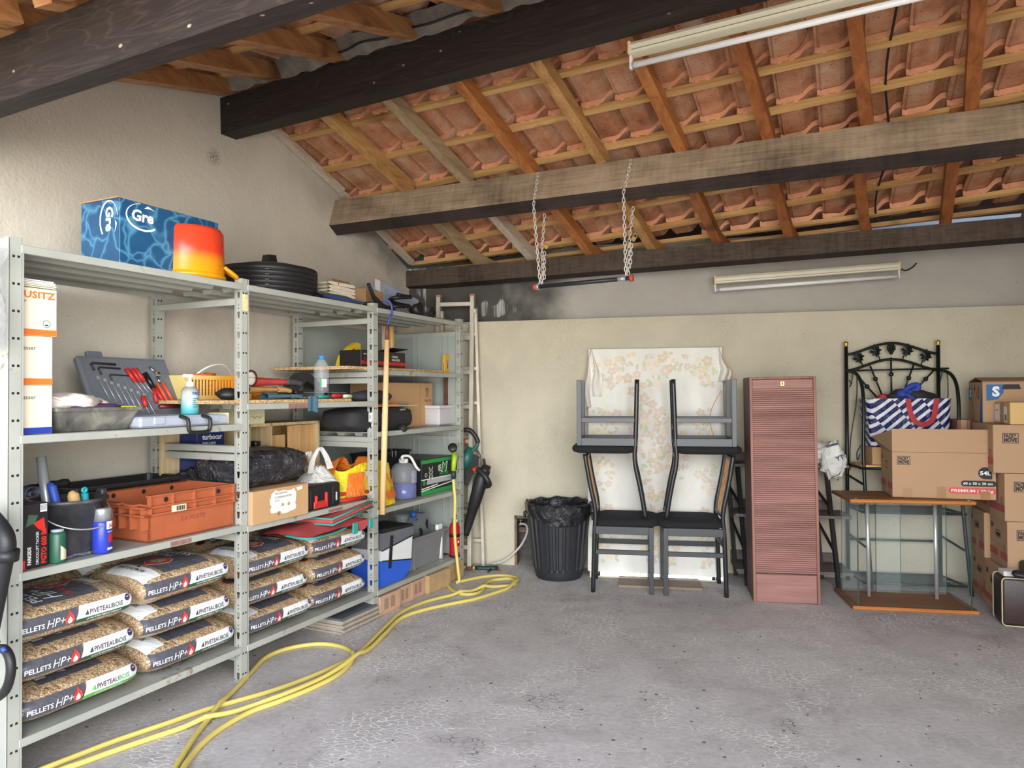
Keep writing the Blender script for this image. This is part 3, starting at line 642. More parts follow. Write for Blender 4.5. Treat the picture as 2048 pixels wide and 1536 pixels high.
def top_print(flip):
    mb = MB(); sg = -1 if flip else 1
    f = lambda o: (lambda x, y: gtop(x * sg, y * sg, o))
    quad_grid(mb, f(.003), -.125, .105, -.14, .15, 12, 12, 1); quad_grid(mb, f(.003), .125, .205, -.06, .16, 5, 8, 2)
    R_ = lambda o: (lambda px, py: gtop((-py) * sg, px * sg, o))          # lettering that reads along the depth
    put_txt(mb, 'PELLETS', .034, 0, 0, 0, mi=2, bold=.02, width=.19, fn=R_(.0055), at=(-.12, .085)); put_txt(mb, 'HP+', .06, 0, 0, 0, mi=2, shear=.25, width=.14, fn=R_(.0055), at=(-.12, .015))
    put_txt(mb, 'GRANULES', .022, 0, 0, 0, mi=5, bold=.02, width=.15, fn=R_(.0055), at=(-.12, -.025)); put_txt(mb, 'HAUTE QUALITE', .01, 0, 0, 0, mi=2, width=.12, fn=R_(.0055), at=(-.03, -.055))
    put_poly(mb, [(.055 + p[1] * 1.0, .04 + p[0]) for p in flame(.15)], 0, 0, 0, mi=2, fn=f(.0045)); put_poly(mb, [(.055 + p[1] * 1.0, .04 + p[0]) for p in flame(.14)], 0, 0, 0, mi=5, fn=f(.0056)); put_poly(mb, [(.045 + p[1], .04 + p[0]) for p in flame(.08)], 0, 0, 0, mi=0, fn=f(.0066))
    put_txt(mb, 'PIVETEAUBOIS', .016, 0, 0, 0, mi=7, bold=.015, width=.15, fn=lambda px, py: gtop((.17 - py) * sg, px * sg, .0056), at=(-.04, 0)); put_poly(mb, [(.14, .03), (.14, .06), (.125, .045)], 0, 0, 0, mi=7, fn=f(.0056))
    put_poly(mb, arc2(-.165, -.09, .026, 0, 360, 20)[:-1], 0, 0, 0, mi=5, fn=f(.004)); put_poly(mb, arc2(-.165, -.09, .023, 0, 360, 20)[:-1], 0, 0, 0, mi=7, fn=f(.0055))
    return mb
BODY = sack_body().mesh('sack_body', SM); FRP = front_print().mesh('front_print', SM); FRL = front_print(4, 4).mesh('front_print', SM); TPA = top_print(False).mesh('top_print', SM); TPB = top_print(True).mesh('top_print', SM)
m_film = film('clear_wrap', (225, 225, 225), .10, .12, .9, 22)
def end_knot():                                        # gathered clear plastic seam at the sack's end
    def fn(i, j):
        x = SW / 2 * (.965 + .07 * i); y = SD * .40 * (2 * j - 1); z = SHt / 2 + .012 * sin(j * 23) * i + .03 * (.5 - i) * sin(j * 7 + 1)
        return (x, y, z)
    return MB().grid(fn, 4, 26).mesh('end_seam', [m_film])
SEAM = end_knot()
def sack(label, a, d, z, rot=0.0, tilt=0.0, roll=0.0, light=False, flip=False, deep=1.0, sz=1.0, grp='wood pellet sacks on the bottom shelf'):
    t = thing('pellet_sack', label, 'sack', mw=RFR @ M.Translation((a, d, z)) @ M.Rotation(rot, 4, 'Z') @ M.Rotation(tilt, 4, 'Y') @ M.Rotation(roll, 4, 'X') @ M.Diagonal((1, deep, sz, 1)), group=grp)
    link('sack_body', BODY, t); link('front_print', FRL if light else FRP, t); link('top_print', TPB if flip else TPA, t); link('end_seam', SEAM, t)
    return t
H_ = SHt * 1.0
def column(a, z0, names, rots, light0=False, flips=(False, False, False), dx=(0, 0, 0), sz=1.0):
    for i in range(3):
        deep = 1.45 if i < 2 else 1.0
        sack(names[i], a + dx[i], .012 + SD / 2 * deep, z0 + i * H_ * sz, rots[i], 0, 0, light0 and i == 0, flips[i], deep, sz)
column(.252, .158, ['pellet sack with bright light-green stripe, bottom of the stack nearest the viewer', 'middle pellet sack of the stack against the first rack post', 'top pellet sack of the first stack, grey print with PELLETS lettering facing up'], (.0, .02, -.02), True, dx=(.012, -.004, -.012))
column(.715, .158, ['bottom pellet sack of the second stack, left of the second post', 'middle pellet sack of the second stack, left of the second post', 'top pellet sack of the second stack, red flame facing up beside the second post'], (.0, -.02, .03), False, (True, True, True), (.02, -.004, -.012), 1.03)
column(BAY + .255, .155, ['bottom pellet sack just right of the second post, label lower than its neighbours', 'middle pellet sack just right of the second post', 'top pellet sack just right of the second post, red flame on its top'], (.0, -.03, .03), False, (True, False, True), (.012, -.02, -.01), .97)
column(BAY + .70, .155, ['bottom pellet sack beside the third post, above the slate tiles', 'middle pellet sack beside the third post', 'top pellet sack carrying the red and teal cool bag'], (.0, .02, -.02), False, (False, False, True), (.0, .0, .0), .97)
zb = .158 + 2 * H_
sack('pellet sack at the back behind the first top sack, dark grey print in shade', .27, .495, zb + .008, .06, -.03, .05, flip=False, deep=.7)
sack('pellet sack at the back in shade with large red flame, below the orange crate', .715, .495, zb + .03, -.06, -.06, .08, flip=True, deep=.7)
sack('pellet sack at the back of the middle bay, dark print under the cardboard carton', BAY + .30, .495, zb + .002, .06, -.04, .08, flip=False, deep=.7)
# ---------------------------------------------------------------- things on the rack
YN = V((0, -1, 0)); XU = V((1, 0, 0)); ZU = V((0, 0, 1))
m_card = mt((188, 148, 104), .85, var=.05, vs=4, bp=.1, bs=90); m_cardin = mt((160, 122, 84), .9, var=.06)
m_ctape = mt((150, 112, 66), .35, var=.08, vs=20)
K = mt((30, 29, 30), .5, var=.15); KM = mt((36, 35, 36), .75, var=.2, bp=.3); KG = mt((26, 25, 27), .3, var=.1); WH = mt((228, 225, 218), .6, var=.03); RED = mt((190, 44, 40), .45, var=.1)
BLUE = mt((48, 80, 170), .5, var=.1); TEAL = mt((40, 160, 168), .45, var=.05); GREY = mt((130, 130, 132), .55, var=.06); LG = mt((176, 178, 182), .45, var=.05); STEEL = mt((172, 172, 174), .35, .4, var=.05); ORG = mt((226, 112, 40), .5, var=.08); YEL = mt((232, 200, 46), .5, var=.08); BRN = mt((110, 66, 44), .6, var=.15); CREAM = mt((226, 218, 180), .6, var=.04); TAN = mt((170, 126, 70), .8, var=.18, vs=20, bp=.3); CHROME = mt((215, 215, 215), .16, 1.0, var=0)
INK = mt((30, 28, 34), .6, var=0); INKW = mt((240, 238, 232), .6, var=0); INKR = mt((204, 40, 36), .5, var=0); INKB = mt((40, 62, 160), .5, var=0); INKG = mt((40, 150, 70), .5, var=0); INKO = mt((236, 118, 44), .5, var=0)
def faceF(w, h, y=0): return (V((0, y, 0)), XU, ZU)

# blue pool-equipment box with the word Gre and its swoosh
m_pool, n, l, b = base_mat('printed_pool_water', .45); v = coord(n, l)
nz = n.new('ShaderNodeTexNoise'); nz.inputs['Scale'].default_value = 6; l.new(v, nz.inputs['Vector']); wv = n.new('ShaderNodeVectorMath'); wv.operation = 'MULTIPLY_ADD'; wv.inputs[1].default_value = (.22, .22, .22); l.new(nz.outputs['Color'], wv.inputs[0]); l.new(v, wv.inputs[2])
vo = n.new('ShaderNodeTexVoronoi'); vo.feature = 'DISTANCE_TO_EDGE'; vo.inputs['Scale'].default_value = 10; l.new(wv.outputs[0], vo.inputs['Vector'])
cc = mix(n, l, noise(n, l, v, 5, 3), c3((18, 56, 92)), c3((34, 98, 142)))
l.new(mix(n, l, ramp(n, l, vo.outputs['Distance'], [(.0, (.5, .5, .5)), (.04, (.2, .2, .2)), (.1, (0, 0, 0))]), cc, c3((110, 180, 214))), b.inputs['Base Color'])
a0, zt = rk(239.5, 394, .1); a1 = rk(431, 443, .1)[0]; dl = rz(161, 408, zt)[1]; gw, gd, gh = a1 - a0, dl - .1, zt - 1.777
t = RT('printed_carton', 'blue carton printed with pool water and white Gre logos on top of the rack', 'box', a0, .1, 1.777)
P_box(t, 'carton_body', m_pool, 0, gw, 0, gd, 0, gh, .002); P_box(t, 'lid_flap', m_card, -.004, gw * .5, .004, gd, gh, gh + .004, 0, 'raised brown cardboard edge'); P_box(t, 'torn_corner', m_pool, gw - .05, gw + .012, -.004, .03, gh - .05, gh - .003, .001)
mb = MB()
def gre(O, U, W_):
    put_txt(mb, 'Gre', .042, O, U, W_, .0012, bold=.035, shear=.08)
    o = [(.052 + .078 * cos(a), .016 + .055 * sin(a)) for a in [radians(100 + 215 * i / 20) for i in range(21)]]; q = [(.052 + .072 * cos(a) , .019 + .05 * sin(a)) for a in [radians(100 + 215 * i / 20) for i in range(21)]]
    mb.flat(o + q, [(i, i + 1, 22 + i, 21 + i) for i in range(20)], O, U, W_, .0012)
    put_poly(mb, [(.055, .053), (.08, .057), (.105, .052), (.085, .061), (.07, .066)], O, U, W_, .0012)
gre((.05, 0, gh - .075), XU, ZU); ob('logo_print', mb, INKW, t); mb = MB(); gre((0, .08, gh - .03), (0, 0, -1), (0, -1, 0))
ob('logo_print', mb, INKW, t)
# orange enamelled pot standing upside down
m_pot, n, l, b = base_mat('orange_to_yellow_enamel', .22); v = coord(n, l); sx = n.new('ShaderNodeSeparateXYZ'); l.new(v, sx.inputs[0])
l.new(ramp(n, l, mth(n, l, 'MULTIPLY', sx.outputs[2], 4.3), [(.14, c3((226, 150, 20))), (.34, c3((236, 140, 30))), (.52, c3((226, 66, 36))), (1, c3((226, 72, 44)))]), b.inputs['Base Color'])
pa, pz = rk(397, 556, .125); pr = (rk(451, 500, .125)[0] - rk(344, 500, .125)[0]) / 2 * .98; ph = .228
t = RT('stock_pot', 'glossy orange and yellow enamel pot upside down on top of the rack', 'pot', pa - .02, .15, 1.777)
P_lathe(t, 'pot_body', m_pot, [(0, .004), (pr + .006, .004), (pr + .007, .02), (pr + .001, .026), (pr, .03), (pr - .002, .12), (pr - .004, ph - .02), (pr - .014, ph - .003), (pr - .03, ph), (0, ph)], 40)
for s in (-1, 1):
    a = radians(-40 + (0 if s > 0 else 180)); c, q = cos(a), sin(a)
    pts = [((pr - .004) * c - q * e, (pr - .004) * q + c * e, .064) for e in (-.036,)] + [((pr + .045) * c - q * -.02, (pr + .045) * q + c * -.02, .03), ((pr + .045) * c - q * .02, (pr + .045) * q + c * .02, .03)] + [((pr - .004) * c - q * .036, (pr - .004) * q + c * .036, .064)]
    P_tube(t, 'handle', m_pot, spline(pts, 5), .009, 8)
# black ribbed tub with domed lid
la, _ = rk(546, 590, .27)
t = RT('ribbed_plastic_hoop', 'round black ribbed plastic tub with a domed lid on top of the rack', 'tub', la - .0, .295, 1.777)
R_ = .245; pf = [(0, 0), (R_ - .012, 0)]
for i in range(6): z = .003 + i * .024; pf += [(R_ - .006, z), (R_, z + .004), (R_, z + .019), (R_ - .006, z + .023)]
pf += [(R_ - .004, .152), (R_ - .03, .157), (R_ - .1, .175), (R_ - .19, .186), (0, .188)]
P_lathe(t, 'tub_body', K, pf, 56)
ob('lid_knob', MB().prism([(-.03, -.025), (.03, -.025), (.03, .025), (-.03, .025)], .18, .182).add([(-.032, -.028, .182), (.032, -.028, .182), (.032, .028, .182), (-.032, .028, .182), (-.024, -.022, .232), (.026, -.022, .236), (.026, .022, .236), (-.024, .022, .232)], [(0, 3, 2, 1), (4, 5, 6, 7), (0, 1, 5, 4), (1, 2, 6, 5), (2, 3, 7, 6), (3, 0, 4, 7)]), K, t)
mb = MB()
for i in range(5): a = radians(222); x = M.Rotation(a, 4, 'Z'); mb.box(R_ - .004, R_ + .006, -.012, .012, .012 + i * .026, .022 + i * .026, .002, x=x)
ob('hoop_clip', mb, K, t)
# folded cloths
def folded(t, name, m, x0, x1, y0, y1, z0, layers, th, wob=.006, seed=0):
    for i in range(layers):
        zz = z0 + i * th; e = V((seed + i * 3.1, 1.7 * i, 0))
        def fn(a, c, zz=zz, e=e):
            ang = 2 * pi * c; hx = (x1 - x0) / 2; px = abs(cos(ang)) ** .35 * (1 if cos(ang) > 0 else -1); pz = abs(sin(ang)) ** .8 * (1 if sin(ang) > 0 else -1)
            y = y0 + (y1 - y0) * a; x = (x0 + x1) / 2 + hx * px
            k = V((NZ.noise(V((x * 9, y * 9, zz * 40)) + e), 0, NZ.noise(V((x * 12, y * 7, 3)) + e))) * wob
            return (x + k.x, y, zz + th * .52 + th * .5 * pz + k.z * min(1, 1) )
        mb = MB().grid(fn, 10, 22, cv=True); K2 = len(mb.v); mb.f += [tuple(range(21, -1, -1)), tuple(range(K2 - 22, K2))]; mb.m += [0, 0]; mb.sm += [False, False]
        ob(name, mb, m, t)
m_tow = mt((214, 204, 182), .95, var=.08, vs=30, bp=.8, bs=140); m_tarpg = mt((66, 72, 50), .7, var=.2); m_tarpb = mt((46, 66, 128), .6, var=.15)
ca, _ = rk(672, 590, .14); t = RT('folded_towel', 'folded cream cotton towels beside the black ribbed tub', 'towel', ca, .10, 1.822)
folded(t, 'towel_fold', m_tow, -.11, .12, 0, .22, 0, 4, .019, .008, 3); P_box(t, 'red_stripe', RED, -.03, -.026, -.002, .0, .06, .075, 0)
ca, _ = rk(640, 600, .05); t = RT('folded_tarpaulin', 'folded blue and green tarpaulin under the cream towels', 'tarpaulin', ca, .035, 1.777)
folded(t, 'green_layer', m_tarpg, 0, .32, 0, .36, 0, 1, .012, .004, 9); folded(t, 'blue_layer', m_tarpb, 0, .36, 0, .34, .0125, 2, .007, .003, 5); folded(t, 'green_layer', m_tarpg, 0, .27, .03, .34, .028, 1, .016, .006, 7)
# far bay top: carton, printed box, hose parts
a_, z_ = rk(745, 575, .28)
t = RT('open_carton', 'small open brown carton full of black hose parts on the far bay top', 'box', 2.27, .30, 1.777, .1)
mb = MB().box(0, .2, 0, .004, 0, .17).box(0, .2, .2, .204, 0, .17).box(0, .004, 0, .2, 0, .17).box(.196, .2, 0, .2, 0, .17).box(0, .2, 0, .2, 0, .004); ob('carton_wall', mb, m_card, t)
ob('flap', MB().box(.0, .2, .2, .30, .17, .173, x=M.Translation((0, .2, .17)) @ M.Rotation(.9, 4, 'X') @ M.Translation((0, -.2, -.17))), m_card, t)
t = RT('black_hose_coil', 'coil of black ribbed hose spilling in front of the far bay carton', 'hose', 2.46, .185, 1.779)
P_tube(t, 'coil', K, [(.085 * cos(i * .42) + .012 * i * .1, .05 * sin(i * .42) + .01, .024 + .004 * i) for i in range(34)], .013, 8)
P_tube(t, 'loop', K, spline([(.14, -.02, .02), (.17, -.03, .09), (.23, -.02, .1), (.26, 0, .03), (.22, .01, .016)], 5), .011, 8); P_tube(t, 'small_loop', K, spline([(.31, -.04, .015), (.30, -.05, .05), (.33, -.05, .085), (.37, -.04, .05), (.36, -.03, .015)], 5), .009, 8)
t = RT('black_lance', 'black plastic lance leaning out of the small open carton', 'lance', 2.19, .13, 1.78)
P_tube(t, 'shaft', KM, [(-.06, .05, .165), (.03, .08, .10), (.10, .07, .05), (.2, .05, .02)], [.012, .014, .02, .022], 8); P_tube(t, 'grip', K, [(.12, .07, .04), (.15, .05, -.0), (.16, .02, .0)], .012, 8)
t = RT('work_lamp', 'small round black lamp with brass bulb on the far bay edge', 'lamp', 2.42, .055, 1.779)
rx = M.Translation((.03, .0, .036)) @ M.Rotation(radians(78), 4, 'X') @ M.Rotation(radians(-20), 4, 'Z')
ob('lamp_shade', MB().lathe([(.036, .035), (.034, .03), (.02, .008), (.0, .0)], 24, rx, cap=False).lathe([(.0, -.03), (.024, -.03), (.036, .0), (.037, .036), (.034, .036)], 24, rx), K, t); P_lathe(t, 'bulb', mt((150, 116, 60), .25, .6, var=.1), [(0, .03), (.012, .028), (.014, .018), (.008, .008)], 14, (.03, .0, .036), M.Rotation(radians(78), 4, 'X'))
P_box(t, 'lamp_stand', GREY, -.01, .07, -.01, .05, -.001, .006)
t = RT('printed_gift_box', 'silver-blue printed box with three round pictures tilted on the far bay', 'box', 2.44, .33, 1.862, -.10)
t.matrix_world = t.matrix_world @ M.Rotation(radians(-9), 4, 'X') @ M.Rotation(radians(12), 4, 'Y')
m_gift = mt((160, 168, 186), .5, var=.05); P_box(t, 'box_body', m_gift, 0, .40, 0, .10, 0, .17, .002)
mb = MB(); O = V((0, 0, 0))
for i, c in enumerate((INKR, INKG, INKB)): pass
for i in range(3): put_poly(mb, arc2(.235 + .058 * i, .07 - .005 * i, .027, 0, 360, 18)[:-1], O, XU, ZU, .001, 3); put_poly(mb, arc2(.235 + .058 * i, .07 - .005 * i, .023, 0, 360, 18)[:-1], O, XU, ZU, .0016, i)
for i in range(8): put_poly(mb, [(.05, .13 - .009 * i), (.05 + .1 * (.6 + .4 * sin(i * 5)), .13 - .009 * i), (.05 + .1 * (.6 + .4 * sin(i * 5)), .1325 - .009 * i), (.05, .1325 - .009 * i)], O, XU, ZU, .001, 4)
ob('picture_print', mb, [mt((130, 60, 70), .5), mt((110, 130, 80), .5), mt((70, 100, 150), .5), INKW, mt((110, 116, 130), .5)], t); P_box(t, 'end_flap', WH, -.05, -.002, -.01, -.006, .09, .165, 0, 'white open end flap')
t = RT('parts_bag', 'flat clear plastic bag with red contents on the far bay front edge', 'bag', 2.62, .03, 1.778)
ob('bag_film', MB().grid(lambda i, j: (.48 * i, .2 * j, .002 + .022 * sin(pi * i) ** .6 * sin(pi * j) ** .6 + .006 * NZ.noise(V((i * 9, j * 6, 2)))), 20, 10), film('grey_clear_bag', (186, 176, 168), .75, .2, .9, 20), t)
ob('red_contents', MB().grid(lambda i, j: (.33 + .1 * i, .03 + .12 * j, .001 + .018 * sin(pi * i) * sin(pi * j)), 10, 8), RED, t)
t = RT('orange_grip', 'short orange plastic grip at the far end of the rack top', 'grip', 3.0, .2, 1.778); P_tube(t, 'grip_body', ORG, [(-.05, 0, .016), (.0, .0, .02), (.07, .02, .022)], [.016, .02, .018], 10); P_tube(t, 'shank', STEEL, [(-.12, -.01, .014), (-.05, 0, .016)], .007, 8)
t = RT('charger_block', 'small black patterned charger block on the rack top by the third post', 'charger', 2.0, .04, 1.778); P_box(t, 'block', KM, -.02, .07, 0, .07, 0, .038, .004); P_tube(t, 'lead', K, spline([(.07, .03, .02), (.12, .02, .006), (.2, .04, .006)], 5), .004, 6)

# bay 1, upper shelf (z 1.149)
ZS = 1.149
for i, (h, dx, lab, inkc) in enumerate(((.166, 0, 'white carton with blue band, lowest of the three by the first post', INKB), (.166, .0, 'white carton with orange band, middle of the three by the first post', INKO), (.163, .014, 'white carton with orange capitals, top of the three by the first post', INKO))):
    t = RT('white_carton', lab, 'box', .012, .035, ZS + i * .1665, 0, 'white cartons beside the first post')
    w = .146 + dx; P_box(t, 'carton_body', mt((232, 222, 196), .6, var=.02), .0, w, 0, .3, 0, h - .001, .0015)
    mb = MB(); O = V((0, 0, 0)); put_poly(mb, [(.0, .001), (w, .001), (w, .022), (0, .022)], O, XU, ZU, .0008, 0)
    if i == 2: put_txt(mb, 'LAUSITZ', .022, (.006, 0, .128), XU, ZU, .001, 0, .03, width=.148); put_txt(mb, 'wasser', .01, (.02, 0, .112), XU, ZU, .001, 1); ring_poly(mb, arc2(.125, .042, .013, 0, 360, 18)[:-1], arc2(.125, .042, .0115, 0, 360, 18)[:-1], O, XU, ZU, .001, 1); put_poly(mb, [(.118, .036), (.132, .036), (.129, .04), (.121, .04)], O, XU, ZU, .001, 1)
    else: put_txt(mb, 'wasser', .014, (.035, 0, .118), XU, ZU, .001, 1, width=.055); put_txt(mb, 'n', .012, (.04, 0, .1), XU, ZU, .001, 1)
    ob('print', mb, [inkc, INK], t)
t = RT('paper_bundle', 'sheaf of loose white papers on top of the white cartons', 'papers', .02, .04, ZS + .4985)
for i in range(5): ob('paper_sheet', MB().box(-.01, .15 + .006 * sin(i * 3), 0, .21, .0055 * i, .0055 * i + .004, x=M.Rotation(.03 * sin(i * 5), 4, 'Z')), WH if i > 1 else CREAM, t)
# dusty bin of rags, rods and gloves
m_dirty, n, l, b = base_mat('dusty_smoked_plastic', .45); v = coord(n, l)
l.new(ramp(n, l, noise(n, l, v, 11, 5, .6, .5), [(.3, c3((58, 58, 56))), (.55, c3((112, 110, 102))), (.75, c3((150, 146, 132)))]), b.inputs['Base Color'])
def tray(t, name, m, w, d, h, tp=.02, wall=.004, lip=.008, r=.02):    # open tub, tapered
    def pr(i, j):
        prof = [(tp, 0), (0, h), (-lip, h), (-lip, h - .008), (-lip + .003, h - .008), (-.0, h - .004), (wall, h - .001), (tp + wall, wall), (w * .5 - .001, wall)]
        return prof
    pf = [(tp, 0.0), (0, h - .012), (-lip, h - .012), (-lip, h), (wall, h), (tp + wall, wall)]
    mb = MB(); rings = []
    for ins, z in pf:
        ring = rrect(ins, w - ins, ins, d - ins, max(.004, r), 4); rings.append([(p[0], p[1], z) for p in ring])
    N_ = len(rings[0]); vs = [p for g in rings for p in g]; fs = []
    for i in range(len(rings) - 1):
        for j in range(N_): fs.append((i * N_ + j, i * N_ + (j + 1) % N_, (i + 1) * N_ + (j + 1) % N_, (i + 1) * N_ + j))
    fs += [tuple(range(N_ - 1, -1, -1)), tuple((len(rings) - 1) * N_ + j for j in range(N_))]
    mb.add(vs, fs); return ob(name, mb, m, t)
t = RT('plastic_tray', 'dusty dark translucent plastic tray of rags beside the white cartons', 'tray', .178, .05, ZS); tray(t, 'tray_body', m_dirty, .335, .34, .085, .03)
def lump(t, name, m, c, r, seed=0, amp=.25, n1=18, n2=12, f=2.2, label=None, fold=0.0):
    c = V(c); r = V(r)
    def fn(i, j):
        a = 2 * pi * i; p = pi * j; d = V((cos(a) * sin(p), sin(a) * sin(p), cos(p))); k = 1 + amp * NZ.noise(d * f + V((seed, seed * 1.7, 3))) + fold * abs(NZ.noise(d * f * 3 + V((seed, 0, 9))))
        return (c.x + r.x * d.x * k, c.y + r.y * d.y * k, c.z + r.z * d.z * k)
    return ob(name, MB().grid(fn, n1, n2, cu=True), m, t, label=label)
t = RT('white_rag', 'crumpled off-white rag lying on the dusty tray', 'rag', .27, .14, ZS + .085); lump(t, 'rag_fold', mt((214, 202, 192), .95, var=.06, bp=.5), (0, 0, .018), (.115, .08, .034), 4, .35, 26, 16, fold=.3); lump(t, 'rag_end', mt((206, 188, 172), .95, var=.06, bp=.5), (.115, .02, .012), (.05, .05, .026), 8, .3)
t = RT('purple_cloth', 'purple cloth edge poking out under the white rag', 'cloth', .32, .12, ZS + .07); lump(t, 'cloth_fold', mt((78, 48, 84), .9, var=.15), (.0, 0, .012), (.15, .07, .022), 5, .3); P_box(t, 'yellow_edge', YEL, .12, .18, -.06, -.02, .012, .018)
t = RT('white_rods', 'bunch of thin white rods sticking from the dusty tray', 'rods', .18, .1, ZS + .05)
for i in range(7): P_tube(t, 'rod', WH, [(-.0, -.03 + .012 * i, .075 - .002 * i), (.17 - .004 * i, -.03 + .013 * i, .016 + .003 * i)], .0028, 6)
# open tool case
m_case = mt((104, 108, 114), .5, var=.05, vs=3); m_caseb = mt((168, 174, 186), .4, var=.04)
t = RT('tool_case', 'open grey tool case with red-handled tools in its raised lid', 'tool case', .49, .03, ZS)
P_box(t, 'case_base', m_caseb, 0, .43, 0, .30, 0, .045, .008); mb = MB()
for x in (.06, .33): mb.box(x, x + .05, -.004, .02, .012, .042, .003)
ob('catch', mb, m_caseb, t)
ob('carry_handle', MB().tube(spline([(.18, -.003, .042), (.18, -.046, .03), (.183, -.05, -.01), (.20, -.05, -.024), (.27, -.05, -.024), (.287, -.05, -.01), (.29, -.046, .03), (.29, -.003, .042)], 4), .008, 8), K, t)
LID = M.Translation((.055, .30, .048)) @ M.Rotation(radians(-28), 4, 'X')        # lid leans back against the wall
def lidp(x, z, o=0.0): return LID @ V((x, -.002 - o, z))
LH = .285
lid = ob('case_lid', MB().box(-.03, .40, 0, .035, 0, LH, .01, x=LID).box(.03, .1, .01, .03, LH, LH + .03, .003, x=LID), m_case, t)
CM = t.matrix_world.copy()
def ctool(name, label, cat, m, mb, group=None, extra=None):
    o = tag(ob(name, mb, m, None, CM), label, cat, group)
    return o
for k in range(8):
    x = .03 + k * .027; z0 = .17 - .012 * k
    ctool('spanner', ('first', 'second', 'third', 'fourth', 'fifth', 'sixth', 'seventh', 'eighth')[k] + ' slim steel spanner from the left in the tool case lid', 'spanner', STEEL, MB().tube([lidp(x, z0, .004), lidp(x + .018, z0 - .10, .004)], .0028, 6).box(x - .007, x + .006, -.009, -.002, z0 - .004, z0 + .012, .002, x=LID), 'spanners in the tool case lid')
for i, (x0, z0, q, w) in enumerate(((.02, .245, .11, 'longest'), (.045, .225, .1, 'middle'), (.085, .19, .09, 'shortest'))): ctool('hex_key', w + ' dark hex key at the top of the tool case lid', 'hex key', mt((52, 44, 46), .5), MB().tube([lidp(x0 + .004, z0 - .035, .004), lidp(x0, z0 - .004, .004), lidp(x0 + .006, z0, .004), lidp(x0 + q, z0 - .004, .004)], .005 - .001 * i, 6))
for i, (x0, z0) in enumerate(((.17, .2), (.195, .2), (.215, .2))):
    o = ctool('screwdriver', ('left', 'middle', 'right')[i] + ' one of three red screwdrivers side by side in the tool case lid', 'screwdriver', RED, MB().tube([lidp(x0, z0 + .02, .008), lidp(x0 + .022, z0 - .045, .008)], .009, 8), 'screwdrivers in the tool case lid'); ob('shank', MB().tube([lidp(x0 + .022, z0 - .045, .006), lidp(x0 + .045, z0 - .1, .006)], .003, 6), STEEL, o)
ctool('stubby_screwdriver', 'stubby red screwdriver low in the middle of the tool case lid', 'screwdriver', RED, MB().tube([lidp(.2, .03, .008), lidp(.204, .08, .008)], .011, 8))
o = ctool('wire_stripper', 'wire stripper with black jaws and two red handles in the tool case lid', 'pliers', KG, MB().tube([lidp(.255, .20, .006), lidp(.275, .12, .006)], .012, 8)); ob('plier_handle', MB().tube([lidp(.272, .125, .007), lidp(.262, .05, .007)], .009, 8), RED, o); ob('plier_handle', MB().tube([lidp(.278, .125, .007), lidp(.302, .045, .007)], .009, 8), RED, o)
o = ctool('cutter', 'orange-handled cutter at the right of the tool case lid', 'cutter', CHROME, MB().tube([lidp(.315, .185, .006), lidp(.315, .15, .006)], .008, 6))
for x0 in (.30, .33): ob('cutter_handle', MB().tube([lidp(x0, .15, .007), lidp(x0 + .02, .05, .007)], .007, 8), mt((222, 78, 48), .4), o)
ctool('adjustable_wrench', 'small chrome adjustable wrench at the top right of the tool case lid', 'wrench', CHROME, MB().tube([lidp(.29, .235, .005), lidp(.32, .2, .005)], .006, 6).box(.314, .336, -.01, -.002, .19, .21, .003, x=LID)); ctool('hacksaw_grip', 'dark red saw grip along the bottom of the tool case lid', 'saw', mt((130, 36, 40), .4), MB().tube([lidp(.27, .03, .005), lidp(.37, .032, .005)], .009, 8))
mb = MB()
for (x0, x1, z0, z1) in ((-.02, .39, .012, .02), (-.02, .39, LH - .012, LH - .006), (.155, .16, .02, .25), (.245, .249, .06, .25)): mb.box(x0, x1, -.006, .001, z0, z1, .002, x=LID)
ob('tray_ridge', mb, m_case, lid)
# sanitiser bottle
t = RT('pump_bottle', 'clear pump bottle of blue-green hand gel standing on the tool case', 'bottle', .82, .15, ZS + .046)
m_gel, n, l, b = base_mat('gel_bottle', .15); v = coord(n, l); sx = n.new('ShaderNodeSeparateXYZ'); l.new(v, sx.inputs[0]); l.new(ramp(n, l, mth(n, l, 'MULTIPLY', sx.outputs[2], 9), [(.1, c3((80, 170, 176))), (.7, c3((176, 196, 190))), (1, c3((150, 146, 132)))]), b.inputs['Base Color'])
P_lathe(t, 'bottle_body', m_gel, [(0, 0), (.034, 0), (.037, .006), (.036, .1), (.028, .115), (.014, .122), (0, .122)], 20); P_lathe(t, 'collar', WH, [(.017, .12), (.017, .138), (.008, .142), (.006, .165), (.0, .165)], 16); ob('pump_head', MB().box(-.034, .014, -.008, .008, .16, .174, .003), WH, t)
mb = MB()
for i in range(5): put_poly(mb, [(-.016, .03 + .009 * i), (.016, .03 + .009 * i), (.016, .033 + .009 * i), (-.016, .033 + .009 * i)], (0, -.0375, 0), XU, ZU, .001, 0)
put_txt(mb, 'PURELL', .012, (-.02, -.0375, .085), XU, ZU, .001, 1, .02, .2, width=.04); ob('label_print', mb, [mt((40, 120, 140), .5), INKB], t)
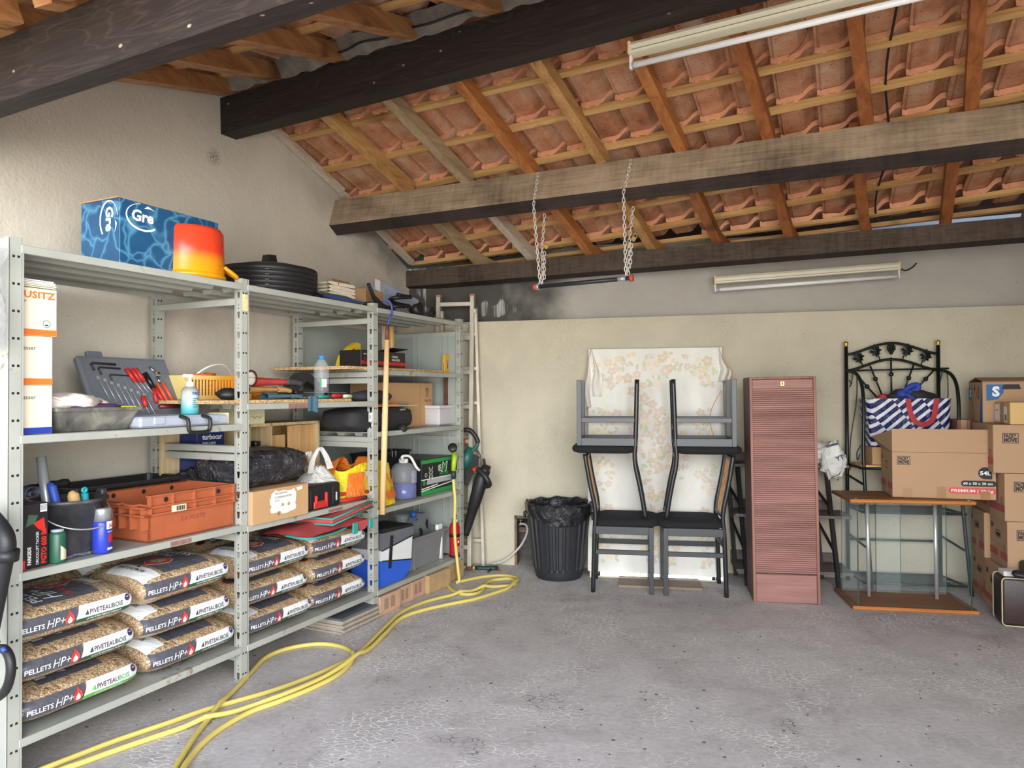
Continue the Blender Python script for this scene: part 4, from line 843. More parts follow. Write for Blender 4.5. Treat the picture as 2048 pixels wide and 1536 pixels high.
# yellow-orange vented crate with orange cable
m_yc, n, l, b = base_mat('yellow_to_orange_crate', .5); v = coord(n, l); sx = n.new('ShaderNodeSeparateXYZ'); l.new(v, sx.inputs[0]); l.new(ramp(n, l, mth(n, l, 'MULTIPLY', sx.outputs[0], 2.2), [(.1, c3((224, 204, 130))), (.45, c3((236, 168, 60))), (1, c3((238, 150, 46)))]), b.inputs['Base Color'])  # pale yellow at one end, turning orange along the crate
t = RT('vented_crate', 'yellow to orange vented plastic crate holding orange cable, behind the pump bottle', 'crate', .93, .31, 1.2555)
cw, cd_, ch = .48, .24, .115; mb = MB().box(0, cw, 0, cd_, 0, .004).box(0, cw, -.004, .006, ch - .02, ch).box(0, cw, cd_ - .006, cd_, 0, ch).box(0, .006, 0, cd_, 0, ch).box(cw - .006, cw, 0, cd_, 0, ch).box(0, cw, -.002, .004, 0, .02)
for i in range(14): x = .008 + i * .0185; mb.box(x, x + .007, -.001, .004, .015, ch - .015)
mb.box(.27, cw, -.002, .004, 0, ch); mb.box(.30, .31, -.01, 0, 0, ch); mb.box(.38, .39, -.01, 0, 0, ch)
ob('crate_body', mb, m_yc, t); mb = MB()
for i in range(3): mb.box(.325 + .014 * i, .329 + .014 * i, -.0032, -.0018, .03, .075)
ob('vent_slot', mb, K, t)
t = RT('orange_cable', 'coiled orange extension cable lying in the vented crate', 'cable', 1.08, .43, 1.262)
P_tube(t, 'cable_coil', ORG, [((.1 + .012 * sin(i * .7)) * cos(i * .5), (.075 + .01 * cos(i)) * sin(i * .5), .01 + .0022 * i) for i in range(52)], .006, 6)
t = RT('white_cable', 'stiff white cable arching above the vented crate beside the second post', 'cable', 1.0, .44, 1.265); P_tube(t, 'cable_loop', WH, spline([(0, 0, .0), (.06, -.03, .10), (.14, -.05, .155), (.24, -.04, .16), (.33, 0, .1), (.38, .02, .02)], 6), .005, 6)
t = RT('cream_box', 'small cream cardboard box at the right end of the upper shelf beside the tool case', 'box', .925, .06, ZS); P_box(t, 'box_body', CREAM, 0, .03, 0, .1, 0, .05, .003)

# bay 1, middle shelf (z .699)
ZS = .699
t = RT('tool_carton', 'black and red printed power-tool carton beside the first post', 'box', .008, .03, ZS); P_box(t, 'carton_body', mt((34, 30, 32), .4, var=.1), 0, .135, 0, .16, 0, .215, .002)
mb = MB(); O = V((0, 0, 0))
put_txt(mb, 'PGTO 600 B1', .016, (.128, 0, .01), ZU, (-1, 0, 0), .001, 0, .04, width=.115); put_txt(mb, 'DRUCKLUFT TACKER', .009, (.103, 0, .01), ZU, (-1, 0, 0), .001, 1, width=.11); put_txt(mb, 'PARKSIDE', .011, (.078, 0, .012), ZU, (-1, 0, 0), .001, 1, .03, width=.06)
put_poly(mb, [(.005, .0), (.022, 0), (.022, .21), (.005, .21)], O, XU, ZU, .0008, 0); put_poly(mb, [(.03, 0), (.034, 0), (.034, .21), (.03, .21)], O, XU, ZU, .0008, 1); put_poly(mb, [(.045, .0), (.06, 0), (.06, .03), (.045, .03)], O, XU, ZU, .0008, 0)
put_poly(mb, [(.085, .15), (.12, .165), (.128, .11), (.1, .13)], O, XU, ZU, .0008, 0); put_poly(mb, [(.06, .14), (.09, .15), (.1, .175), (.07, .18)], O, XU, ZU, .001, 2); put_poly(mb, [(.108, .185), (.13, .185), (.13, .212), (.108, .212)], O, XU, ZU, .001, 1)
for i in range(5): put_poly(mb, [(.11 + .004 * i, .19), (.112 + .004 * i, .19), (.112 + .004 * i, .21), (.11 + .004 * i, .21)], O, XU, ZU, .0015, 3)
ob('print', mb, [INKR, INKW, mt((60, 90, 70), .5), INK], t)
t = RT('rolled_mat', 'rolled dark grey rubber mat lying on the power-tool carton', 'mat', .006, .09, ZS + .216 + .036)
mb = MB(); S_ = [(.004 + .0028 * a) for a in [i * .35 for i in range(32)]]
sp = [(S_[i] * 1.45 * cos(i * .35), S_[i] * .82 * sin(i * .35)) for i in range(32)]; x = M(((0, 0, -1, .165), (1, 0, 0, 0), (0, 1, 0, 0), (0, 0, 0, 1)))
P_ = MB()
for i in range(31):
    a, c = sp[i], sp[i + 1]; P_.add([(-.0 + .0, a[0], a[1]), (0, c[0], c[1]), (.175, c[0], c[1]), (.175, a[0], a[1])], [(0, 1, 2, 3)], 0, True)
    P_.add([(.175, a[0], a[1]), (.175, c[0], c[1]), (.175, c[0] * .93, c[1] * .93), (.175, a[0] * .93, a[1] * .93)], [(0, 1, 2, 3)])
    P_.add([(.0, a[0], a[1]), (.0, c[0], c[1]), (.0, c[0] * .93, c[1] * .93), (.0, a[0] * .93, a[1] * .93)], [(0, 1, 2, 3)])
mr = ob('mat_roll', P_, mt((64, 66, 76), .5, var=.12), t); mr.matrix_local = M.Translation((.02, .10, 0)) @ M.Rotation(radians(-66), 4, 'Z')
# bucket with its contents
ba, bz = .29, .15
t = RT('builders_bucket', 'black rubber bucket with wire handle on the middle shelf', 'bucket', ba, bz, ZS)
m_rub, n, l, b = base_mat('scuffed_black_rubber', .42); v = coord(n, l); l.new(ramp(n, l, noise(n, l, v, 9, 5, .65, .6), [(.35, c3((38, 38, 40))), (.6, c3((62, 61, 62))), (.78, c3((104, 102, 98)))]), b.inputs['Base Color'])
P_lathe(t, 'bucket_body', m_rub, [(0, 0), (.082, 0), (.085, .01), (.122, .19), (.13, .192), (.13, .203), (.116, .203), (.08, .012), (0, .012)], 36)
P_tube(t, 'wire_handle', STEEL, [(.128 * cos(a), -.128 * abs(sin(a)) ** .8 - .012, .185 - .085 * abs(sin(a)) ** .7) for a in [radians(180 + 180 * i / 20) for i in range(21)]], .0028, 6)
ob('handle_lug', MB().box(.115, .137, -.02, .02, .175, .222, .004), m_rub, t)
def stickin(name, label, cat, m, pts, r, extra=None):
    t = RT(name, label, cat, ba, bz, ZS + .012); P_tube(t, 'shaft', m, pts, r, 10)
    if extra: extra(t)
    return t
stickin('steel_tube', 'upright grey steel tube standing behind the bucket', 'tube', STEEL, [(-.04, .03, .0), (-.065, .06, .345)], .0165)
stickin('blue_brush', 'blue plastic handle sticking out of the bucket', 'brush', BLUE, [(-.02, .0, .02), (-.045, .0, .17), (-.055, .01, .235), (-.06, .02, .25)], [.012, .016, .015, .008])
stickin('wooden_brush', 'beige wooden brush handle sticking out of the bucket', 'brush', mt((200, 160, 104), .6, var=.1), [(.02, -.02, .02), (.012, -.02, .16), (.006, -.015, .2), (.0, -.01, .215)], [.014, .022, .02, .008])
def hole(t): P_lathe(t, 'hanging_ring', TEAL, [(.004, -.004), (.012, -.004), (.012, .004), (.004, .004), (.004, -.004)], 14, (.055, -.005, .212), M.Rotation(radians(90), 4, 'X'))
stickin('teal_brush', 'teal plastic handle with a hole sticking out of the bucket', 'brush', TEAL, [(.065, -.01, .02), (.06, -.005, .15), (.056, -.005, .2)], [.01, .013, .013], hole)
t = RT('black_grip_bar', 'black ribbed grip bar lying behind the bucket', 'grip', .20, .33, ZS + .225)
mb = MB(); pts = [(.02 * i, .0, .0012 * i) for i in range(11)]; mb.tube([(p[0] * 1.0, 0, p[2]) for p in pts], [.015 + .003 * (i % 2) for i in range(11)], 10); ob('grip_body', mb, K, t); P_box(t, 'bar_stand', K, -.01, .01, -.01, .01, -.225, 0)
t = RT('green_can', 'short green and cream tin beside the power-tool carton', 'tin', .183, .045, ZS); P_lathe(t, 'can_body', mt((44, 92, 70), .35, var=.15), [(0, 0), (.026, 0), (.027, .004), (.027, .095), (.023, .106), (0, .106)], 20); P_lathe(t, 'can_cap', LG, [(.0, .104), (.02, .104), (.02, .113), (0, .114)], 18)
ob('can_label', MB().grid(lambda i, j: (.0275 * cos(radians(-100 + 90 * i)), .0275 * sin(radians(-100 + 90 * i)), .01 + (.05 - .035 * i) * j), 8, 3), mt((216, 206, 170), .4), t)
t = RT('spray_can', 'blue aerosol can with silver cap at the front of the shelf', 'spray can', .347, .045, ZS); P_lathe(t, 'can_body', mt((44, 60, 168), .3, var=.08), [(0, 0), (.031, 0), (.033, .004), (.033, .11), (.029, .12), (0, .12)], 24); P_lathe(t, 'cap', mt((176, 178, 182), .3, .6, var=.05), [(.0, .117), (.031, .117), (.031, .16), (.029, .164), (0, .164)], 24)
mb = MB(); cy = lambda px, pz: (.0338 * sin(px / .033), -.0338 * cos(px / .033), pz)
mb.grid(lambda i, j: cy(.002 + .028 * i, .04 + .03 * j), 6, 3, 0); mb.grid(lambda i, j: cy(-.005 + .03 * i, .088 + .028 * j), 6, 3, 1); mb.grid(lambda i, j: cy(-.002 + .033 * i, .012 + .008 * j), 6, 2, 1)
put_txt(mb, 'Julien', .013, 0, 0, 0, mi=0, bold=.03, shear=.2, fn=lambda a, c: (cy(a, c)[0] * 1.02, cy(a, c)[1] * 1.02, c), at=(.0, .095)); put_txt(mb, 'CARBURATEUR', .006, 0, 0, 0, mi=1, width=.032, fn=lambda a, c: (cy(a, c)[0] * 1.01, cy(a, c)[1] * 1.01, c), at=(-.002, .075))
ob('label_print', mb, [INKR, INKW], t)
t = RT('purple_packet', 'shiny purple and clear plastic packet lying flat before the bucket', 'packet', .21, .03, ZS + .001); ob('packet_film', MB().grid(lambda i, j: (.14 * i, .09 * j, .006 + .012 * abs(NZ.noise(V((i * 7, j * 5, 4)))) * sin(pi * i)), 18, 12), film('packet_clear', (214, 214, 220), .6, .15, 1, 40), t); ob('packet_card', MB().grid(lambda i, j: (.01 + .06 * i, .03 + .05 * j, .003 + .02 * i * sin(j * 3)), 6, 6), mt((74, 46, 110), .4), t)
# orange stacking crate
m_oc = mt((166, 88, 54), .5, var=.1, vs=7); oa0, oz0 = rk(300, 1090, .03)
t = RT('stacking_crate', 'orange-brown plastic stacking crate with barcode label on the middle shelf', 'crate', .50, .028, ZS)
ow, od, oh = .455, .30, .185; mb = MB()
mb.box(.03, ow, .004, od - .004, 0, .006)                                   # floor
for y in (0.004, od - .014): mb.box(.03, ow - .01, y, y + .01, 0, oh)
for x in (.03, ow - .012): mb.box(x, x + .01, .004, od - .004, 0, oh * (.8 if x < .1 else 1))
ob('crate_body', mb, m_oc, t); mb = MB()
for z, o in ((.105, .012), (.135, .016)): mb.box(.0, ow + .012, -.012, .006, z, z + .007); mb.box(-.004, .03, -.012, od + .008, z, z + .006); mb.box(0, ow + .012, od - .006, od + .01, z, z + .007); mb.box(ow - .01, ow + .014, -.012, od + .008, z, z + .006)
for i in range(5): x = .03 + i * (ow - .04) / 4; mb.box(x - .003, x + .003, -.011, .004, .105, .14); mb.box(x - .003, x + .003, -.008, .004, .14, oh)
mb.box(.02, ow, -.006, .008, oh - .006, oh); mb.box(.02, ow, od - .014, od, oh - .006, oh)
for i in range(5): y = .01 + i * .065; mb.box(.0, .032, y - .003, y + .003, .05, .142)
for i in range(3): y = .05 + i * .1; mb.box(.0, .03, y, y + .06, .142, .15)
ob('rim_rib', mb, m_oc, t); mb = MB()
for x in (.1, .36): mb.add([(x + .01 * cos(a), -.0005 - .006, .162 + .01 * sin(a)) for a in [2 * pi * i / 14 for i in range(14)]], [tuple(range(14))])
for x in (.08, .22, .36): mb.add([(x + .01 * cos(a), od - .0145, .162 + .01 * sin(a)) for a in [2 * pi * i / 14 for i in range(14)]], [tuple(range(14))])
ob('hand_hole', mb, K, t); mb = MB(); O = V((0, -.0125, 0)); put_poly(mb, [(.12, .108), (.19, .108), (.19, .134), (.12, .134)], O, XU, ZU, .001, 0)
for i in range(12): put_poly(mb, [(.14 + .0036 * i, .111), (.1415 + .0036 * i + .001 * (i % 3), .111), (.1415 + .0036 * i + .001 * (i % 3), .13), (.14 + .0036 * i, .13)], O, XU, ZU, .0018, 1)
put_txt(mb, 'LA POSTE', .018, (.18, .0035, .062), XU, ZU, .001, 2, shear=.2, width=.12); ob('label', mb, [CREAM, INK, mt((130, 70, 60), .5)], t)
t = RT('black_crate', 'black plastic crate behind the orange stacking crate', 'crate', .44, .345, ZS); tray(t, 'crate_body', K, .52, .24, .205, .02, .006, .02, .03); mb = MB()
for x in (.1, .26, .42): mb.box(x - .004, x + .004, -.02, .01, .14, .2)
ob('crate_rib', mb, K, t)

# wooden compartment box standing behind the second post, with boxes inside
m_oak = wood('oak_laminate', (170, 144, 104), (206, 182, 140), 2, ring=26); m_ply = wood('yellow_plywood', (176, 134, 82), (212, 172, 116), 2, ring=8)
ZS = .688
t = RT('wooden_cabinet', 'open pale wooden cabinet lying on its side behind the black bin bag', 'cabinet', .90, .30, ZS + .14); t.matrix_world = t.matrix_world @ M.Rotation(0, 4, 'Z')
kx = [0, .40, .50, .93]; hh = .30
mb = MB().box(.36, .93, 0, .25, hh - .015, hh).box(.40, .93, 0, .25, -.14, -.125).box(.915, .93, 0, .25, -.0, hh).box(.40, .412, 0, .25, -.14, hh).box(.55, .562, .0, .25, -.14, hh); ob('frame', mb, m_oak, t); ob('back_board', MB().box(.41, .93, .235, .25, -.14, hh), m_ply, t); ob('front_panel', MB().box(.72, .915, .03, .045, .01, hh - .02).box(.62, .72, .06, .075, .01, hh - .07), m_ply, t)
ob('foot_rail', MB().box(.40, .93, .0, .02, -.14, -.02), m_oak, t)
t = RT('oak_panel', 'tall oak-effect board standing at the back left of the second post', 'board', rk(323, 900, .5)[0], .50, ZS + .012); P_box(t, 'panel', m_oak, 0, rk(398, 900, .5)[0] - rk(323, 900, .5)[0], 0, .018, 0, .41, .001)
def inkbox(label, a, d, z, w, h, dd, m, lines):
    t = RT('printed_box', label, 'box', a, d, z); P_box(t, 'box_body', m, 0, w, 0, dd, 0, h, .0015); mb = MB()
    for s, hh2, x, zz, mi, wd in lines: put_txt(mb, s, hh2, (x, 0, zz), XU, ZU, .001, mi, .03, width=wd)
    put_poly(mb, arc2(w * .3, h * .12, .012, 0, 360, 14)[:-1], (0, 0, 0), XU, ZU, .001, 1); put_poly(mb, arc2(w * .75, h * .12, .012, 0, 360, 14)[:-1], (0, 0, 0), XU, ZU, .001, 2)
    ob('print', mb, [INKW, mt((200, 150, 90), .5), RED], t); return t
t = RT('shelf_board', 'narrow pale board carrying two blue boxes left of the second post', 'board', rk(394, 880, .38)[0] - .01, .36, ZS + .172); P_box(t, 'board_top', m_oak, 0, .30, 0, .2, .0, .014); P_box(t, 'board_leg', m_oak, 0, .014, 0, .2, -.172, 0); P_box(t, 'board_leg', m_oak, .286, .30, 0, .2, -.172, 0)
NAVY = mt((30, 48, 104), .45, var=.06)
inkbox('flat blue and cream box under the turbocar box, left of the second post', rk(394, 880, .38)[0], .38, ZS + .187, .17, .085, .15, NAVY, [('WORTH', .02, .03, .03, 0, .1)])
inkbox('blue printed box reading turbocar left of the second post', rk(394, 880, .38)[0], .38, ZS + .273, .165, .135, .15, NAVY, [('turbocar', .024, .03, .1, 0, .12), ('PHARE A MAIN', .011, .03, .076, 0, .08), ('2 000 000 de bougies', .008, .03, .058, 0, .09)])
t = RT('red_plastic_box', 'red plastic box inside the wooden cabinet beside the second post', 'box', 1.325, .315, ZS + .155); P_box(t, 'box_body', mt((150, 34, 40), .45, var=.08), 0, .115, 0, .15, 0, .11, .004); P_box(t, 'box_rim', mt((150, 34, 40), .45, var=.08), -.004, .119, -.004, .154, .11, .117, .002)
t = RT('black_camera_body', 'black device with a round silver barrel on the red plastic box', 'camera', 1.335, .33, ZS + .273); P_box(t, 'device_body', K, 0, .085, 0, .07, 0, .05, .008); P_lathe(t, 'barrel', GREY, [(0, 0), (.022, 0), (.024, .03), (.018, .034), (0, .034)], 18, (.04, .0, .028), M.Rotation(radians(90), 4, 'X')); P_box(t, 'viewfinder', K, .05, .09, .01, .06, .05, .075, .005)
t = RT('red_case', 'dark red case in shade left of the second post', 'case', 1.24, .45, ZS + .187); P_box(t, 'case_body', mt((96, 34, 38), .4, var=.1), 0, .08, 0, .12, 0, .07, .008); P_tube(t, 'case_handle', mt((96, 34, 38), .4), spline([(.01, -.002, .07), (.02, -.004, .1), (.06, -.004, .1), (.07, -.002, .07)], 4), .006, 8)
t = RT('black_bottle', 'black ball-shaped bottles standing inside the wooden cabinet', 'bottle', 1.505, .34, ZS + .156); P_lathe(t, 'bottle_body', KG, [(0, 0), (.05, 0), (.056, .02), (.05, .05), (.02, .065), (.03, .08), (.036, .105), (.026, .13), (0, .138)], 22)
t = RT('cream_carton', 'cream cardboard box with pen scribble on the wooden cabinet', 'box', 1.255, .30, ZS + .44); P_box(t, 'carton_body', mt((218, 212, 168), .7, var=.03), 0, .155, 0, .16, 0, .095, .002); P_box(t, 'lid', mt((222, 216, 174), .7, var=.03), -.003, .158, -.003, .163, .08, .098, .002); mb = MB()
for i in range(6): mb.bar((.06 + .012 * i, -.001, .035 + .008 * sin(i * 2.3)), (.072 + .012 * i, -.001, .035 + .008 * sin(i * 2.3 + 2.3)), .0015, .0008, (0, 1, 0))
ob('pen_scribble', mb, INK, t)

# bay 2, upper shelf on the chipboard (z 1.255)
ZS = 1.2555
def glove(t, m, mc, x, y, z, L_, W2, H2, seed, fingers=True, rot=0.0):
    X = M.Translation((x, y, z)) @ M.Rotation(rot, 4, 'Z')
    def fn(i, j):
        a = 2 * pi * i; xx = -L_ / 2 + L_ * .62 * j; w = W2 * (.62 + .38 * j) * (1 if j < .97 else .6); h = H2 * (1.15 - .4 * j) * (1 if j < .97 else .6); k = 1 + .14 * NZ.noise(V((cos(a) * 2, sin(a) * 2, j * 3 + seed)))
        return X @ V((xx, w * cos(a) * k, H2 + h * sin(a) * k))
    mb = MB().grid(fn, 18, 10, cu=True)
    ob('glove_palm', mb, m, t)
    if fingers:
        for q in range(4):
            yy = W2 * (.66 - .44 * q); f = L_ * (.36, .42, .4, .3)[q]
            ob('glove_finger', MB().tube(spline([X @ V((L_ * .06, yy, H2)), X @ V((L_ * .06 + f * .6, yy * 1.15, H2 * .9)), X @ V((L_ * .06 + f, yy * 1.2, H2 * .5))], 4), [H2 * .8] * 4 + [H2 * .7] * 4 + [H2 * .35], 8), mc, t)
    return mb
t = RT('blue_glove', 'blue knitted glove hanging over the chipboard edge', 'glove', 1.33, .07, ZS); glove(t, mt((70, 104, 120), .95, var=.15, bp=.6, bs=120), mt((70, 104, 120), .95, var=.15, bp=.6, bs=120), 0, .03, 0, .26, .05, .014, 2); ob('hanging_cuff', MB().grid(lambda i, j: (.06 + .07 * i, -.078 - .004 * sin(i * 9), .012 - .075 * j + .006 * sin(i * 5)), 8, 6), mt((70, 104, 120), .95, var=.15, bp=.6, bs=120), t)
t = RT('brown_glove', 'tan leather work glove under the red glove', 'glove', 1.25, .12, ZS + .03); glove(t, TAN, TAN, 0, 0, 0, .3, .06, .017, 5)
t = RT('red_glove', 'red work glove with dark fingertips and round open cuff', 'glove', 1.27, .10, ZS + .066); glove(t, mt((176, 56, 52), .85, var=.15, bp=.4), mt((60, 58, 60), .8, var=.15), 0.02, 0, 0, .34, .058, .019, 9)
ob('cuff_ring', MB().tube([(-.15, .036 * cos(a), .034 + .036 * sin(a)) for a in [2 * pi * i / 20 for i in range(20)]], .0045, 6, closed=True), mt((60, 20, 26), .8), t); ob('white_lining', MB().lathe([(0, 0), (.035, 0)], 20, M.Translation((-.143, 0, .034)) @ M.Rotation(radians(90), 4, 'Y'), cap=False), mt((214, 200, 184), .9), t)
t = RT('black_pouch', 'small black pouch beside the second post on the chipboard', 'pouch', .985, .10, ZS); lump(t, 'pouch_body', K, (0.0, 0, .026), (.055, .05, .028), 3, .2)
t = RT('water_bottle', 'clear plastic water bottle with blue cap on the chipboard shelf', 'bottle', 1.73, .20, ZS)
m_pet = glass('clear_pet', (.92, .96, .97), .05, .14); P_lathe(t, 'bottle_body', m_pet, [(0, .004), (.03, 0), (.04, .008)] + [(.041 - .002 * (i % 2), .02 + .012 * i) for i in range(8)] + [(.042, .12), (.042, .165), (.036, .19), (.018, .215), (.014, .225), (.0, .226)], 28); P_lathe(t, 'bottle_cap', mt((60, 140, 214), .4), [(.017, .218), (.017, .238), (0, .239)], 20)
mb = MB(); cy2 = lambda px, pz: (.0432 * sin(px / .043), -.0432 * cos(px / .043), pz); mb.grid(lambda i, j: cy2(-.035 + .028 * i, .062 + .045 * j), 6, 3, 0); mb.grid(lambda i, j: cy2(.014 + .025 * i, .062 + .05 * j), 6, 3, 1); mb.grid(lambda i, j: cy2(-.045 + .01 * i, .06 + .05 * j), 4, 3, 2)
ob('bottle_label', mb, [INKW, mt((70, 80, 160), .5), INKG], t)
for lab, m, x0, x1, y0, y1, r, tip in (('teal-handled screwdriver lying on the chipboard', TEAL, 1.53, 1.63, .05, .05, .009, True), ('red plastic tool handle beside the water bottle', RED, 1.66, 1.73, .07, .06, .013, False), ('cream plastic handle at the right of the chipboard', CREAM, 1.74, 1.80, .06, .05, .011, False)):
    t = RT('hand_tool', lab, 'tool', x0, y0, ZS + .001 + r); P_tube(t, 'tool_handle', m, [(0, 0, 0), (.02, 0, 0), (x1 - x0, y1 - y0, 0)], [r * .7, r, r * .9], 10); P_tube(t, 'tool_shank', STEEL, [(-.07, .004, 0), (0, 0, 0)], .003, 6)
t = RT('hand_saw_blade', 'flat steel blade lying across the small hand tools', 'blade', 1.48, .10, ZS + .032); P_box(t, 'blade_plate', STEEL, 0, .34, 0, .05, 0, .002, 0); P_box(t, 'blade_grip', K, -.06, .0, .0, .05, -.006, .01, .004); P_box(t, 'blade_rest', K, .2, .23, .01, .04, -.031, 0)
t = RT('paper_leaflet', 'crumpled grey leaflet beneath the tools on the chipboard', 'leaflet', 1.42, .04, ZS); ob('leaflet_sheet', MB().grid(lambda i, j: (.16 * i, .08 * j, .006 + .01 * abs(NZ.noise(V((i * 6, j * 4, 1))))), 12, 8), mt((176, 170, 164), .8, var=.12, vs=40), t)
t = RT('black_wedge', 'large black triangular tool guard leaning behind the water bottle', 'guard', 1.70, .36, ZS); ob('guard_plate', MB().prism([(-.14, 0), (.02, .145), (.09, .14), (.19, .075), (.33, -.005), (.28, -.008), (.17, .05), (.06, .1), (-.06, .0)], -.03, .03, M(((1, 0, 0, 0), (0, 0, 1, 0), (0, 1, 0, 0), (0, 0, 0, 1)))), mt((46, 44, 46), .5), t)
t = RT('white_adapter', 'small white plastic adapter behind the red glove', 'adapter', 1.46, .40, ZS); P_box(t, 'adapter_body', WH, 0, .06, 0, .05, 0, .035, .006)

# bay 2, middle shelf (z .688)
ZS = .688
m_bb = crinkle((48, 46, 50), .22, 13, 1.0, .25, .05)
t = RT('cardboard_carton', 'brown cardboard carton with a torn white label beside the second post', 'box', 1.0, .0, ZS - .0005); cw = .378
P_box(t, 'carton_body', m_card, .012, cw, -.02, .30, 0, .152, .002)
mb = MB(); random.seed(5); pp = []
for i in range(28):
    a = 2 * pi * i / 28; rx, ry = .082, .056; sx_ = max(-1, min(1, 1.35 * cos(a))); sy_ = max(-1, min(1, 1.35 * sin(a))); pp.append((.205 + rx * sx_ + random.uniform(-.006, .006), .082 + ry * sy_ * (1 if a < pi else .9) + random.uniform(-.006, .006)))
put_poly(mb, pp, (0, -.02, 0), XU, ZU, .001, 0); put_poly(mb, [(.29, .14), (.33, .145), (.335, .128), (.30, .124)], (0, -.02, 0), XU, ZU, .001, 0)
for i in range(4): put_poly(mb, arc2(.2 + .04 * sin(i * 4), .05 + .02 * cos(i * 3), .009 + .003 * (i % 2), 0, 360, 7)[:-1], (0, -.02, 0), XU, ZU, .0016, 1)
for s, z, w in (('DECLARATION', .122, .08), ('20 CARREAUX ANCIENS', .104, .11), ('LOT', .088, .03)): put_txt(mb, s, .009, (.15, -.02, z), XU, ZU, .0016, 2, width=w)
ob('torn_label', mb, [WH, m_card, INK], t)
t = RT('black_bin_bag', 'full shiny black bin bag lying on the brown carton', 'bag', 1.22, .19, ZS + .153)
def bagf(i, j):
    a = 2 * pi * i; p = pi * j; d = V((cos(a) * sin(p), sin(a) * sin(p), cos(p))); s = lambda q, e: abs(q) ** e * (1 if q > 0 else -1); w = NZ.noise(d * 3.2 + V((2, 7, 1))) * .06 + abs(NZ.noise(V((d.x * 9, d.y * 4, d.z * 5)))) * .09
    k = 1 + w; return (.255 * s(d.x, .6) * k, .17 * s(d.y, .6) * k, .088 + .088 * s(d.z, .65) * k)
ob('bag_film', MB().grid(bagf, 48, 26, cu=True), m_bb, t); ob('bag_ear', MB().tube([(.24, -.02, .07), (.29, -.03, .06), (.325, -.04, .055)], [.04, .022, .003], 8), m_bb, t)
t = RT('black_bin_bag', 'second black bin bag bulging left of the second post, behind the orange crate', 'bag', .97, .47, ZS + .012 ); lump(t, 'bag_film', m_bb, (0.05, -.10, .115), (.10, .08, .108), 3, .12, 30, 18, 3, fold=.3)
# white carrier bag
m_wb = crinkle((226, 224, 216), .45, 11, .8, .05, .035)
t = RT('white_carrier_bag', 'white plastic carrier bag with two tied handles beside the black case', 'bag', 1.63, .155, ZS + .001)
def wbf(i, j):
    a = 2 * pi * i; z = j; r = (.62 + .55 * sin(pi * min(1, z * 1.05)) ** .6) * (1 - .55 * max(0, z - .55) / .45); k = 1 + .10 * sin(a * 5 + z * 3) * z + .1 * NZ.noise(V((cos(a) * 2, sin(a) * 2, z * 4)))
    return (.115 * r * cos(a) * k + .02 * z, .09 * r * sin(a) * k, .2 * z + .004 * sin(9 * a))
mb = MB().grid(wbf, 40, 16, cu=True); ob('bag_film', mb, m_wb, t)
def strap(P, w): 
    P = spline(P, 6); mb = MB(); vs = []; n_ = len(P)
    for i, p in enumerate(P): q = w * (1 - .45 * sin(pi * i / (n_ - 1))); vs += [p + V((-q, .004, 0)), p + V((q, -.004, .004))]
    return mb.add(vs, [(2 * i, 2 * i + 1, 2 * i + 3, 2 * i + 2) for i in range(n_ - 1)], 0, True)
ob('bag_handle', strap([(-.07, -.03, .17), (-.06, -.03, .23), (-.015, -.03, .292), (.015, -.02, .30), (.05, -.03, .25), (.085, -.03, .18)], .022), m_wb, t); ob('bag_handle', strap([(-.08, .05, .16), (-.075, .04, .22), (-.045, .02, .275), (-.02, .02, .27), (.02, .04, .2)], .02), m_wb, t)
ob('flower_print', MB().add([(-.05 + .014 * cos(i * .8) * (1 + .5 * (i % 2)), -.098, .045 + .014 * sin(i * .8) * (1 + .5 * (i % 2))) for i in range(8)], [tuple(range(8))]), mt((200, 110, 60), .6), t)
t = RT('tool_suitcase', 'black plastic tool case with a red latch on the middle bay shelf', 'tool case', 1.395, .012, ZS); P_box(t, 'case_body', K, 0, .27, 0, .22, 0, .125, .014); mb = MB().box(.01, .26, -.003, .0, .058, .066, .001)
for x in (.03, .2): mb.box(x, x + .012, -.004, .002, .015, .11, .001)
ob('case_rib', mb, K, t); mb = MB().box(.05, .155, -.012, -.002, .008, .045, .003).box(.058, .075, -.014, -.002, .03, .075, .003).box(.135, .152, -.014, -.002, .03, .085, .003); ob('red_latch', mb, RED, t); ob('silver_latch', MB().box(.225, .235, -.006, 0, .03, .075, .002), LG, t)
t = RT('bolt_cutter', 'pair of long red tubular handles with black ends on the shelf edge', 'bolt cutter', 1.66, .06, ZS + .012)
P_tube(t, 'tube_handle', RED, [(0, .0, .0), (.2, -.05, .0)], .0105, 10); P_tube(t, 'tube_handle', RED, [(0, .07, .028), (.32, -.035, .022)], .0105, 10); P_tube(t, 'end_cap', K, [(.197, -.049, .0), (.215, -.054, .0)], .012, 10); P_tube(t, 'end_cap', K, [(.315, -.033, .022), (.335, -.04, .022)], .012, 10); P_box(t, 'cutter_head', GREY, -.05, .03, -.02, .1, -.012, .02, .004)
t = RT('red_teal_cool_bag', 'collapsed red fabric cool bag with teal piping on the pellet sacks', 'bag', 1.60, .14, .158 + 3 * H_ * .97 + .006)
m_rb = mt((178, 72, 72), .75, var=.12, vs=8, bp=.4, bs=30); m_tp = mt((44, 150, 138), .7, var=.08)
ob('bag_base', MB().grid(lambda i, j: (-.27 + .52 * i, -.20 + .32 * j + .03 * sin(3 * i), .012 + .04 * (sin(pi * i) * sin(pi * j)) ** .5 + .012 * NZ.noise(V((i * 4, j * 4, 1)))), 20, 12).grid(lambda i, j: (-.27 + .52 * i, -.20 + .32 * j + .03 * sin(3 * i), .004), 20, 12), m_rb, t)
ob('bag_lid', MB().box(-.10, .27, -.195, .12, .055, .085, .008, x=M.Rotation(radians(-6), 4, 'Y') @ M.Rotation(.06, 4, 'Z')), m_rb, t)
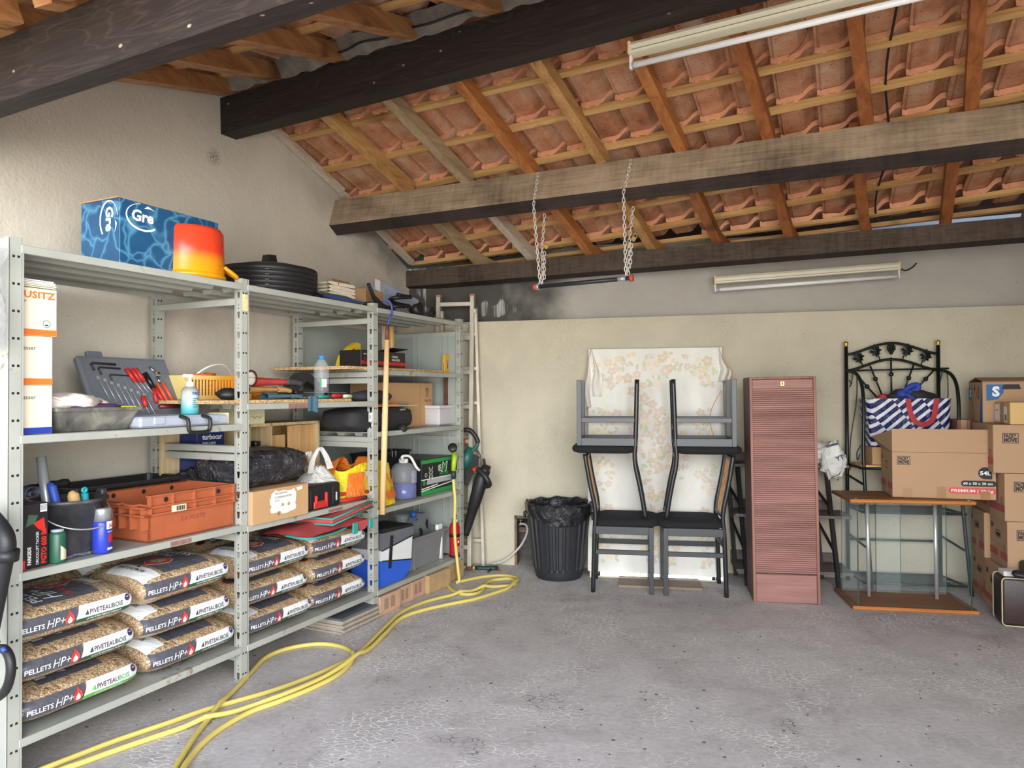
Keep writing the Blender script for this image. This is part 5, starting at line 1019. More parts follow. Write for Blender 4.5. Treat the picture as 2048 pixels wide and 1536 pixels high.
RX = M.Rotation(radians(-6), 4, 'Y') @ M.Rotation(.06, 4, 'Z')
for zz in (.055, .085): ob('piping', MB().tube([RX @ V(p) for p in ((-.10, -.197, zz), (.27, -.197, zz), (.272, .12, zz), (-.10, .12, zz))], .005, 6, closed=True), m_tp, t)
ob('piping', MB().tube(spline([(-.27, -.05, .012), (-.27, -.20, .008), (-.1, -.21, .004), (.02, -.20, .012)], 5), .006, 6), m_tp, t); ob('tab', MB().box(.06, .10, -.215, -.205, -.03, .03, .003).box(.2, .235, -.215, -.205, -.02, .03, .003), m_tp, t); ob('pocket', MB().prism(arc2(.155, .0, .05, 180, 360, 12), -.006, 0, M.Translation((0, -.205, .03)) @ M.Rotation(radians(90), 4, 'X')), m_rb, t)

# bay 3
ZS = 1.437
t = RT('snack_carton', 'black and red carton with grilled sausage pictures on the far bay chipboard', 'box', 2.03, .16, ZS); P_box(t, 'carton_body', mt((28, 25, 26), .4, var=.1), 0, .46, 0, .16, 0, .105, .002); ob('lid_flap', MB().box(.30, .47, -.03, .10, .105, .109, x=M.Translation((0, 0, .02)) @ M.Rotation(radians(-8), 4, 'X')), mt((28, 25, 26), .4), t)
mb = MB(); O = V((0, 0, 0)); put_poly(mb, [(0, .022), (.46, .022), (.46, .042), (0, .042)], O, XU, ZU, .0008, 0)
put_poly(mb, arc2(.04, .05, .018, 0, 360, 14)[:-1], O, XU, ZU, .0014, 1)
for i in range(3): put_poly(mb, [(.06 + .022 * i, .02), (.075 + .022 * i, .016), (.105 + .022 * i, .06), (.09 + .022 * i, .066)], O, XU, ZU, .0014, 2)
put_poly(mb, [(.125, .018), (.137, .018), (.16, .07), (.148, .07)], O, XU, ZU, .0014, 0)
for s, x, z, h in (('CHIPO', .02, .078, .008), ('MERGUEZ', .08, .078, .008), ('5 PIECES', .31, .07, .012), ('GRILLADES', .31, .05, .012)): put_txt(mb, s, h, (x, 0, z), XU, ZU, .0014, 3, .02)
ob('picture_print', mb, [INKR, mt((110, 40, 36), .5), mt((206, 150, 96), .5), INKW], t)
t = RT('yellow_packet', 'yellow packet with red print poking up behind the snack carton', 'packet', 2.06, .34, ZS); ob('packet_film', MB().prism([(0, 0), (.20, 0), (.20, .16), (.16, .165), (.10, .13), (.03, .075)], 0, .04, M(((1, 0, 0, 0), (0, 0, 1, 0), (0, 1, 0, 0), (0, 0, 0, 1)))), YEL, t); put = MB(); put_poly(put, arc2(.13, .11, .016, 0, 360, 12)[:-1], (0, 0, 0), XU, ZU, .001); ob('packet_print', put, RED, t)
for lab, dx, m, hh2, tl in (('pale grey wooden hammer handle standing behind the snack carton', 2.47, wood('grey_handle', (160, 144, 120), (196, 182, 158), 2), .285, -.02), ('yellow wooden hammer handle with bolted steel head beside the snack carton', 2.535, wood('yellow_handle', (190, 146, 84), (226, 186, 126), 2), .29, .0)):
    t = RT('hammer', lab, 'hammer', dx, .30, ZS); P_tube(t, 'hammer_handle', m, [(0, 0, .0), (tl * .5, 0, hh2 * .5), (tl, 0, hh2)], [.016, .02, .018], 12); P_box(t, 'hammer_head', BRN if 'yellow' not in lab else STEEL, -.03, .045, -.02, .02, .0, .045, .006)
t = RT('handsaw', 'old handsaw with a yellow grip standing behind the far post', 'handsaw', 2.93, .10, 1.061)
ob('saw_blade', MB().prism([(-.06, 0), (.03, 0), (.06, .42), (-.06, .43)], -.001, .001, M(((1, 0, 0, 0), (0, 0, 1, 0), (0, 1, 0, 0), (0, 0, 0, 1)))), mt((112, 78, 60), .6, .3, var=.3, vs=14), t)
ob('saw_grip', MB().prism([(-.06, .35), (-.05, .49), (.07, .50), (.075, .35), (.05, .35), (.045, .36), (.05, .46), (-.025, .45), (-.03, .395), (.01, .385), (.03, .35)], -.012, .012, M(((1, 0, 0, 0), (0, 0, 1, 0), (0, 1, 0, 0), (0, 0, 0, 1)))), mt((214, 164, 66), .5, var=.1), t)
ZS = 1.061
t = RT('tall_carton', 'plain brown carton with up arrows and pen writing on the far bay shelf', 'box', 2.28, .17, ZS); P_box(t, 'carton_body', m_card, 0, .56, 0, .27, 0, .29, .002); mb = MB(); O = V((0, 0, 0))
for x in (.475, .495): put_poly(mb, [(x - .003, .21), (x + .003, .21), (x + .003, .25), (x - .003, .25)], O, XU, ZU, .001); put_poly(mb, [(x - .008, .247), (x + .008, .247), (x, .262)], O, XU, ZU, .001)
put_poly(mb, [(.465, .2), (.505, .2), (.505, .204), (.465, .204)], O, XU, ZU, .001); put_txt(mb, 'Piscine Tuch', .016, (.455, 0, .165), XU, ZU, .001, shear=.2, width=.085); ob('arrow_print', mb, INK, t); P_box(t, 'seam', m_cardin, .40, .403, -.001, .0, 0, .29, 0)
t = RT('storage_tub', 'clear lidded storage tub at the end of the far bay shelf', 'tub', 2.745, .06, ZS); P_box(t, 'tub_body', glass('milky_plastic', (.82, .80, .80), .3, .6), 0, .21, 0, .25, 0, .125, .012); P_box(t, 'tub_lid', glass('milky_lid', (.9, .88, .88), .3, .7), -.005, .215, -.005, .255, .118, .138, .006)
ob('pink_contents', MB().box(.01, .2, .012, .24, .006, .1, .012), mt((180, 158, 160), .8, var=.1, vs=20), t)
t = RT('folded_black_bag', 'black fabric bag with white warning labels lying across the third post', 'bag', 2.12, .17, ZS)
def fbg(i, j):
    a = 2 * pi * i; p = pi * j; d = V((cos(a) * sin(p), sin(a) * sin(p), cos(p))); s = lambda q, e: abs(q) ** e * (1 if q > 0 else -1); k = 1 + .05 * NZ.noise(d * 3)
    return (.32 * s(d.x, .45) * k, .15 * s(d.y, .5) * k, .07 + .07 * s(d.z, .55) * k)
ob('bag_body', MB().grid(fbg, 40, 22, cu=True), KM, t); ob('zip_flap', MB().lathe([(0, 0), (.03, 0), (.026, .03), (0, .036)], 12, M.Translation((.12, -.15, .012)) @ M.Rotation(radians(120), 4, 'X')), KM, t)
mb = MB(); O = V((0, -.158, 0)); put_poly(mb, [(-.215, .06), (-.16, .066), (-.16, .115), (-.215, .11)], O, XU, ZU, 0.001, 0); ring_poly(mb, arc2(-.174, .088, .012, 0, 360, 14)[:-1], arc2(-.174, .088, .009, 0, 360, 14)[:-1], O, XU, ZU, .002, 1); put_poly(mb, [(-.205, .075), (-.199, .075), (-.199, .1), (-.205, .1)], O, XU, ZU, .002, 2); put_poly(mb, [(-.19, .03), (-.165, .034), (-.165, .052), (-.19, .05)], O, XU, ZU, .001, 0); put_poly(mb, [(-.09, .05), (-.055, .05), (-.055, .105), (-.09, .105)], O, XU, ZU, .001, 0); put_poly(mb, [(-.08, .06), (-.058, .06), (-.058, .1), (-.08, .1)], O, XU, ZU, .002, 3)
put_txt(mb, 'SUPPORTS', .009, (.09, -.16, .118), XU, ZU, .001, 0); ob('label', mb, [INKW, INKR, INK, INKB], t)
t = RT('flat_sheet', 'thin stack of flat sheets on the black fabric bag', 'sheets', 2.05, .05, ZS + .142); P_box(t, 'sheet_pack', mt((196, 186, 150), .7, var=.1), -.06, .42, 0, .2, 0, .006, .001); P_box(t, 'orange_sheet', ORG, .0, .22, .01, .2, .006, .016, .001); P_box(t, 'grey_sheet', GREY, .2, .36, .03, .2, .006, .018, .001)
t = RT('grey_cushion', 'dark grey rounded cushion on top of the flat sheets', 'cushion', 2.14, .17, ZS + .159); lump(t, 'cushion_body', mt((62, 58, 62), .85, var=.12), (0, 0, .042), (.165, .1, .042), 2, .06, 30, 16)
ZS = .614
m_yb = crinkle((236, 206, 28), .35, 10, .8, .05, .03); m_yo = crinkle((226, 118, 40), .35, 10, .8, .06, .03)
t = RT('yellow_shopping_bag', 'bulging yellow and orange shopping bag with round orange lettering', 'bag', 2.02, .19, ZS + .002)
def ybf(i, j):
    a = 2 * pi * i; z = j; s = lambda q, e: abs(q) ** e * (1 if q > 0 else -1); k = 1 + .05 * NZ.noise(V((cos(a) * 2.5, sin(a) * 2.5, z * 4))); w = .27 * (1 - .12 * z); d = .155 * (1 - .25 * z)
    return (w * s(cos(a), .55) * k, d * s(sin(a), .55) * k, .25 * z + .02 * sin(a * 3) * z)
ob('bag_film', MB().grid(ybf, 48, 14, cu=True), m_yb, t)
def yf(x, z, o=.004): 
    w = .155 * (1 - .25 * z / .25); return (x, -w * (1 - min(.95, abs(x / .26)) ** 3.6) ** .28 * 1.06 - o, z)
mb = MB(); put_txt(mb, 'eio', .07, 0, 0, 0, mi=0, bold=.05, width=.17, fn=lambda x, z: yf(x, z, .007), at=(.08, .04)); ob('lettering', mb, m_yo, t)
ob('bag_handle', MB().grid(lambda i, j: yf(.1 + .1 * i + .0 * j, .21 - .085 * sin(pi * i) + .02 * j, .01), 14, 3), m_yo, t); ob('orange_lining', MB().grid(lambda i, j: (-.26 + .16 * i, -.05 + .1 * j, .22 + .09 * sin(pi * i) * (1 - .4 * j)), 12, 6).grid(lambda i, j: (.02 + .12 * i, -.06 + .1 * j, .22 + .07 * sin(pi * i)), 10, 6), m_yo, t); ob('orange_panel', MB().grid(lambda i, j: yf(-.25 + .12 * i + .04 * j, .02 + .2 * j, .006), 10, 8), m_yo, t)
ob('grey_lining', MB().grid(lambda i, j: (.03 + .1 * i, -.09 + .05 * j, .2 + .075 * sin(pi * i)), 10, 4), mt((160, 150, 146), .5), t)
t = RT('water_jug', 'large clear jug half full of blue liquid with a white handle strap', 'jug', 2.425, .13, ZS); P_lathe(t, 'jug_body', m_pet, [(0, .002), (.075, 0), (.083, .01), (.083, .08), (.08, .085), (.083, .09), (.083, .18), (.06, .215), (.028, .228), (.026, .24), (0, .24)], 32); P_lathe(t, 'blue_liquid', mt((26, 52, 140), .1, var=.05), [(0, .006), (.074, .005), (.079, .012), (.079, .095), (0, .096)], 28); P_lathe(t, 'jug_cap', WH, [(.03, .225), (.03, .25), (0, .251)], 18)
ob('strap', MB().tube(spline([(-.03, -.02, .24), (-.06, -.03, .27), (-.0, -.05, .265), (.03, -.075, .2), (.06, -.08, .175)], 5), .009, 6), WH, t); ob('label_panel', MB().grid(lambda i, j: (.0845 * cos(radians(-110 + 60 * i)), .0845 * sin(radians(-110 + 60 * i)), .1 + .08 * j), 8, 3), mt((150, 150, 170), .5, var=.2, vs=60), t)
t = RT('striped_carton', 'black, green and white carton with chevrons and a large letter M', 'box', 2.54, .07, ZS); bw, bh = .43, .235; P_box(t, 'carton_body', mt((32, 32, 33), .4, var=.08), 0, bw, 0, .3, 0, bh, .002)
mb = MB(); O = V((0, 0, 0)); put_poly(mb, [(0, bh - .03), (bw, bh - .03), (bw, bh - .006), (0, bh - .006)], O, XU, ZU, .0008, 0); put_poly(mb, [(0, 0), (bw, 0), (bw, .028), (0, .028)], O, XU, ZU, .0008, 0); put_poly(mb, [(0, .098), (bw, .098), (bw, .104), (0, .104)], O, XU, ZU, .0008, 1)
put_poly(mb, [(.06, .066), (bw, .066), (bw, .098), (.07, .098)], O, XU, ZU, .001, 2); put_poly(mb, [(.02, .064), (.045, .064), (.045, .098), (.02, .098)], O, XU, ZU, .001, 0)
for i, z in enumerate((.18, .152, .124)):
    ch_ = [(.095, z), (.115, z - .022), (.135, z), (.135, z - .009), (.115, z - .031), (.095, z - .009)]; put_poly(mb, [(x + (x - .115) * .2, y_ + .003) for x, y_ in ch_][:3] + [(x + (x - .115) * .2, y_ - .003) for x, y_ in ch_][3:], O, XU, ZU, .001, 1); put_poly(mb, ch_, O, XU, ZU, .0016, 0 if i == 2 else 3)
put_txt(mb, 'M', .06, (.245, 0, .135), XU, ZU, .0015, 1, .06, .25); put_txt(mb, 'M', .052, (.25, 0, .139), XU, ZU, .0024, 0, .04, .25); put_txt(mb, 'MOTEUR', .018, (.22, 0, .113), XU, ZU, .0015, 0, .03, .25, width=.12)
for x in range(4):
    for y_ in range(5):
        if (x + y_) % 2: put_poly(mb, [(.205 + .009 * x, .14 + .009 * y_), (.214 + .009 * x, .14 + .009 * y_), (.214 + .009 * x, .149 + .009 * y_), (.205 + .009 * x, .149 + .009 * y_)], O, XU, ZU, .0012, 1)
for a, c in (((.0, .032), (bw, .062)), ((.0, .045), (.2, .06))): put_poly(mb, [(a[0], a[1]), (c[0], c[1]), (c[0], c[1] - .007), (a[0], a[1] - .007)], O, XU, ZU, .001, 1)
ring_poly(mb, arc2(.055, .13, .014, 0, 360, 14)[:-1], arc2(.055, .13, .011, 0, 360, 14)[:-1], O, XU, ZU, .001, 1); ob('print', mb, [INKG, INKW, mt((176, 176, 176), .5), INK], t)
t = RT('black_tray', 'black plastic tray with two silver clips behind the striped carton', 'tray', 2.42, .38, ZS); tray(t, 'tray_body', K, .46, .17, .27, .02); ob('clip', MB().box(.22, .228, -.012, -.008, .235, .275), STEEL, t); ob('clip', MB().box(.26, .268, -.012, -.008, .235, .275), STEEL, t)
ZS = .152
t = RT('cool_bag', 'grey, white and blue insulated cool bag on the bottom shelf', 'bag', 2.06, .02, ZS + .002)
def slab(x0, x1, z0, z1, y0, y1): return MB().box(x0, x1, y0, y1, z0, z1, .02)
m_cg = mt((100, 100, 106), .7, var=.08, bp=.3); m_cw = mt((224, 224, 222), .6, var=.05, bp=.3, bs=20); m_cb = mt((42, 92, 200), .6, var=.08, bp=.3, bs=20)
def slabp(poly, y0, y1): return MB().prism(poly, y0, y1, M(((1, 0, 0, 0), (0, 0, 1, 0), (0, 1, 0, 0), (0, 0, 0, 1))))
ob('grey_top', slabp([(-.02, .21), (.30, .245), (.31, .30), (-.02, .31)], 0, .22), m_cg, t); ob('white_band', slabp([(-.02, .15), (.285, .10), (.30, .243), (-.02, .208)], 0, .22), m_cw, t); ob('blue_base', slabp([(-.02, .0), (.20, .0), (.27, .04), (.285, .10), (-.02, .15)], 0, .22), m_cb, t); ob('piping', MB().tube([(-.02, -.002, .15), (.286, -.002, .1)], .004, 6).tube([(-.02, -.002, .209), (.302, -.002, .244)], .004, 6), K, t); ob('strap', MB().box(.03, .055, -.006, 0, .1, .29, x=M.Rotation(.12, 4, 'Y')), K, t); ob('lid', slabp([(-.02, .31), (.31, .30), (.30, .318), (-.02, .335)], 0, .22), K, t)
t = RT('grey_crate', 'grey plastic crate full of bottles on the bottom shelf', 'crate', 2.40, .07, ZS); tray(t, 'crate_body', mt((124, 124, 126), .5, var=.06), .46, .36, .205, .015, .005, .012, .02); mb = MB()
for x in (.06, .4): mb.box(x, x + .012, -.001, .014, .0, .19)
ob('crate_rib', mb, mt((124, 124, 126), .5, var=.06), t)
def bottle(name, lab, x, y, pr, m, cap=None, capm=None, cat='bottle'):
    t = RT(name, lab, cat, 2.40 + x, .07 + y, ZS + .006); P_lathe(t, 'bottle_body', m, pr, 20)
    if cap: P_lathe(t, 'bottle_cap', capm, cap, 16)
    return t
m_dg = glass('smoked_glass', (.25, .25, .22), .08, .6)
bottle('glass_jar', 'large dark glass jar with a pale rim behind the crate bottles', .10, .26, [(0, 0), (.075, 0), (.08, .02), (.08, .24), (.072, .26), (.074, .275), (.06, .275)], m_dg, None, None, 'jar')
bottle('clear_flask', 'clear plastic flask standing in the grey crate', .24, .22, [(0, 0), (.06, 0), (.062, .15), (.03, .24), (.05, .3), (.048, .302)], m_pet)
bottle('green_capped_bottle', 'bottle with a bright green cap in the grey crate', .14, .09, [(0, 0), (.03, 0), (.03, .18), (.0, .19)], K, [(.026, .18), (.026, .235), (.024, .238), (0, .238)], mt((120, 180, 50), .4))
bottle('green_capped_bottle', 'flat lime-capped bottle beside the bright green cap', .06, .10, [(0, 0), (.034, 0), (.034, .18), (.0, .19)], K, [(.03, .18), (.026, .21), (0, .214)], mt((160, 180, 60), .5))
bottle('brass_burner', 'small bottle with a brass nozzle in the grey crate', .28, .12, [(0, 0), (.035, 0), (.035, .2), (.02, .22), (0, .22)], K, [(.012, .22), (.022, .235), (.014, .26), (.016, .275), (0, .28)], mt((150, 128, 70), .3, .7))
t = RT('jerrycan', 'grey oil jerrycan with blue cap in the grey crate', 'jerrycan', 2.71, .17, ZS + .006); ob('can_body', slabp([(-.07, 0), (.08, 0), (.085, .2), (.07, .28), (.045, .31), (-.005, .31), (-.05, .26), (-.075, .22)], .0, .09), mt((124, 126, 132), .35, .2, var=.08), t); ob('can_handle', slabp([(.03, .24), (.05, .27), (.062, .25), (.062, .2), (.05, .2)], -.003, .093), K, t); P_lathe(t, 'can_cap', mt((40, 90, 190), .4), [(.018, .29), (.018, .325), (0, .326)], 16, (-.045, .045, 0))
t = RT('spray_bottle', 'white trigger spray bottle at the corner of the grey crate', 'bottle', 2.805, .10, ZS + .006); P_lathe(t, 'bottle_body', WH, [(0, 0), (.028, 0), (.03, .14), (.012, .19), (0, .19)], 16); ob('trigger_head', MB().box(-.035, .03, -.012, .012, .19, .23, .005).box(-.03, -.02, -.006, .006, .15, .2, .002), WH, t)
t = RT('fire_extinguisher', 'small red fire extinguisher standing at the end of the bottom shelf', 'fire extinguisher', 2.905, .035, ZS); P_lathe(t, 'cylinder', mt((190, 30, 40), .3, var=.06), [(0, 0), (.034, 0), (.036, .01), (.036, .2), (.03, .225), (.012, .24), (0, .24)], 24); P_lathe(t, 'black_base', K, [(.0, -.001), (.037, 0), (.037, .014), (0, .014)], 24); P_lathe(t, 'strap_band', K, [(.0375, .138), (.0375, .158), (.036, .158), (.036, .138)], 24)
P_lathe(t, 'gauge', WH, [(0, 0), (.011, 0), (.011, .008), (0, .009)], 14, (-.01, -.02, .25), M.Rotation(radians(90), 4, 'X')); ob('lever', MB().bar((-.01, 0, .262), (.05, 0, .292), .012, .005).bar((-.01, 0, .25), (.055, 0, .26), .012, .005).box(-.012, .012, -.012, .012, .235, .265, .003), K, t)
mb = MB(); ce = lambda px, pz: (.0365 * sin(px / .036), -.0365 * cos(px / .036), pz)
for i in range(7): mb.grid(lambda a, c, i=i: ce(-.022 + .044 * a, .035 + .009 * i + .0022 * c + (.05 if i > 4 else 0)), 6, 2)
for i in range(2): mb.grid(lambda a, c, i=i: ce(-.016 + .022 * i + .013 * a, .098 + .016 * c), 3, 2)
ob('label_print', mb, INKW, t)
# ---------------------------------------------------------------- along the back wall
def WT(name, label, cat, x, y, z=0.0, rot=0.0, group=None, extra=None):
    m_ = WFR @ M.Translation((x, y, z)) @ M.Rotation(rot, 4, 'Z')
    return thing(name, label, cat, mw=m_ @ extra if extra is not None else m_, group=group)
def sweepbar(P, w, h, up, mb): return sweep([V(p) for p in P], [V(up)] * len(P), w, h, mb)
# chairs: two standing, two turned upside down on their seats
m_blk2 = mt((34, 34, 36), .32, var=.05); m_seat = mt((26, 25, 26), .95, var=.15, vs=120, bp=.4, bs=300); m_chg = mt((54, 55, 57), .38, var=.05); m_slat = wood('chair_back_slat', (176, 112, 58), (218, 160, 98), 2, ring=24)
BP = [(0, 0), (.006, .2), (.012, .40), (.018, .48), (.012, .56), (-.007, .65), (-.028, .76), (-.048, .886)]
def make_chair(label):
    t = thing('dining_chair', label, 'chair', group='black dining chairs stacked by the wall'); w = .335
    for s in (-1, 1):
        ob('leg', MB().tube(spline([(x, s * w / 2, z) for x, z in BP], 4), .0145, 10), m_blk2, t)
        ob('leg', MB().box(.355, .385, s * w / 2 - .015, s * w / 2 + .015, 0, .425, .002), m_chg, t)
        ob('side_rail', MB().box(.0, .37, s * w / 2 - .011, s * w / 2 + .011, .375, .425, .002), m_chg, t)
        ob('stretcher', MB().box(.0, .37, s * w / 2 - .008, s * w / 2 + .008, .245, .275, .002), m_chg, t)
    ob('front_rail', MB().box(.36, .38, -w / 2, w / 2, .375, .425, .002), m_chg, t); ob('rear_rail', MB().box(-.0, .02, -w / 2, w / 2, .30, .33, .002), m_chg, t)
    sp = rrect(.0, .405, -w / 2 - .028, w / 2 + .028, .07, 6); mb = MB(); rings = []
    for ins, z in ((.02, .425), (.0, .432), (-.004, .45), (.004, .465), (.03, .475), (.12, .479)):
        rings.append([((p[0] - .2) * (1 - ins / .2) + .2 + .012, p[1] * (1 - ins / .19), z) for p in sp])
    N_ = len(sp); vs = [p for r in rings for p in r]; fs = [(i * N_ + j, i * N_ + (j + 1) % N_, (i + 1) * N_ + (j + 1) % N_, (i + 1) * N_ + j) for i in range(len(rings) - 1) for j in range(N_)] + [tuple(range(N_ - 1, -1, -1)), tuple((len(rings) - 1) * N_ + j for j in range(N_))]
    ob('seat_cushion', mb.add(vs, fs, 0, True), m_seat, t)
    bx = lambda z: next(a[0] + (b_[0] - a[0]) * (z - a[1]) / (b_[1] - a[1]) for a, b_ in zip(BP, BP[1:]) if a[1] <= z <= b_[1])
    for z in (.50, .86): ob('back_rail', MB().box(bx(z) - .009, bx(z) + .009, -w / 2, w / 2, z - .012, z + .012, .002), m_blk2, t)
    for i in range(5):
        y = -.105 + .0525 * i; P_ = [(bx(z) , y, z) for z in [.50 + .045 * k for k in range(9)]]
        ob('back_slat', sweepbar(P_, .022, .007, (1, 0, 0), MB()), m_slat if i != 4 and i != 0 else m_blk2, t)
    return t
ch = make_chair('lower left black chair, standing and facing right'); ch.matrix_world = WFR @ M.Translation((.727, -.458, 0))
copytree(ch, 'lower right black chair, standing and facing left', WFR @ M.Translation((1.553, -.455, 0)) @ M.Rotation(pi + .02, 4, 'Z'))
copytree(ch, 'upper left black chair turned upside down, legs in the air', WFR @ M.Translation((1.014, -.458, 1.365)) @ M.Rotation(pi, 4, 'Y'))
copytree(ch, 'upper right black chair turned upside down beside the brown cabinet', WFR @ M.Translation((1.243, -.455, 1.365)) @ M.Rotation(pi, 4, 'X') @ M.Rotation(.02, 4, 'Z'))
# leaning board under a floral cloth
BT = M.Rotation(radians(-7.6), 4, 'X'); bwid, bhi = .905, 1.605
x0b = wl(1180, 1148, .23)[0]
t = WT('leaning_mirror', 'tall framed mirror leaning on the wall, all but its foot hidden by the cloth', 'mirror', x0b, -.262, 0, 0, None, BT)
P_box(t, 'backing_board', mt((196, 186, 160), .8), 0.0, bwid, .004, .028, 0, bhi - .02, .002); P_box(t, 'mirror_glass', base_mat('mirror', .04, 1.0)[0], .04, bwid - .01, .0, .004, .012, .30, 0); P_box(t, 'edge_strip', mt((216, 204, 160), .6), .0, .04, -.002, .004, 0, bhi - .03, 0)
m_cl, n, l, b = base_mat('printed_cotton', .85, 0, .2); v = coord(n, l); f = noise(n, l, coord(n, l, (3, 3, 1.2)), 2.5, 3); l.new(ramp(n, l, f, [(.3, c3((222, 218, 206))), (.7, c3((236, 232, 222)))]), b.inputs['Base Color']); bump(n, l, b, mth(n, l, 'ADD', noise(n, l, v, 300, 2), mth(n, l, 'MULTIPLY', noise(n, l, coord(n, l, (6, 6, 1)), 2, 3), 6)), .3, .003)
t = WT('floral_tablecloth', 'white tablecloth with faded orange and green flowers draped over the leaning mirror', 'tablecloth', x0b, -.262, 0, 0, None, BT)
def clf(i, j):
    x = -.012 + (bwid + .03) * i; z = .045 - .012 * i + (bhi - .04 + .012 * i) * j; fold = .004 * sin(x * 17 + 1.2 * z) * (1 - j) + .0035 * abs(NZ.noise(V((x * 3.1, z * 2.2, 1)))) - .004 * exp(-((z - 1.13) / .012) ** 2) * 0
    return (x, -.010 - fold - .006 * (1 - j), z)
cm = MB().grid(clf, 40, 50); cm.grid(lambda i, j: (-.012 + (bwid + .03) * i, -.010 + .05 * j, bhi + .005 + .006 * sin(pi * j)), 40, 4); ob('cloth_sheet', cm, m_cl, t)
m_or = mt((214, 160, 104), .8, var=.05)
def flapf(sgn, L1, w1, xb, seed):
    def fn(i, j):
        z = bhi - L1 * i; spread = w1 * min(1, i * 1.7) * (1 - .25 * max(0, i - .6)); x = xb + sgn * spread * j + sgn * .006 * sin(i * 9 + seed); return (x, -.012 - .04 * sin(pi * min(1, j * 1.1)) * (.3 + i) - .014 * sin(j * 7 + i * 4 + seed), z - .02 * j * sin(i * 3))
    return fn
fa = MB().grid(flapf(-1, .42, .062, .012, 1), 16, 10).grid(flapf(1, .34, .07, .02, 4), 14, 8); ob('corner_fold', fa, m_cl, t); fb = MB().grid(flapf(1, .24, .085, bwid - .01, 2), 14, 10); ob('corner_fold', fb, m_cl, t)
fc = MB().grid(lambda i, j: (bwid + .01 - .085 * sin(pi * i) * j + .02 * i * (1 - j), -.018 - .02 * sin(pi * j) * sin(pi * i), bhi - .30 - .42 * i), 16, 6); ob('corner_fold', fc, m_cl, t)
def edge(fn, js=1.0): return [V(fn(i / 16, js)) + V((0, -.002, 0)) for i in range(17)]
ob('orange_hem', MB().tube(edge(flapf(-1, .42, .062, .012, 1)), .0022, 5), m_or, t); ob('orange_hem', MB().tube(edge(flapf(1, .24, .085, bwid - .01, 2)), .0022, 5), m_or, t); ob('orange_hem', MB().tube([V((bwid + .01 - .085 * sin(pi * i / 16), -.021, bhi - .30 - .42 * i / 16)) for i in range(17)], .0022, 5), m_or, t)
FLM = [mt((230, 208, 176), .85, var=0), mt((222, 202, 188), .85, var=0), mt((234, 216, 186), .85, var=0), mt((206, 206, 180), .85, var=0), mt((218, 198, 174), .85, var=0), mt((236, 230, 216), .85, var=0)]
random.seed(21); fm = MB()
def onc(x, z, o): 
    i = (x + .012) / (bwid + .03); j = (z - .045 + .012 * i) / (bhi - .04 + .012 * i); p = clf(max(0, min(1, i)), max(0, min(1, j))); return (x, p[1] - o, z)
def okp(P): return all(0.0 < p[0] < bwid and .07 < p[1] < bhi - .01 for p in P)
def flower(x, z, r, mi):
    a0 = random.random() * 6; L_ = random.choice((0, 1))
    P = [(x + r * (.62 + .38 * abs(cos(2.5 * a))) * cos(a + a0), z + r * (.62 + .38 * abs(cos(2.5 * a))) * sin(a + a0)) for a in [2 * pi * i / 30 for i in range(30)]]
    if not okp(P): return
    fm.add([onc(p[0], p[1], .0018) for p in P], [tuple(range(30))], mi); Q = [(x + r * .25 * cos(2 * pi * i / 10), z + r * .25 * sin(2 * pi * i / 10)) for i in range(10)]; fm.add([onc(p[0], p[1], .0026) for p in Q], [tuple(range(10))], 5); fm.add([onc(x + (p[0] - x) * .6, z + (p[1] - z) * .6, .0032) for p in Q], [tuple(range(10))], 4 if L_ else mi)
def leaf2(x, z, r, a):
    P = [(0, 0), (.3, .22), (.65, .25), (1, 0), (.65, -.2), (.3, -.2)]; P = [(x + r * (p[0] * cos(a) - p[1] * sin(a)), z + r * (p[0] * sin(a) + p[1] * cos(a))) for p in P]
    if okp(P): fm.add([onc(p[0], p[1], .0012) for p in P], [tuple(range(5, -1, -1))], 3)
def cluster(cx, cz, R_, n_):
    for i in range(n_): a = random.random() * 6.28; r = R_ * sqrt(random.random()); leaf2(cx + r * 1.05 * cos(a), cz + r * 1.05 * sin(a), random.uniform(.035, .055), random.random() * 6.28)
    pts = []
    for i in range(n_ * 14):
        a = random.random() * 6.28; r = R_ * sqrt(random.random()); p = (cx + r * cos(a), cz + r * sin(a)); q = random.choice((.04, .034, .028, .02, .016))
        if all(hypot(p[0] - o[0], p[1] - o[1]) > (q + o[2]) * .92 for o in pts): pts.append((p[0], p[1], q))
    for i, p in enumerate(pts[:n_]): flower(p[0], p[1], p[2], random.choice((0, 0, 1, 1, 2, 4)))
for cx, cz, R_, n_ in ((.38, 1.48, .20, 26), (.60, 1.50, .10, 8), (.10, 1.42, .11, 14), (.83, 1.44, .11, 15), (.10, 1.08, .11, 14), (.47, .98, .19, 28), (.40, 1.14, .12, 12), (.55, .82, .14, 14), (.82, 1.06, .11, 14), (.07, .72, .11, 14), (.46, .68, .14, 16), (.84, .70, .10, 13), (.11, .36, .12, 16), (.48, .34, .18, 24), (.83, .36, .12, 15), (.1, .14, .08, 7), (.5, .16, .09, 9), (.82, .14, .06, 6)): cluster(cx, cz, R_, n_)
ob('flower_print', fm, FLM, t, kind='stuff')
o = WT('wooden_plank', 'brown plank lying flat on the floor in front of the leaning mirror', 'plank', .885, -.50, 0, .01); P_box(o, 'plank_body', wood('plank_brown', (116, 98, 80), (150, 130, 108), 0), 0, .54, 0, .18, .0, .018, .002)
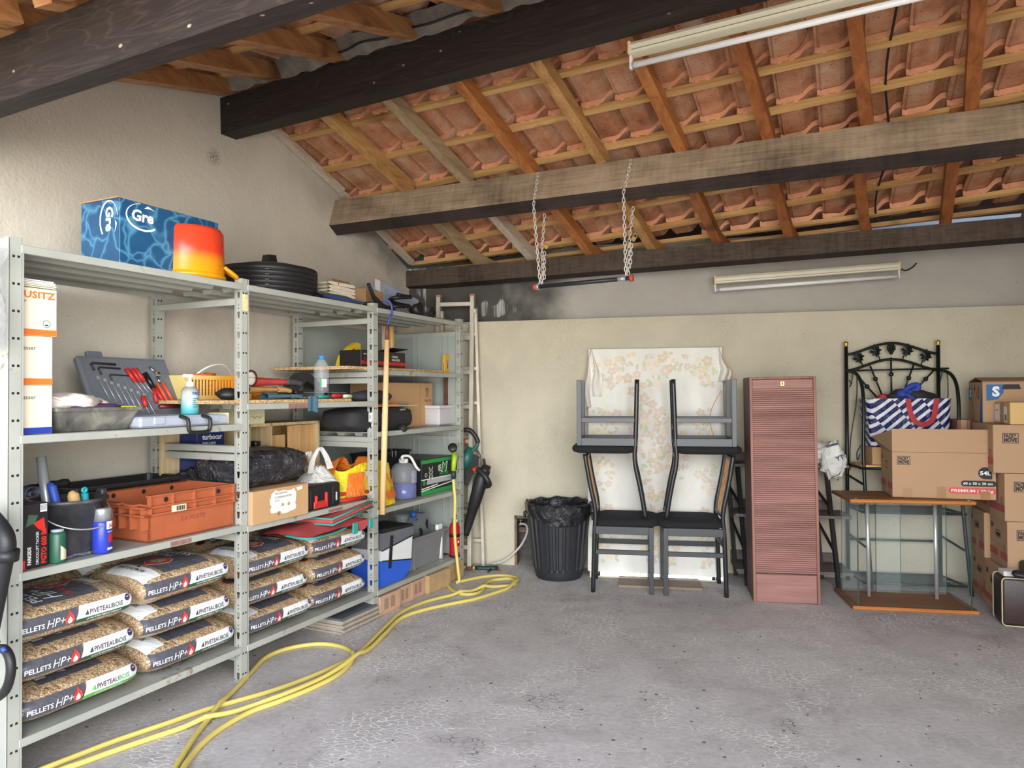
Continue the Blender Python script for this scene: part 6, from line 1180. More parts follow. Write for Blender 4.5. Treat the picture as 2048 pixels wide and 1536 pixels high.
# lined bin
t = WT('dustbin', 'black ribbed plastic dustbin with a shiny black liner beside the chairs', 'bin', .467, -.262)
def binf(i, j):
    a = 2 * pi * i; pf = [(.0, 0), (.155, 0), (.16, .012), (.166, .03), (.172, .06), (.176, .08), (.215, .44), (.217, .45), (.222, .452), (.224, .50)]; r, z = pf[round(j * 9)]
    if 4 < round(j * 9) < 7: r += .005 * (1 if sin(a * 26) > 0 else -1)
    return (r * cos(a), r * sin(a), z)
ob('bin_body', MB().grid(binf, 208, 10, cu=True, sm=False), mt((40, 40, 43), .5, var=.15, bp=.15, bs=50), t)
m_lin = crinkle((30, 30, 33), .18, 12, .9, .2, .03)
def linf(i, j):
    a = 2 * pi * i; pf = [(.228, .40), (.232, .44), (.236, .485), (.236, .512), (.228, .523), (.212, .515), (.2, .46), (.185, .3), (.05, .2)]; q = j * 8; k = min(7, int(q)); f = q - k; r = pf[k][0] * (1 - f) + pf[k + 1][0] * f; z = pf[k][1] * (1 - f) + pf[k + 1][1] * f
    low = max(0, -sin(a - .3)) ; 
    if q < 3: z = z - (3 - q) / 3 * (.07 * low ** 2 - .05)
    w = .008 * NZ.noise(V((cos(a) * 5, sin(a) * 5, z * 9))) + .006 * abs(NZ.noise(V((cos(a) * 11, sin(a) * 11, z * 7)))); return ((r + w) * cos(a), (r + w) * sin(a), z + .016 * NZ.noise(V((cos(a) * 4, sin(a) * 4, 2))) * (1 if 2 < q < 6 else .5))
ob('bin_liner', MB().grid(linf, 90, 26, cu=True), m_lin, t)
ob('bin_handle', MB().box(-.245, -.215, -.03, .03, .43, .447, .004).box(-.245, -.232, -.03, .03, .40, .447, .003), mt((40, 40, 43), .5), t); ob('bin_handle', MB().box(.215, .245, -.03, .03, .43, .447, .004).box(.232, .245, -.03, .03, .40, .447, .003), mt((40, 40, 43), .5), t)
# tall cabinet with a tambour front
m_mah = wood('shade_toned_mahogany', (74, 48, 46), (96, 66, 62), 2); m_tam = wood('mahogany_tambour', (128, 86, 77), (164, 117, 105), 0, ring=14, bp=.15, scale=1.0); m_stile = wood('mahogany_stile', (124, 80, 66), (156, 106, 88), 2)  # side mahogany darkened: shade on the cabinet's flank put into its colour
t = WT('tambour_cabinet', 'tall narrow mahogany cabinet with a ribbed roll-down front beside the chairs', 'cabinet', 1.706, -.695, 0, -.03, None, M.Rotation(-.011, 4, 'Y'))
cw, cdp, chh = .385, .31, 1.372
P_box(t, 'side_panel', m_mah, 0, .012, .006, cdp, 0, chh); P_box(t, 'side_panel', m_mah, cw - .012, cw, .006, cdp, 0, chh); P_box(t, 'stile', m_stile, 0, .017, -.004, .006, 0, chh, .002); P_box(t, 'stile', m_stile, cw - .017, cw, -.004, .006, 0, chh, .002); P_box(t, 'top_panel', m_stile, .012, cw - .012, -.002, cdp, chh - .014, chh); P_box(t, 'back_panel', m_mah, 0.012, cw - .012, cdp - .006, cdp, 0, chh); P_box(t, 'plinth', m_tam, .017, cw - .017, .004, .016, 0, .175)
mb = MB(); ns = 88
for i in range(ns): z = .177 + (1.30 - .177) * i / ns; hgt = (1.30 - .177) / ns; mb.add([(.017, .008, z), (cw - .017, .008, z), (.017, .0035, z + hgt * .25), (cw - .017, .0035, z + hgt * .25), (.017, .0035, z + hgt * .75), (cw - .017, .0035, z + hgt * .75), (.017, .008, z + hgt * .97), (cw - .017, .008, z + hgt * .97)], [(0, 1, 3, 2), (2, 3, 5, 4), (4, 5, 7, 6)])
ob('tambour_shutter', mb, m_tam, t, kind='stuff'); P_box(t, 'pull_rail', m_tam, .017, cw - .017, .002, .012, 1.30, 1.356)
lk = P_box(t, 'brass_lock', mt((206, 176, 96), .3, .7), cw / 2 - .012, cw / 2 + .012, -.003, .004, 1.316, 1.344, .002); mb = MB(); mb.box(cw / 2 - .003, cw / 2 + .003, -.005, -.002, 1.322, 1.338); ob('keyhole', mb, m_dark, lk); P_box(t, 'kick_bar', m_mah, .017, cw - .022, .002, .006, .169, .177)
# dark ladder shelf behind the cabinet
m_gw = wood('grey_brown_board', (84, 74, 68), (116, 104, 96), 0)
t = WT('ladder_shelf', 'dark leaning shelf unit with black metal legs behind the mahogany cabinet', 'shelf', 1.66, 0)
for z, d0, d1 in ((.775, -.22, -.02), (.445, -.27, -.02), (.085, -.31, -.02)): P_box(t, 'shelf_board', m_gw, .0, .735, d0, d1, z, z + .02, .002); P_box(t, 'rear_lip', m_gw, 0, .68, -.025, -.012, z + .02, z + .085, .002)
for x in (.03, .60): ob('leg', MB().bar((x, -.17, .80), (x + .035, -.335, 0.0), .025, .025), m_blk2, t); ob('leg', MB().bar((x - .05, -.045, .80), (x + .0, -.06, 0.0), .025, .025), m_blk2, t); ob('brace', MB().bar((x - .04, -.06, .62), (x + .02, -.24, .5), .014, .014), m_blk2, t); ob('brace', MB().bar((x - .03, -.06, .40), (x + .03, -.28, .22), .014, .014), m_blk2, t)
t = WT('white_carrier_bag', 'crumpled white carrier bag on the leaning shelf behind the cabinet', 'bag', 2.20, -.14, .797)
lump(t, 'bag_film', m_wb, (0, 0, .07), (.13, .1, .078), 6, .45, 34, 22, 2.6, fold=.35); lump(t, 'bag_corner', m_wb, (.09, -.10, .03), (.07, .035, .11), 12, .4, 24, 18, 2.4, fold=.4); mb = MB(); put_txt(mb, 'YT', .03, (.10, -.143, .03), (.9, 0, .3), (-.3, 0, .9), .004, 0, .03); ob('blue_print', mb, mt((40, 46, 90), .5), t); ob('blue_edge', MB().box(.08, .15, -.14, -.136, .10, .112, x=M.Rotation(-.3, 4, 'Y')), mt((40, 46, 90), .5), t)
# wrought-iron baker's rack
m_iron = mt((26, 34, 30), .34, .3, var=.1); m_brass = mt((200, 160, 84), .25, .8)
t = WT('bakers_rack', 'green-black wrought-iron rack with vine leaves and brass finials against the wall', 'rack', 0, 0)
dR, dF = .07, .34
Bp = lambda x, y, d=dR: (lambda q: V((q[0], -d, q[1])))(wl(x, y, d))
L0 = Bp(1692, 694); R0 = Bp(1876, 690); L0.z = (L0.z + R0.z) / 2; R0.z = L0.z
for p in (L0, R0): ob('post', MB().tube([(p.x, -dR, 0), (p.x, -dR, p.z)], .0125, 10), m_iron, t); P_lathe(t, 'finial', m_brass, [(0, 0), (.013, 0), (.009, .008), (.016, .02), (.014, .032), (.0, .038)], 14, (p.x, -dR, p.z))
ft = {}
for sd_, top_, a1, a2, a3, foot in ((0, (1697, 740), (1716, 752), (1727, 800), (1728, 940), (1744, 1182)), (1, (1884, 738), (1905, 752), (1917, 800), (1919, 940), (1944, 1197))):
    P_ = [Bp(*top_), Bp(*a1, .17), Bp(*a2, .27), Bp(*a3, .32), Bp(*foot, .36)]; P_[0].x = (L0, R0)[sd_].x; P_[-1].z = 0; ft[sd_] = P_; ob('front_leg', MB().tube(spline(P_, 6), .0115, 10), m_iron, t)
xm, zt_ = (L0.x + R0.x) / 2, L0.z
def arch(z_end, rise, w): return [(L0.x + (R0.x - L0.x) * i / 24, -dR, z_end + rise * (.5 - .5 * cos(2 * pi * i / 24)) ** .8) for i in range(25)]
for ze, rs in ((zt_ - .055, .075), (zt_ - .165, .075)): ob('arch_bar', MB().tube(arch(ze, rs, 0), .009, 8), m_iron, t)
ob('cross_bar', MB().tube([(L0.x - .01, -dR - .012, zt_ - .165), (R0.x + .06, -dR - .012, zt_ - .155)], .006, 8), m_iron, t)
def leaf3(c, s, a):
    o_ = [(0, -1), (.22, -.5), (.6, -.62), (.5, -.2), (1.0, .1), (.62, .3), (.66, .72), (.3, .6), (.0, .95), (-.3, .6), (-.66, .72), (-.62, .3), (-1, .1), (-.5, -.2), (-.6, -.62), (-.22, -.5)]; P_ = [(s * (p[0] * cos(a) - p[1] * sin(a)), s * (p[0] * sin(a) + p[1] * cos(a))) for p in o_]; n_ = len(P_)
    vs = [(c.x + p[0], c.y - .004, c.z + p[1]) for p in P_] + [(c.x + p[0], c.y + .003, c.z + p[1]) for p in P_] + [(c.x, c.y - .014, c.z)]
    return MB().add(vs, [(i, (i + 1) % n_, 2 * n_) for i in range(n_)] + [tuple(range(n_, 2 * n_))] + [(i, n_ + i, n_ + (i + 1) % n_, (i + 1) % n_) for i in range(n_)])
for x, y, a in ((1717, 716, .3), (1751, 703, .2), (1814, 702, -.2), (1851, 713, -.3)):
    c = Bp(x, y); ob('vine_leaf', leaf3(c, .042, a), m_iron, t); ob('leaf_stem', MB().tube([c + V((-.02 * (1 if a > 0 else -1) * .5, 0, .05)), c + V((.03 * (1 if a > 0 else -1), 0, -.062))], .004, 6), m_iron, t)
c = Bp(1782, 697); mb = MB()
for r_, zz in ((2, .024), (3, .010), (3, -.004), (2, -.018), (1, -.032)):
    for i in range(r_): mb.lathe([(0, -.011), (.008, -.008), (.0115, 0), (.008, .008), (0, .011)], 8, M.Translation((c.x + (i - (r_ - 1) / 2) * .017, c.y - .004, c.z + zz)))
ob('grape_cluster', mb, m_iron, t, kind='stuff')
for p, q in (((1720, 757), (1754, 795)), ((1740, 731), (1766, 795)), ((1782, 715), (1783, 795)), ((1828, 728), (1803, 795)), ((1870, 738), (1826, 785))):
    A_, B_ = Bp(*p), Bp(*q); ob('spoke', MB().tube([A_, B_], .006, 8), m_iron, t); P_lathe(t, 'spoke_bead', m_iron, [(0, -.016), (.012, -.012), (.016, 0), (.012, .012), (0, .016)], 10, A_ + (B_ - A_) * .42)
for (pts, d) in ((((1703, 768), (1706, 748), (1713, 742), (1713, 800), (1701, 880), (1700, 940)), .12), (((1698, 760), (1702, 768), (1699, 774)), .12), (((1722, 890), (1714, 905), (1715, 920), (1720, 908)), .2), (((1880, 765), (1886, 742), (1894, 745), (1896, 790), (1892, 800)), .12)): ob('scroll', MB().tube(spline([Bp(x, y, d) for x, y in pts], 6), .004, 6), m_iron, t)
def rail(z, d0=dR, d1=.33, mesh=False, m=None):
    xl = L0.x; xr = R0.x; fl_, fr_ = xl + .03, xr + .03
    fr2 = [(xl, -d0, z), (xr, -d0, z), (fr_ + .02, -d1, z), (fl_ - .01, -d1, z)]; ob('shelf_rim', MB().tube(fr2, .009, 8, closed=True), m_iron, t)
    if mesh:
        mb = MB(); n_ = 22; H2 = d1 - d0; WX = xr - xl
        for k in range(-8, n_ + 1):
            for sg in (1, -1):
                u0 = k / n_ * WX; u1 = u0 + sg * H2 * 1.0; a_, c_ = 0.0, 1.0
                pts2 = []
                for f in (0, .25, .5, .75, 1):
                    uu = u0 + (u1 - u0) * f
                    if 0 <= uu <= WX: pts2.append((xl + uu + .03 * f, -d0 - H2 * f, z))
                if len(pts2) > 1: mb.bar(pts2[0], pts2[-1], .004, .003)
        ob('wire_lattice', mb, m_iron, t, kind='stuff')
z1, z2, z3 = Bp(1740, 937, .33).z, Bp(1800, 1026, .33).z, Bp(1800, 1168, .33).z
rail(z1); rail(z2, mesh=True); rail(z3, mesh=True); P_box(t, 'wood_shelf', wood('rack_pine', (190, 142, 80), (222, 178, 112), 0), L0.x + .02, R0.x, -.32, -.09, z1 + .002, z1 + .02, .002)
ob('back_bar', MB().tube([(L0.x, -dR, Bp(1780, 1080).z), (R0.x, -dR, Bp(1780, 1080).z)], .008, 8), m_iron, t)
for sx_ in (L0.x, R0.x):
    for z in (z1 - .07, .32): ob('side_bar', MB().tube([(sx_, -dR, z), (sx_ + .035, -.335, z - .04)], .008, 8), m_iron, t)
t = WT('brown_carton', 'small brown carton on the wooden shelf of the iron rack', 'box', L0.x + .09, -.30, z1 + .021); P_box(t, 'carton_body', m_card, 0, .42, 0, .2, 0, .115, .002)
# navy and white striped bag
m_str, n, l, b = base_mat('striped_woven_plastic', .28); v = coord(n, l); sx = n.new('ShaderNodeSeparateXYZ'); l.new(v, sx.inputs[0])
q1 = mth(n, l, 'ADD', mth(n, l, 'MULTIPLY', mth(n, l, 'ADD', sx.outputs[0], sx.outputs[1]), -.72), mth(n, l, 'MULTIPLY', sx.outputs[2], .82)); q2 = mth(n, l, 'ADD', mth(n, l, 'MULTIPLY', mth(n, l, 'ADD', sx.outputs[0], sx.outputs[1]), .8), mth(n, l, 'MULTIPLY', sx.outputs[2], .6))
cell = mth(n, l, 'FLOOR', mth(n, l, 'MULTIPLY', q2, 7)); ph = mth(n, l, 'FRACT', mth(n, l, 'ADD', mth(n, l, 'MULTIPLY', q1, 19), mth(n, l, 'MULTIPLY', cell, .37)))
l.new(mix(n, l, mth(n, l, 'GREATER_THAN', ph, .58), c3((28, 32, 88)), c3((222, 222, 226))), b.inputs['Base Color']); bump(n, l, b, noise(n, l, v, 14, 5, .6, 1.4), .8, .025)
bz = z1 + .138; bx0 = Bp(1730, 850, .25).x; bx1 = Bp(1900, 850, .25).x; bwd = bx1 - bx0; bht = Bp(1810, 797, .3).z - bz
t = WT('striped_bag', 'big navy bag with white diagonal stripes and red handles on the iron rack', 'bag', (bx0 + bx1) / 2, -.20, bz)
def sbf(i, j):
    a = 2 * pi * i; s = lambda q, e: abs(q) ** e * (1 if q > 0 else -1); w = bwd / 2 * (.92 + .08 * j); d = .115 * (.95 + .1 * j); k = 1 + .03 * NZ.noise(V((cos(a) * 3, sin(a) * 3, j * 4))); return (w * s(cos(a), .3) * k, d * s(sin(a), .35) * k, bht * j - .012 * (1 - j) * abs(sin(3 * a)) * 0)
sb2 = MB().grid(sbf, 56, 14, cu=True); k_ = len(sb2.v); sb2.f.append(tuple(range(0, 56 * 14, 14))); sb2.m.append(0); sb2.sm.append(False); ob('bag_body', sb2, m_str, t)
m_rst = mt((176, 44, 44), .6, var=.1); P_ = spline([(-.02, -.125, bht), (-.0, -.135, bht - .12), (.055, -.14, bht - .165), (.12, -.14, bht - .13), (.15, -.128, bht)], 6); mb = MB(); vs = []
for i, p in enumerate(P_): nn = (P_[min(i + 1, len(P_) - 1)] - P_[max(0, i - 1)]).normalized(); sdv = nn.cross(V((0, 1, 0))); vs += [p + sdv * .016, p - sdv * .016]
mb.add(vs, [(2 * i, 2 * i + 1, 2 * i + 3, 2 * i + 2) for i in range(len(P_) - 1)], 0, True); ob('bag_handle', mb, m_rst, t)
t2 = WT('black_garment', 'black cloth bulging from the top of the striped bag', 'cloth', (bx0 + bx1) / 2 + .05, -.19, bz + bht - .03); lump(t2, 'cloth_fold', KM, (0, 0, .03), (.16, .08, .062), 4, .25, 26, 16)
t2 = WT('blue_strap', 'knotted blue fabric strap on top of the striped bag', 'strap', (bx0 + bx1) / 2 + .02, -.24, bz + bht + .0); mblu = mt((44, 66, 158), .7, var=.15, bp=.4); lump(t2, 'strap_knot', mblu, (-.04, 0, .03), (.04, .03, .028), 3, .3); ob('strap_loop', MB().tube(spline([(-.05, 0, .03), (.0, 0, .075), (.045, 0, .088), (.05, 0, .06), (-.01, 0, .035)], 5), .017, 8), mblu, t2); ob('strap_tail', MB().tube(spline([(-.03, -.02, .03), (.0, -.05, .0), (.035, -.06, -.03)], 5), .014, 8), mblu, t2)
t2 = WT('red_cloth', 'red cloth corner at the left top of the striped bag', 'cloth', (bx0 + bx1) / 2 - .12, -.19, bz + bht - .01); lump(t2, 'cloth_fold', m_rst, (0, 0, .014), (.045, .03, .028), 7, .3)
# glass-sided stand
m_top = wood('stand_top', (112, 72, 44), (150, 100, 62), 0); m_edge = wood('stand_edge', (176, 104, 48), (206, 132, 66), 0); m_gl = glass('clear_glass', (.62, .74, .70), .01, .06); m_gle = mt((60, 76, 70), .2, var=0)
zt = wl(1700, 998, .765)[1]
t = WT('glass_stand', 'low stand with wooden top and base, chrome rods and clear glass panes', 'stand', 2.255, -.768, 0)
tw, td = .682, .40
for nm, z0, o in (('base_slab', 0, 0), ('top_slab', zt - .022, -.01)): s_ = ob(nm, MB().box(o, tw + o, .006, td, z0 + .001, z0 + .021, .002), m_top, t); ob('front_edge', MB().box(o, tw + o, -.006, .012, z0, z0 + .022, .009), m_edge, s_)
for px, py in ((.16, .235), (.545, .235)): P_tube(t, 'chrome_rod', mt((205, 203, 200), .3, .55, var=0), [(px, py, .02), (px - .006, py, zt - .02)], .0115, 12)
def pane(x0, x1, y0, y1): o = ob('glass_pane', MB().box(x0, x1, y0, y1, .021, zt - .022), m_gl, t); return o
for (a_, c_) in (((.03, .036), (.012, .36)), ((.64, .646), (.012, .36))): pn = pane(a_[0], a_[1], c_[0], c_[1]); ob('pane_edge', MB().box(a_[0] - .0005, a_[1] + .0005, c_[0] - .002, c_[0], .021, zt - .022), m_gle, pn)
for (x0, x1, y) in ((.036, .38, .345), (.235, .64, .335)): pn = pane(x0, x1, y, y + .005); ob('pane_edge', MB().box(x0 - .002, x0, y - .0005, y + .0055, .021, zt - .022), m_gle, pn); ob('pane_edge', MB().box(x1, x1 + .002, y - .0005, y + .0055, .021, zt - .022), m_gle, pn)
mb = MB()
for x, y in ((.03, .03), (.64, .03), (.03, .36)): mb.lathe([(.009, .0), (.007, .003), (0, .004)], 12, M.Translation((x, y, zt + .0)))
ob('screw_cap', mb, mt((180, 172, 160), .3, .5), t)
# moving boxes
m_box = mt((178, 142, 108), .85, var=.03, vs=3, bp=.08, bs=120); m_band = mt((172, 84, 74), .8, var=.05); m_tp2 = mt((160, 118, 74), .3, var=.06, vs=15); m_btop = mt((160, 126, 94), .85, var=.05)
def pm_logo(mb, O, U, W_, s=1.0):
    r_ = [(0, 0), (.078 * s, 0), (.078 * s, .058 * s), (0, .058 * s)]; q = .0035 * s; ring_poly(mb, r_, [(q, q), (.078 * s - q, q), (.078 * s - q, .058 * s - q), (q, .058 * s - q)], O, U, W_, .001, 0)
    put_txt(mb, 'PACK&', .019 * s, O, U, W_, .001, 0, .055, width=.064 * s, at=(.007 * s, .032 * s)); put_txt(mb, 'MOVE', .021 * s, O, U, W_, .001, 0, .06, width=.064 * s, at=(.007 * s, .008 * s))
def arrows(mb, O, U, W_):
    for x in (0, .018): put_poly(mb, [(x, 0), (x + .004, 0), (x + .004, .03), (x, .03)], O, U, W_, .001, 0); put_poly(mb, [(x - .004, .028), (x + .008, .028), (x + .002, .038)], O, U, W_, .001, 0)
    put_poly(mb, [(-.006, -.006), (.028, -.006), (.028, -.003), (-.006, -.003)], O, U, W_, .001, 0)
def moving_box(t, w, d, h, front=True, hole=True, left_logo=True):
    P_box(t, 'carton_body', m_box, 0, w, 0, d, 0, h, .002)
    mb = MB(); LO, LU = V((0, d, 0)), V((0, -1, 0))                       # left side (-x): reads from back to front
    put_poly(mb, [(0, .045), (d, .045), (d, .085), (0, .085)], LO, LU, ZU, .0008, 1)
    put_poly(mb, [(d * .46, 0), (d * .46 + .05, 0), (d * .46 + .05, .11), (d * .46, .11)], LO, LU, ZU, .0014, 2)
    if hole: c0, c1 = d / 2 - .045, d / 2 + .045; zz = h * .58; ring_poly(mb, rrect(c0, c1, zz, zz + .042, .018), rrect(c0 + .005, c1 - .005, zz + .005, zz + .037, .014), LO, LU, ZU, .0012, 0); put_poly(mb, rrect(c0 + .014, c1 - .014, zz + .008, zz + .028, .01), LO, LU, ZU, .0012, 3)
    if left_logo: pm_logo(mb, LO + V((0, -.025, h - .07)), LU, ZU, .5)
    arrows(mb, LO + V((0, -(d - .06), .095)), LU, ZU)
    BM_ = [INK, m_band, m_tp2, m_dark]; ob('side_print', mb, BM_, t); mb = MB()
    if front: pm_logo(mb, V((.045, 0, h * .62)), XU, ZU)
    put_poly(mb, [(w * .5, 0), (w * .5 + .055, 0), (w * .5 + .055, .09), (w * .5, .09)], (0, 0, 0), XU, ZU, .0012, 2)
    ob('front_print', mb, BM_, t)
pa, pb, pc = (flo(1785, 994, zt), flo(1993, 1001, zt), flo(1755, 986, zt)); pw = (pb - pa).length; py_ = atan2(pb.y - pa.y, pb.x - pa.x)
hb = (lambda d: None)
t = thing('moving_box', 'big open moving box marked 54L and PREMIUM on the glass stand', 'box', pa + V((0, 0, .001)), py_)
def zat(x, y, p): q = pln(x, y, (-sin(py_), cos(py_), 0), p); return q.z - zt
h1 = zat(1785, 904, pa); h2 = zat(1785, 858, pa); P_box(t, 'carton_body', m_box, 0, pw, 0, .30, 0, h1, .002); P_box(t, 'front_flap', m_box, 0, pw, 0, .004, h1 + .001, h2, .001); ob('side_flap', MB().add([(.0, .004, h1), (-.0, .27, h1), (-.06, .29, h1 + .075), (.0, .02, h1 + .13), (.0035, .004, h1), (.0035, .27, h1), (-.056, .29, h1 + .075), (.0035, .02, h1 + .13)], [(0, 1, 2, 3), (4, 7, 6, 5), (0, 4, 5, 1), (1, 5, 6, 2), (2, 6, 7, 3), (3, 7, 4, 0)]), m_btop, t)
mb = MB(); O = V((0, 0, 0)); LO, LU = V((0, .30, 0)), V((0, -1, 0)); put_poly(mb, [(0, .045), (.3, .045), (.3, .085), (0, .085)], LO, LU, ZU, .0008, 1); put_poly(mb, [(.14, 0), (.19, 0), (.19, .1), (.14, .1)], LO, LU, ZU, .0014, 2); ring_poly(mb, rrect(.12, .19, .16, .205, .016), rrect(.125, .185, .165, .2, .012), LO, LU, ZU, .0012, 0); pm_logo(mb, LO + V((0, -.02, h1 - .06)), LU, ZU, .45); BM_ = [INK, m_band, m_tp2, m_dark, INKW, mt((206, 78, 70), .6)]; ob('side_print', mb, BM_, t); mb = MB(); pm_logo(mb, V((.027, 0, h1 * .72)), XU, ZU, .9)
dr = arc2(pw - .056, .155, .035, 0, 360, 28)[:-1]; put_poly(mb, dr, O, XU, ZU, .001, 0); put_poly(mb, [(pw - .056, .120), (pw - .02, .120), (pw - .02, .155), (pw - .056, .155)], O, XU, ZU, .0012, 0); put_txt(mb, '54L', .022, (pw - .082, 0, .144), XU, ZU, .002, 4, .03, width=.055)
put_poly(mb, rrect(pw - .18, pw + .0, .076, .110, .0165), O, XU, ZU, .001, 0); put_txt(mb, '60 x 30 x 30 cm', .015, (pw - .168, 0, .086), XU, ZU, .002, 4, .015, width=.15); put_poly(mb, rrect(pw - .245, pw - .0, .032, .068, .0165), O, XU, ZU, .001, 5); put_txt(mb, 'PREMIUM | 30 kg', .016, (pw - .23, 0, .042), XU, ZU, .002, 4, .01, width=.215)
for x, h_ in ((.055, .055), (.235, .07), (.46, .05)): put_poly(mb, [(x, .0), (x + .05, .0), (x + .05, h_), (x, h_)], O, XU, ZU, .0026 if x > .4 else .0012, 2)
ob('front_print', mb, BM_, t)
b0, b1 = flo(2003, 1236), flo(1945, 1184); BA = atan2(b1.y - b0.y, b1.x - b0.x) - pi / 2
def BX(label, x, y, z, w, d, h, rot=0.0, **k):
    m_ = M.Translation(b0) @ M.Rotation(BA, 4, 'Z') @ M.Translation((x, y, z)) @ M.Rotation(rot, 4, 'Z'); t = thing('moving_box', label, 'box', mw=m_, group='moving boxes stacked at the right'); moving_box(t, w, d, h, **k); return t
BX('moving box on the floor at the front of the right stack, behind the suitcase', 0, .0, 0, .6, .287, .272); BX('moving box on the floor at the rear of the right stack', .01, .292, 0, .6, .287, .272)
BX('moving box second from the floor at the front of the right stack, dark hand hole', .03, -.01, .274, .6, .30, .272); BX('moving box second from the floor at the rear of the right stack', .0, .295, .274, .6, .287, .272)
BX('moving box third from the floor in the right stack, long red band on its side', .02, -.01, .548, .5, .58, .268, hole=False, left_logo=False); 
BX('moving box fourth from the floor in the right stack, behind the big open box', -.03, .0, .818, .5, .58, .272, hole=False, left_logo=False)
def XB(name, label, x, y, z, cat='box', rot=0.0): return thing(name, label, cat, mw=M.Translation(b0) @ M.Rotation(BA, 4, 'Z') @ M.Translation((x, y, z)) @ M.Rotation(rot, 4, 'Z'))
t = XB('parcel', 'small tan parcel with white shipping labels near the top of the right stack', .06, .02, 1.092); P_box(t, 'carton_body', mt((206, 170, 108), .85, var=.03), 0, .34, 0, .27, 0, .125, .002); mb = MB(); LO = V((0, .27, 0)); LU = V((0, -1, 0))
put_poly(mb, [(.01, .012), (.1, .012), (.1, .112), (.01, .112)], LO, LU, ZU, .001, 0); put_poly(mb, [(.165, .01), (.225, .01), (.225, .1), (.165, .1)], LO, LU, ZU, .001, 0); put_poly(mb, [(.11, 0), (.165, 0), (.165, .125), (.11, .125)], LO, LU, ZU, .0014, 2)
for i in range(9): put_poly(mb, [(.185 + .0035 * i, .02), (.1868 + .0035 * i, .02), (.1868 + .0035 * i, .055), (.185 + .0035 * i, .055)], LO, LU, ZU, .002, 1)
put_poly(mb, [(.03, .07), (.08, .08), (.08, .084), (.03, .074)], LO, LU, ZU, .002, 1); ob('shipping_label', mb, [INKW, INK, m_tp2], t)
t = XB('printed_carton', 'brown carton with blue S shields on top of the right stack', .0, .295, 1.092); P_box(t, 'carton_body', m_box, 0, .5, 0, .28, 0, .245, .002); mb = MB()
def shield(O, U, W_, s): put_poly(mb, [(0, .0), (0, .1 * s), (.09 * s, .1 * s), (.09 * s, .05 * s), (.06 * s, .01 * s)], O, U, W_, .001, 0); put_txt(mb, 'S', .055 * s, V(O) + V(U) * .03 * s, U, W_, .002, 1, .05, at=(0, .03 * s))
LO = V((0, .28, 0)); shield(LO + LU * .005 + ZU * .13, LU, ZU, .8); shield(V((.02, 0, .13)), XU, ZU, 1.0); put_poly(mb, [(.225, 0), (.28, 0), (.28, .245), (.25, .16)], LO, LU, ZU, .001, 0)
ring_poly(mb, [(.08, .19), (.14, .19), (.14, .225), (.08, .225)], [(.084, .194), (.136, .194), (.136, .221), (.084, .221)], LO, LU, ZU, .001, 2); put_txt(mb, 'AGM', .016, LO + LU * .087 + ZU * .2, LU, ZU, .001, 2, .04)
for p, q in (((.16, .16), (.2, .22)), ((.2, .22), (.24, .19)), ((.24, .19), (.2, .14)), ((.2, .14), (.16, .16)), ((.2, .22), (.2, .14)), ((.06, .12), (.09, .08))): A_ = LO + LU * p[0] + ZU * p[1]; B_ = LO + LU * q[0] + ZU * q[1]; mb.bar(A_ + V((-.001, 0, 0)), B_ + V((-.001, 0, 0)), .002, .001, (1, 0, 0), 2)
put_poly(mb, [(.08, 0), (.42, 0), (.38, .09), (.3, .12), (.22, .1), (.15, .12)], (0, 0, 0), XU, ZU, .001, 3); put_poly(mb, [(.10, .2), (.2, .2), (.19, .23), (.11, .23)], (0, 0, 0), XU, ZU, .0012, 2); put_poly(mb, [(.08, 0), (.11, 0), (.11, .245), (.08, .245)], LO, LU, ZU, .0013, 4); ob('box_print', mb, [mt((46, 100, 156), .6), INKW, INK, mt((96, 104, 118), .7), m_tp2], t)
for fz in (0, 1): ob('lid_flap', MB().box(-.0, .5, 0 + .14 * fz, .14 + .14 * fz, .246, .25, x=M.Translation((0, .28 * fz, .246)) @ M.Rotation((.18 if fz else -.18) * (-1 if fz else -1), 4, 'X') @ M.Translation((0, -.28 * fz, -.246))), m_btop, t)
t = XB('parcel', 'dark red-brown carton end peeping out left of the upper moving box', -.11, .40, .818); P_box(t, 'carton_body', mt((136, 88, 76), .85, var=.1), 0, .072, 0, .2, 0, .285, .002); P_box(t, 'tape_strip', m_tp2, .02, .05, -.001, 0, .0, .285, 0)
# suitcase and what lies on it
sq = flo(2005, 1252); t = thing('suitcase', 'dark brown suitcase with cream piping at the right edge of the floor', 'suitcase', sq, BA)
m_sc = mt((58, 40, 36), .45, var=.12, bp=.25, bs=120); m_sce = mt((30, 26, 26), .5, var=.1); m_pip = mt((206, 190, 150), .5)
P_box(t, 'case_shell', m_sc, .0, .42, -.0, .15, 0.004, .262, .016); ob('end_patch', MB().box(-.003, .002, .018, .13, .03, .24, .001), m_sce, t)
for y in (.0, .15): ob('piping', MB().tube([(p[0], y, p[1] + .004) for p in rrect(.0, .42, 0, .258, .02)], .0035, 6, closed=True), m_pip, t)
ob('foot', MB().box(.05, .07, .0, .15, -.0, .006), K, t); ob('handle', MB().tube(spline([(.15, .075, .262), (.16, .075, .285), (.26, .075, .285), (.27, .075, .262)], 4), .008, 8), m_sce, t)
t = thing('white_box', 'small white box lying on the suitcase', 'box', sq + M.Rotation(BA, 3, 'Z') @ V((.02, .04, .263)), BA); P_box(t, 'box_body', WH, 0, .1, 0, .09, 0, .026, .002)
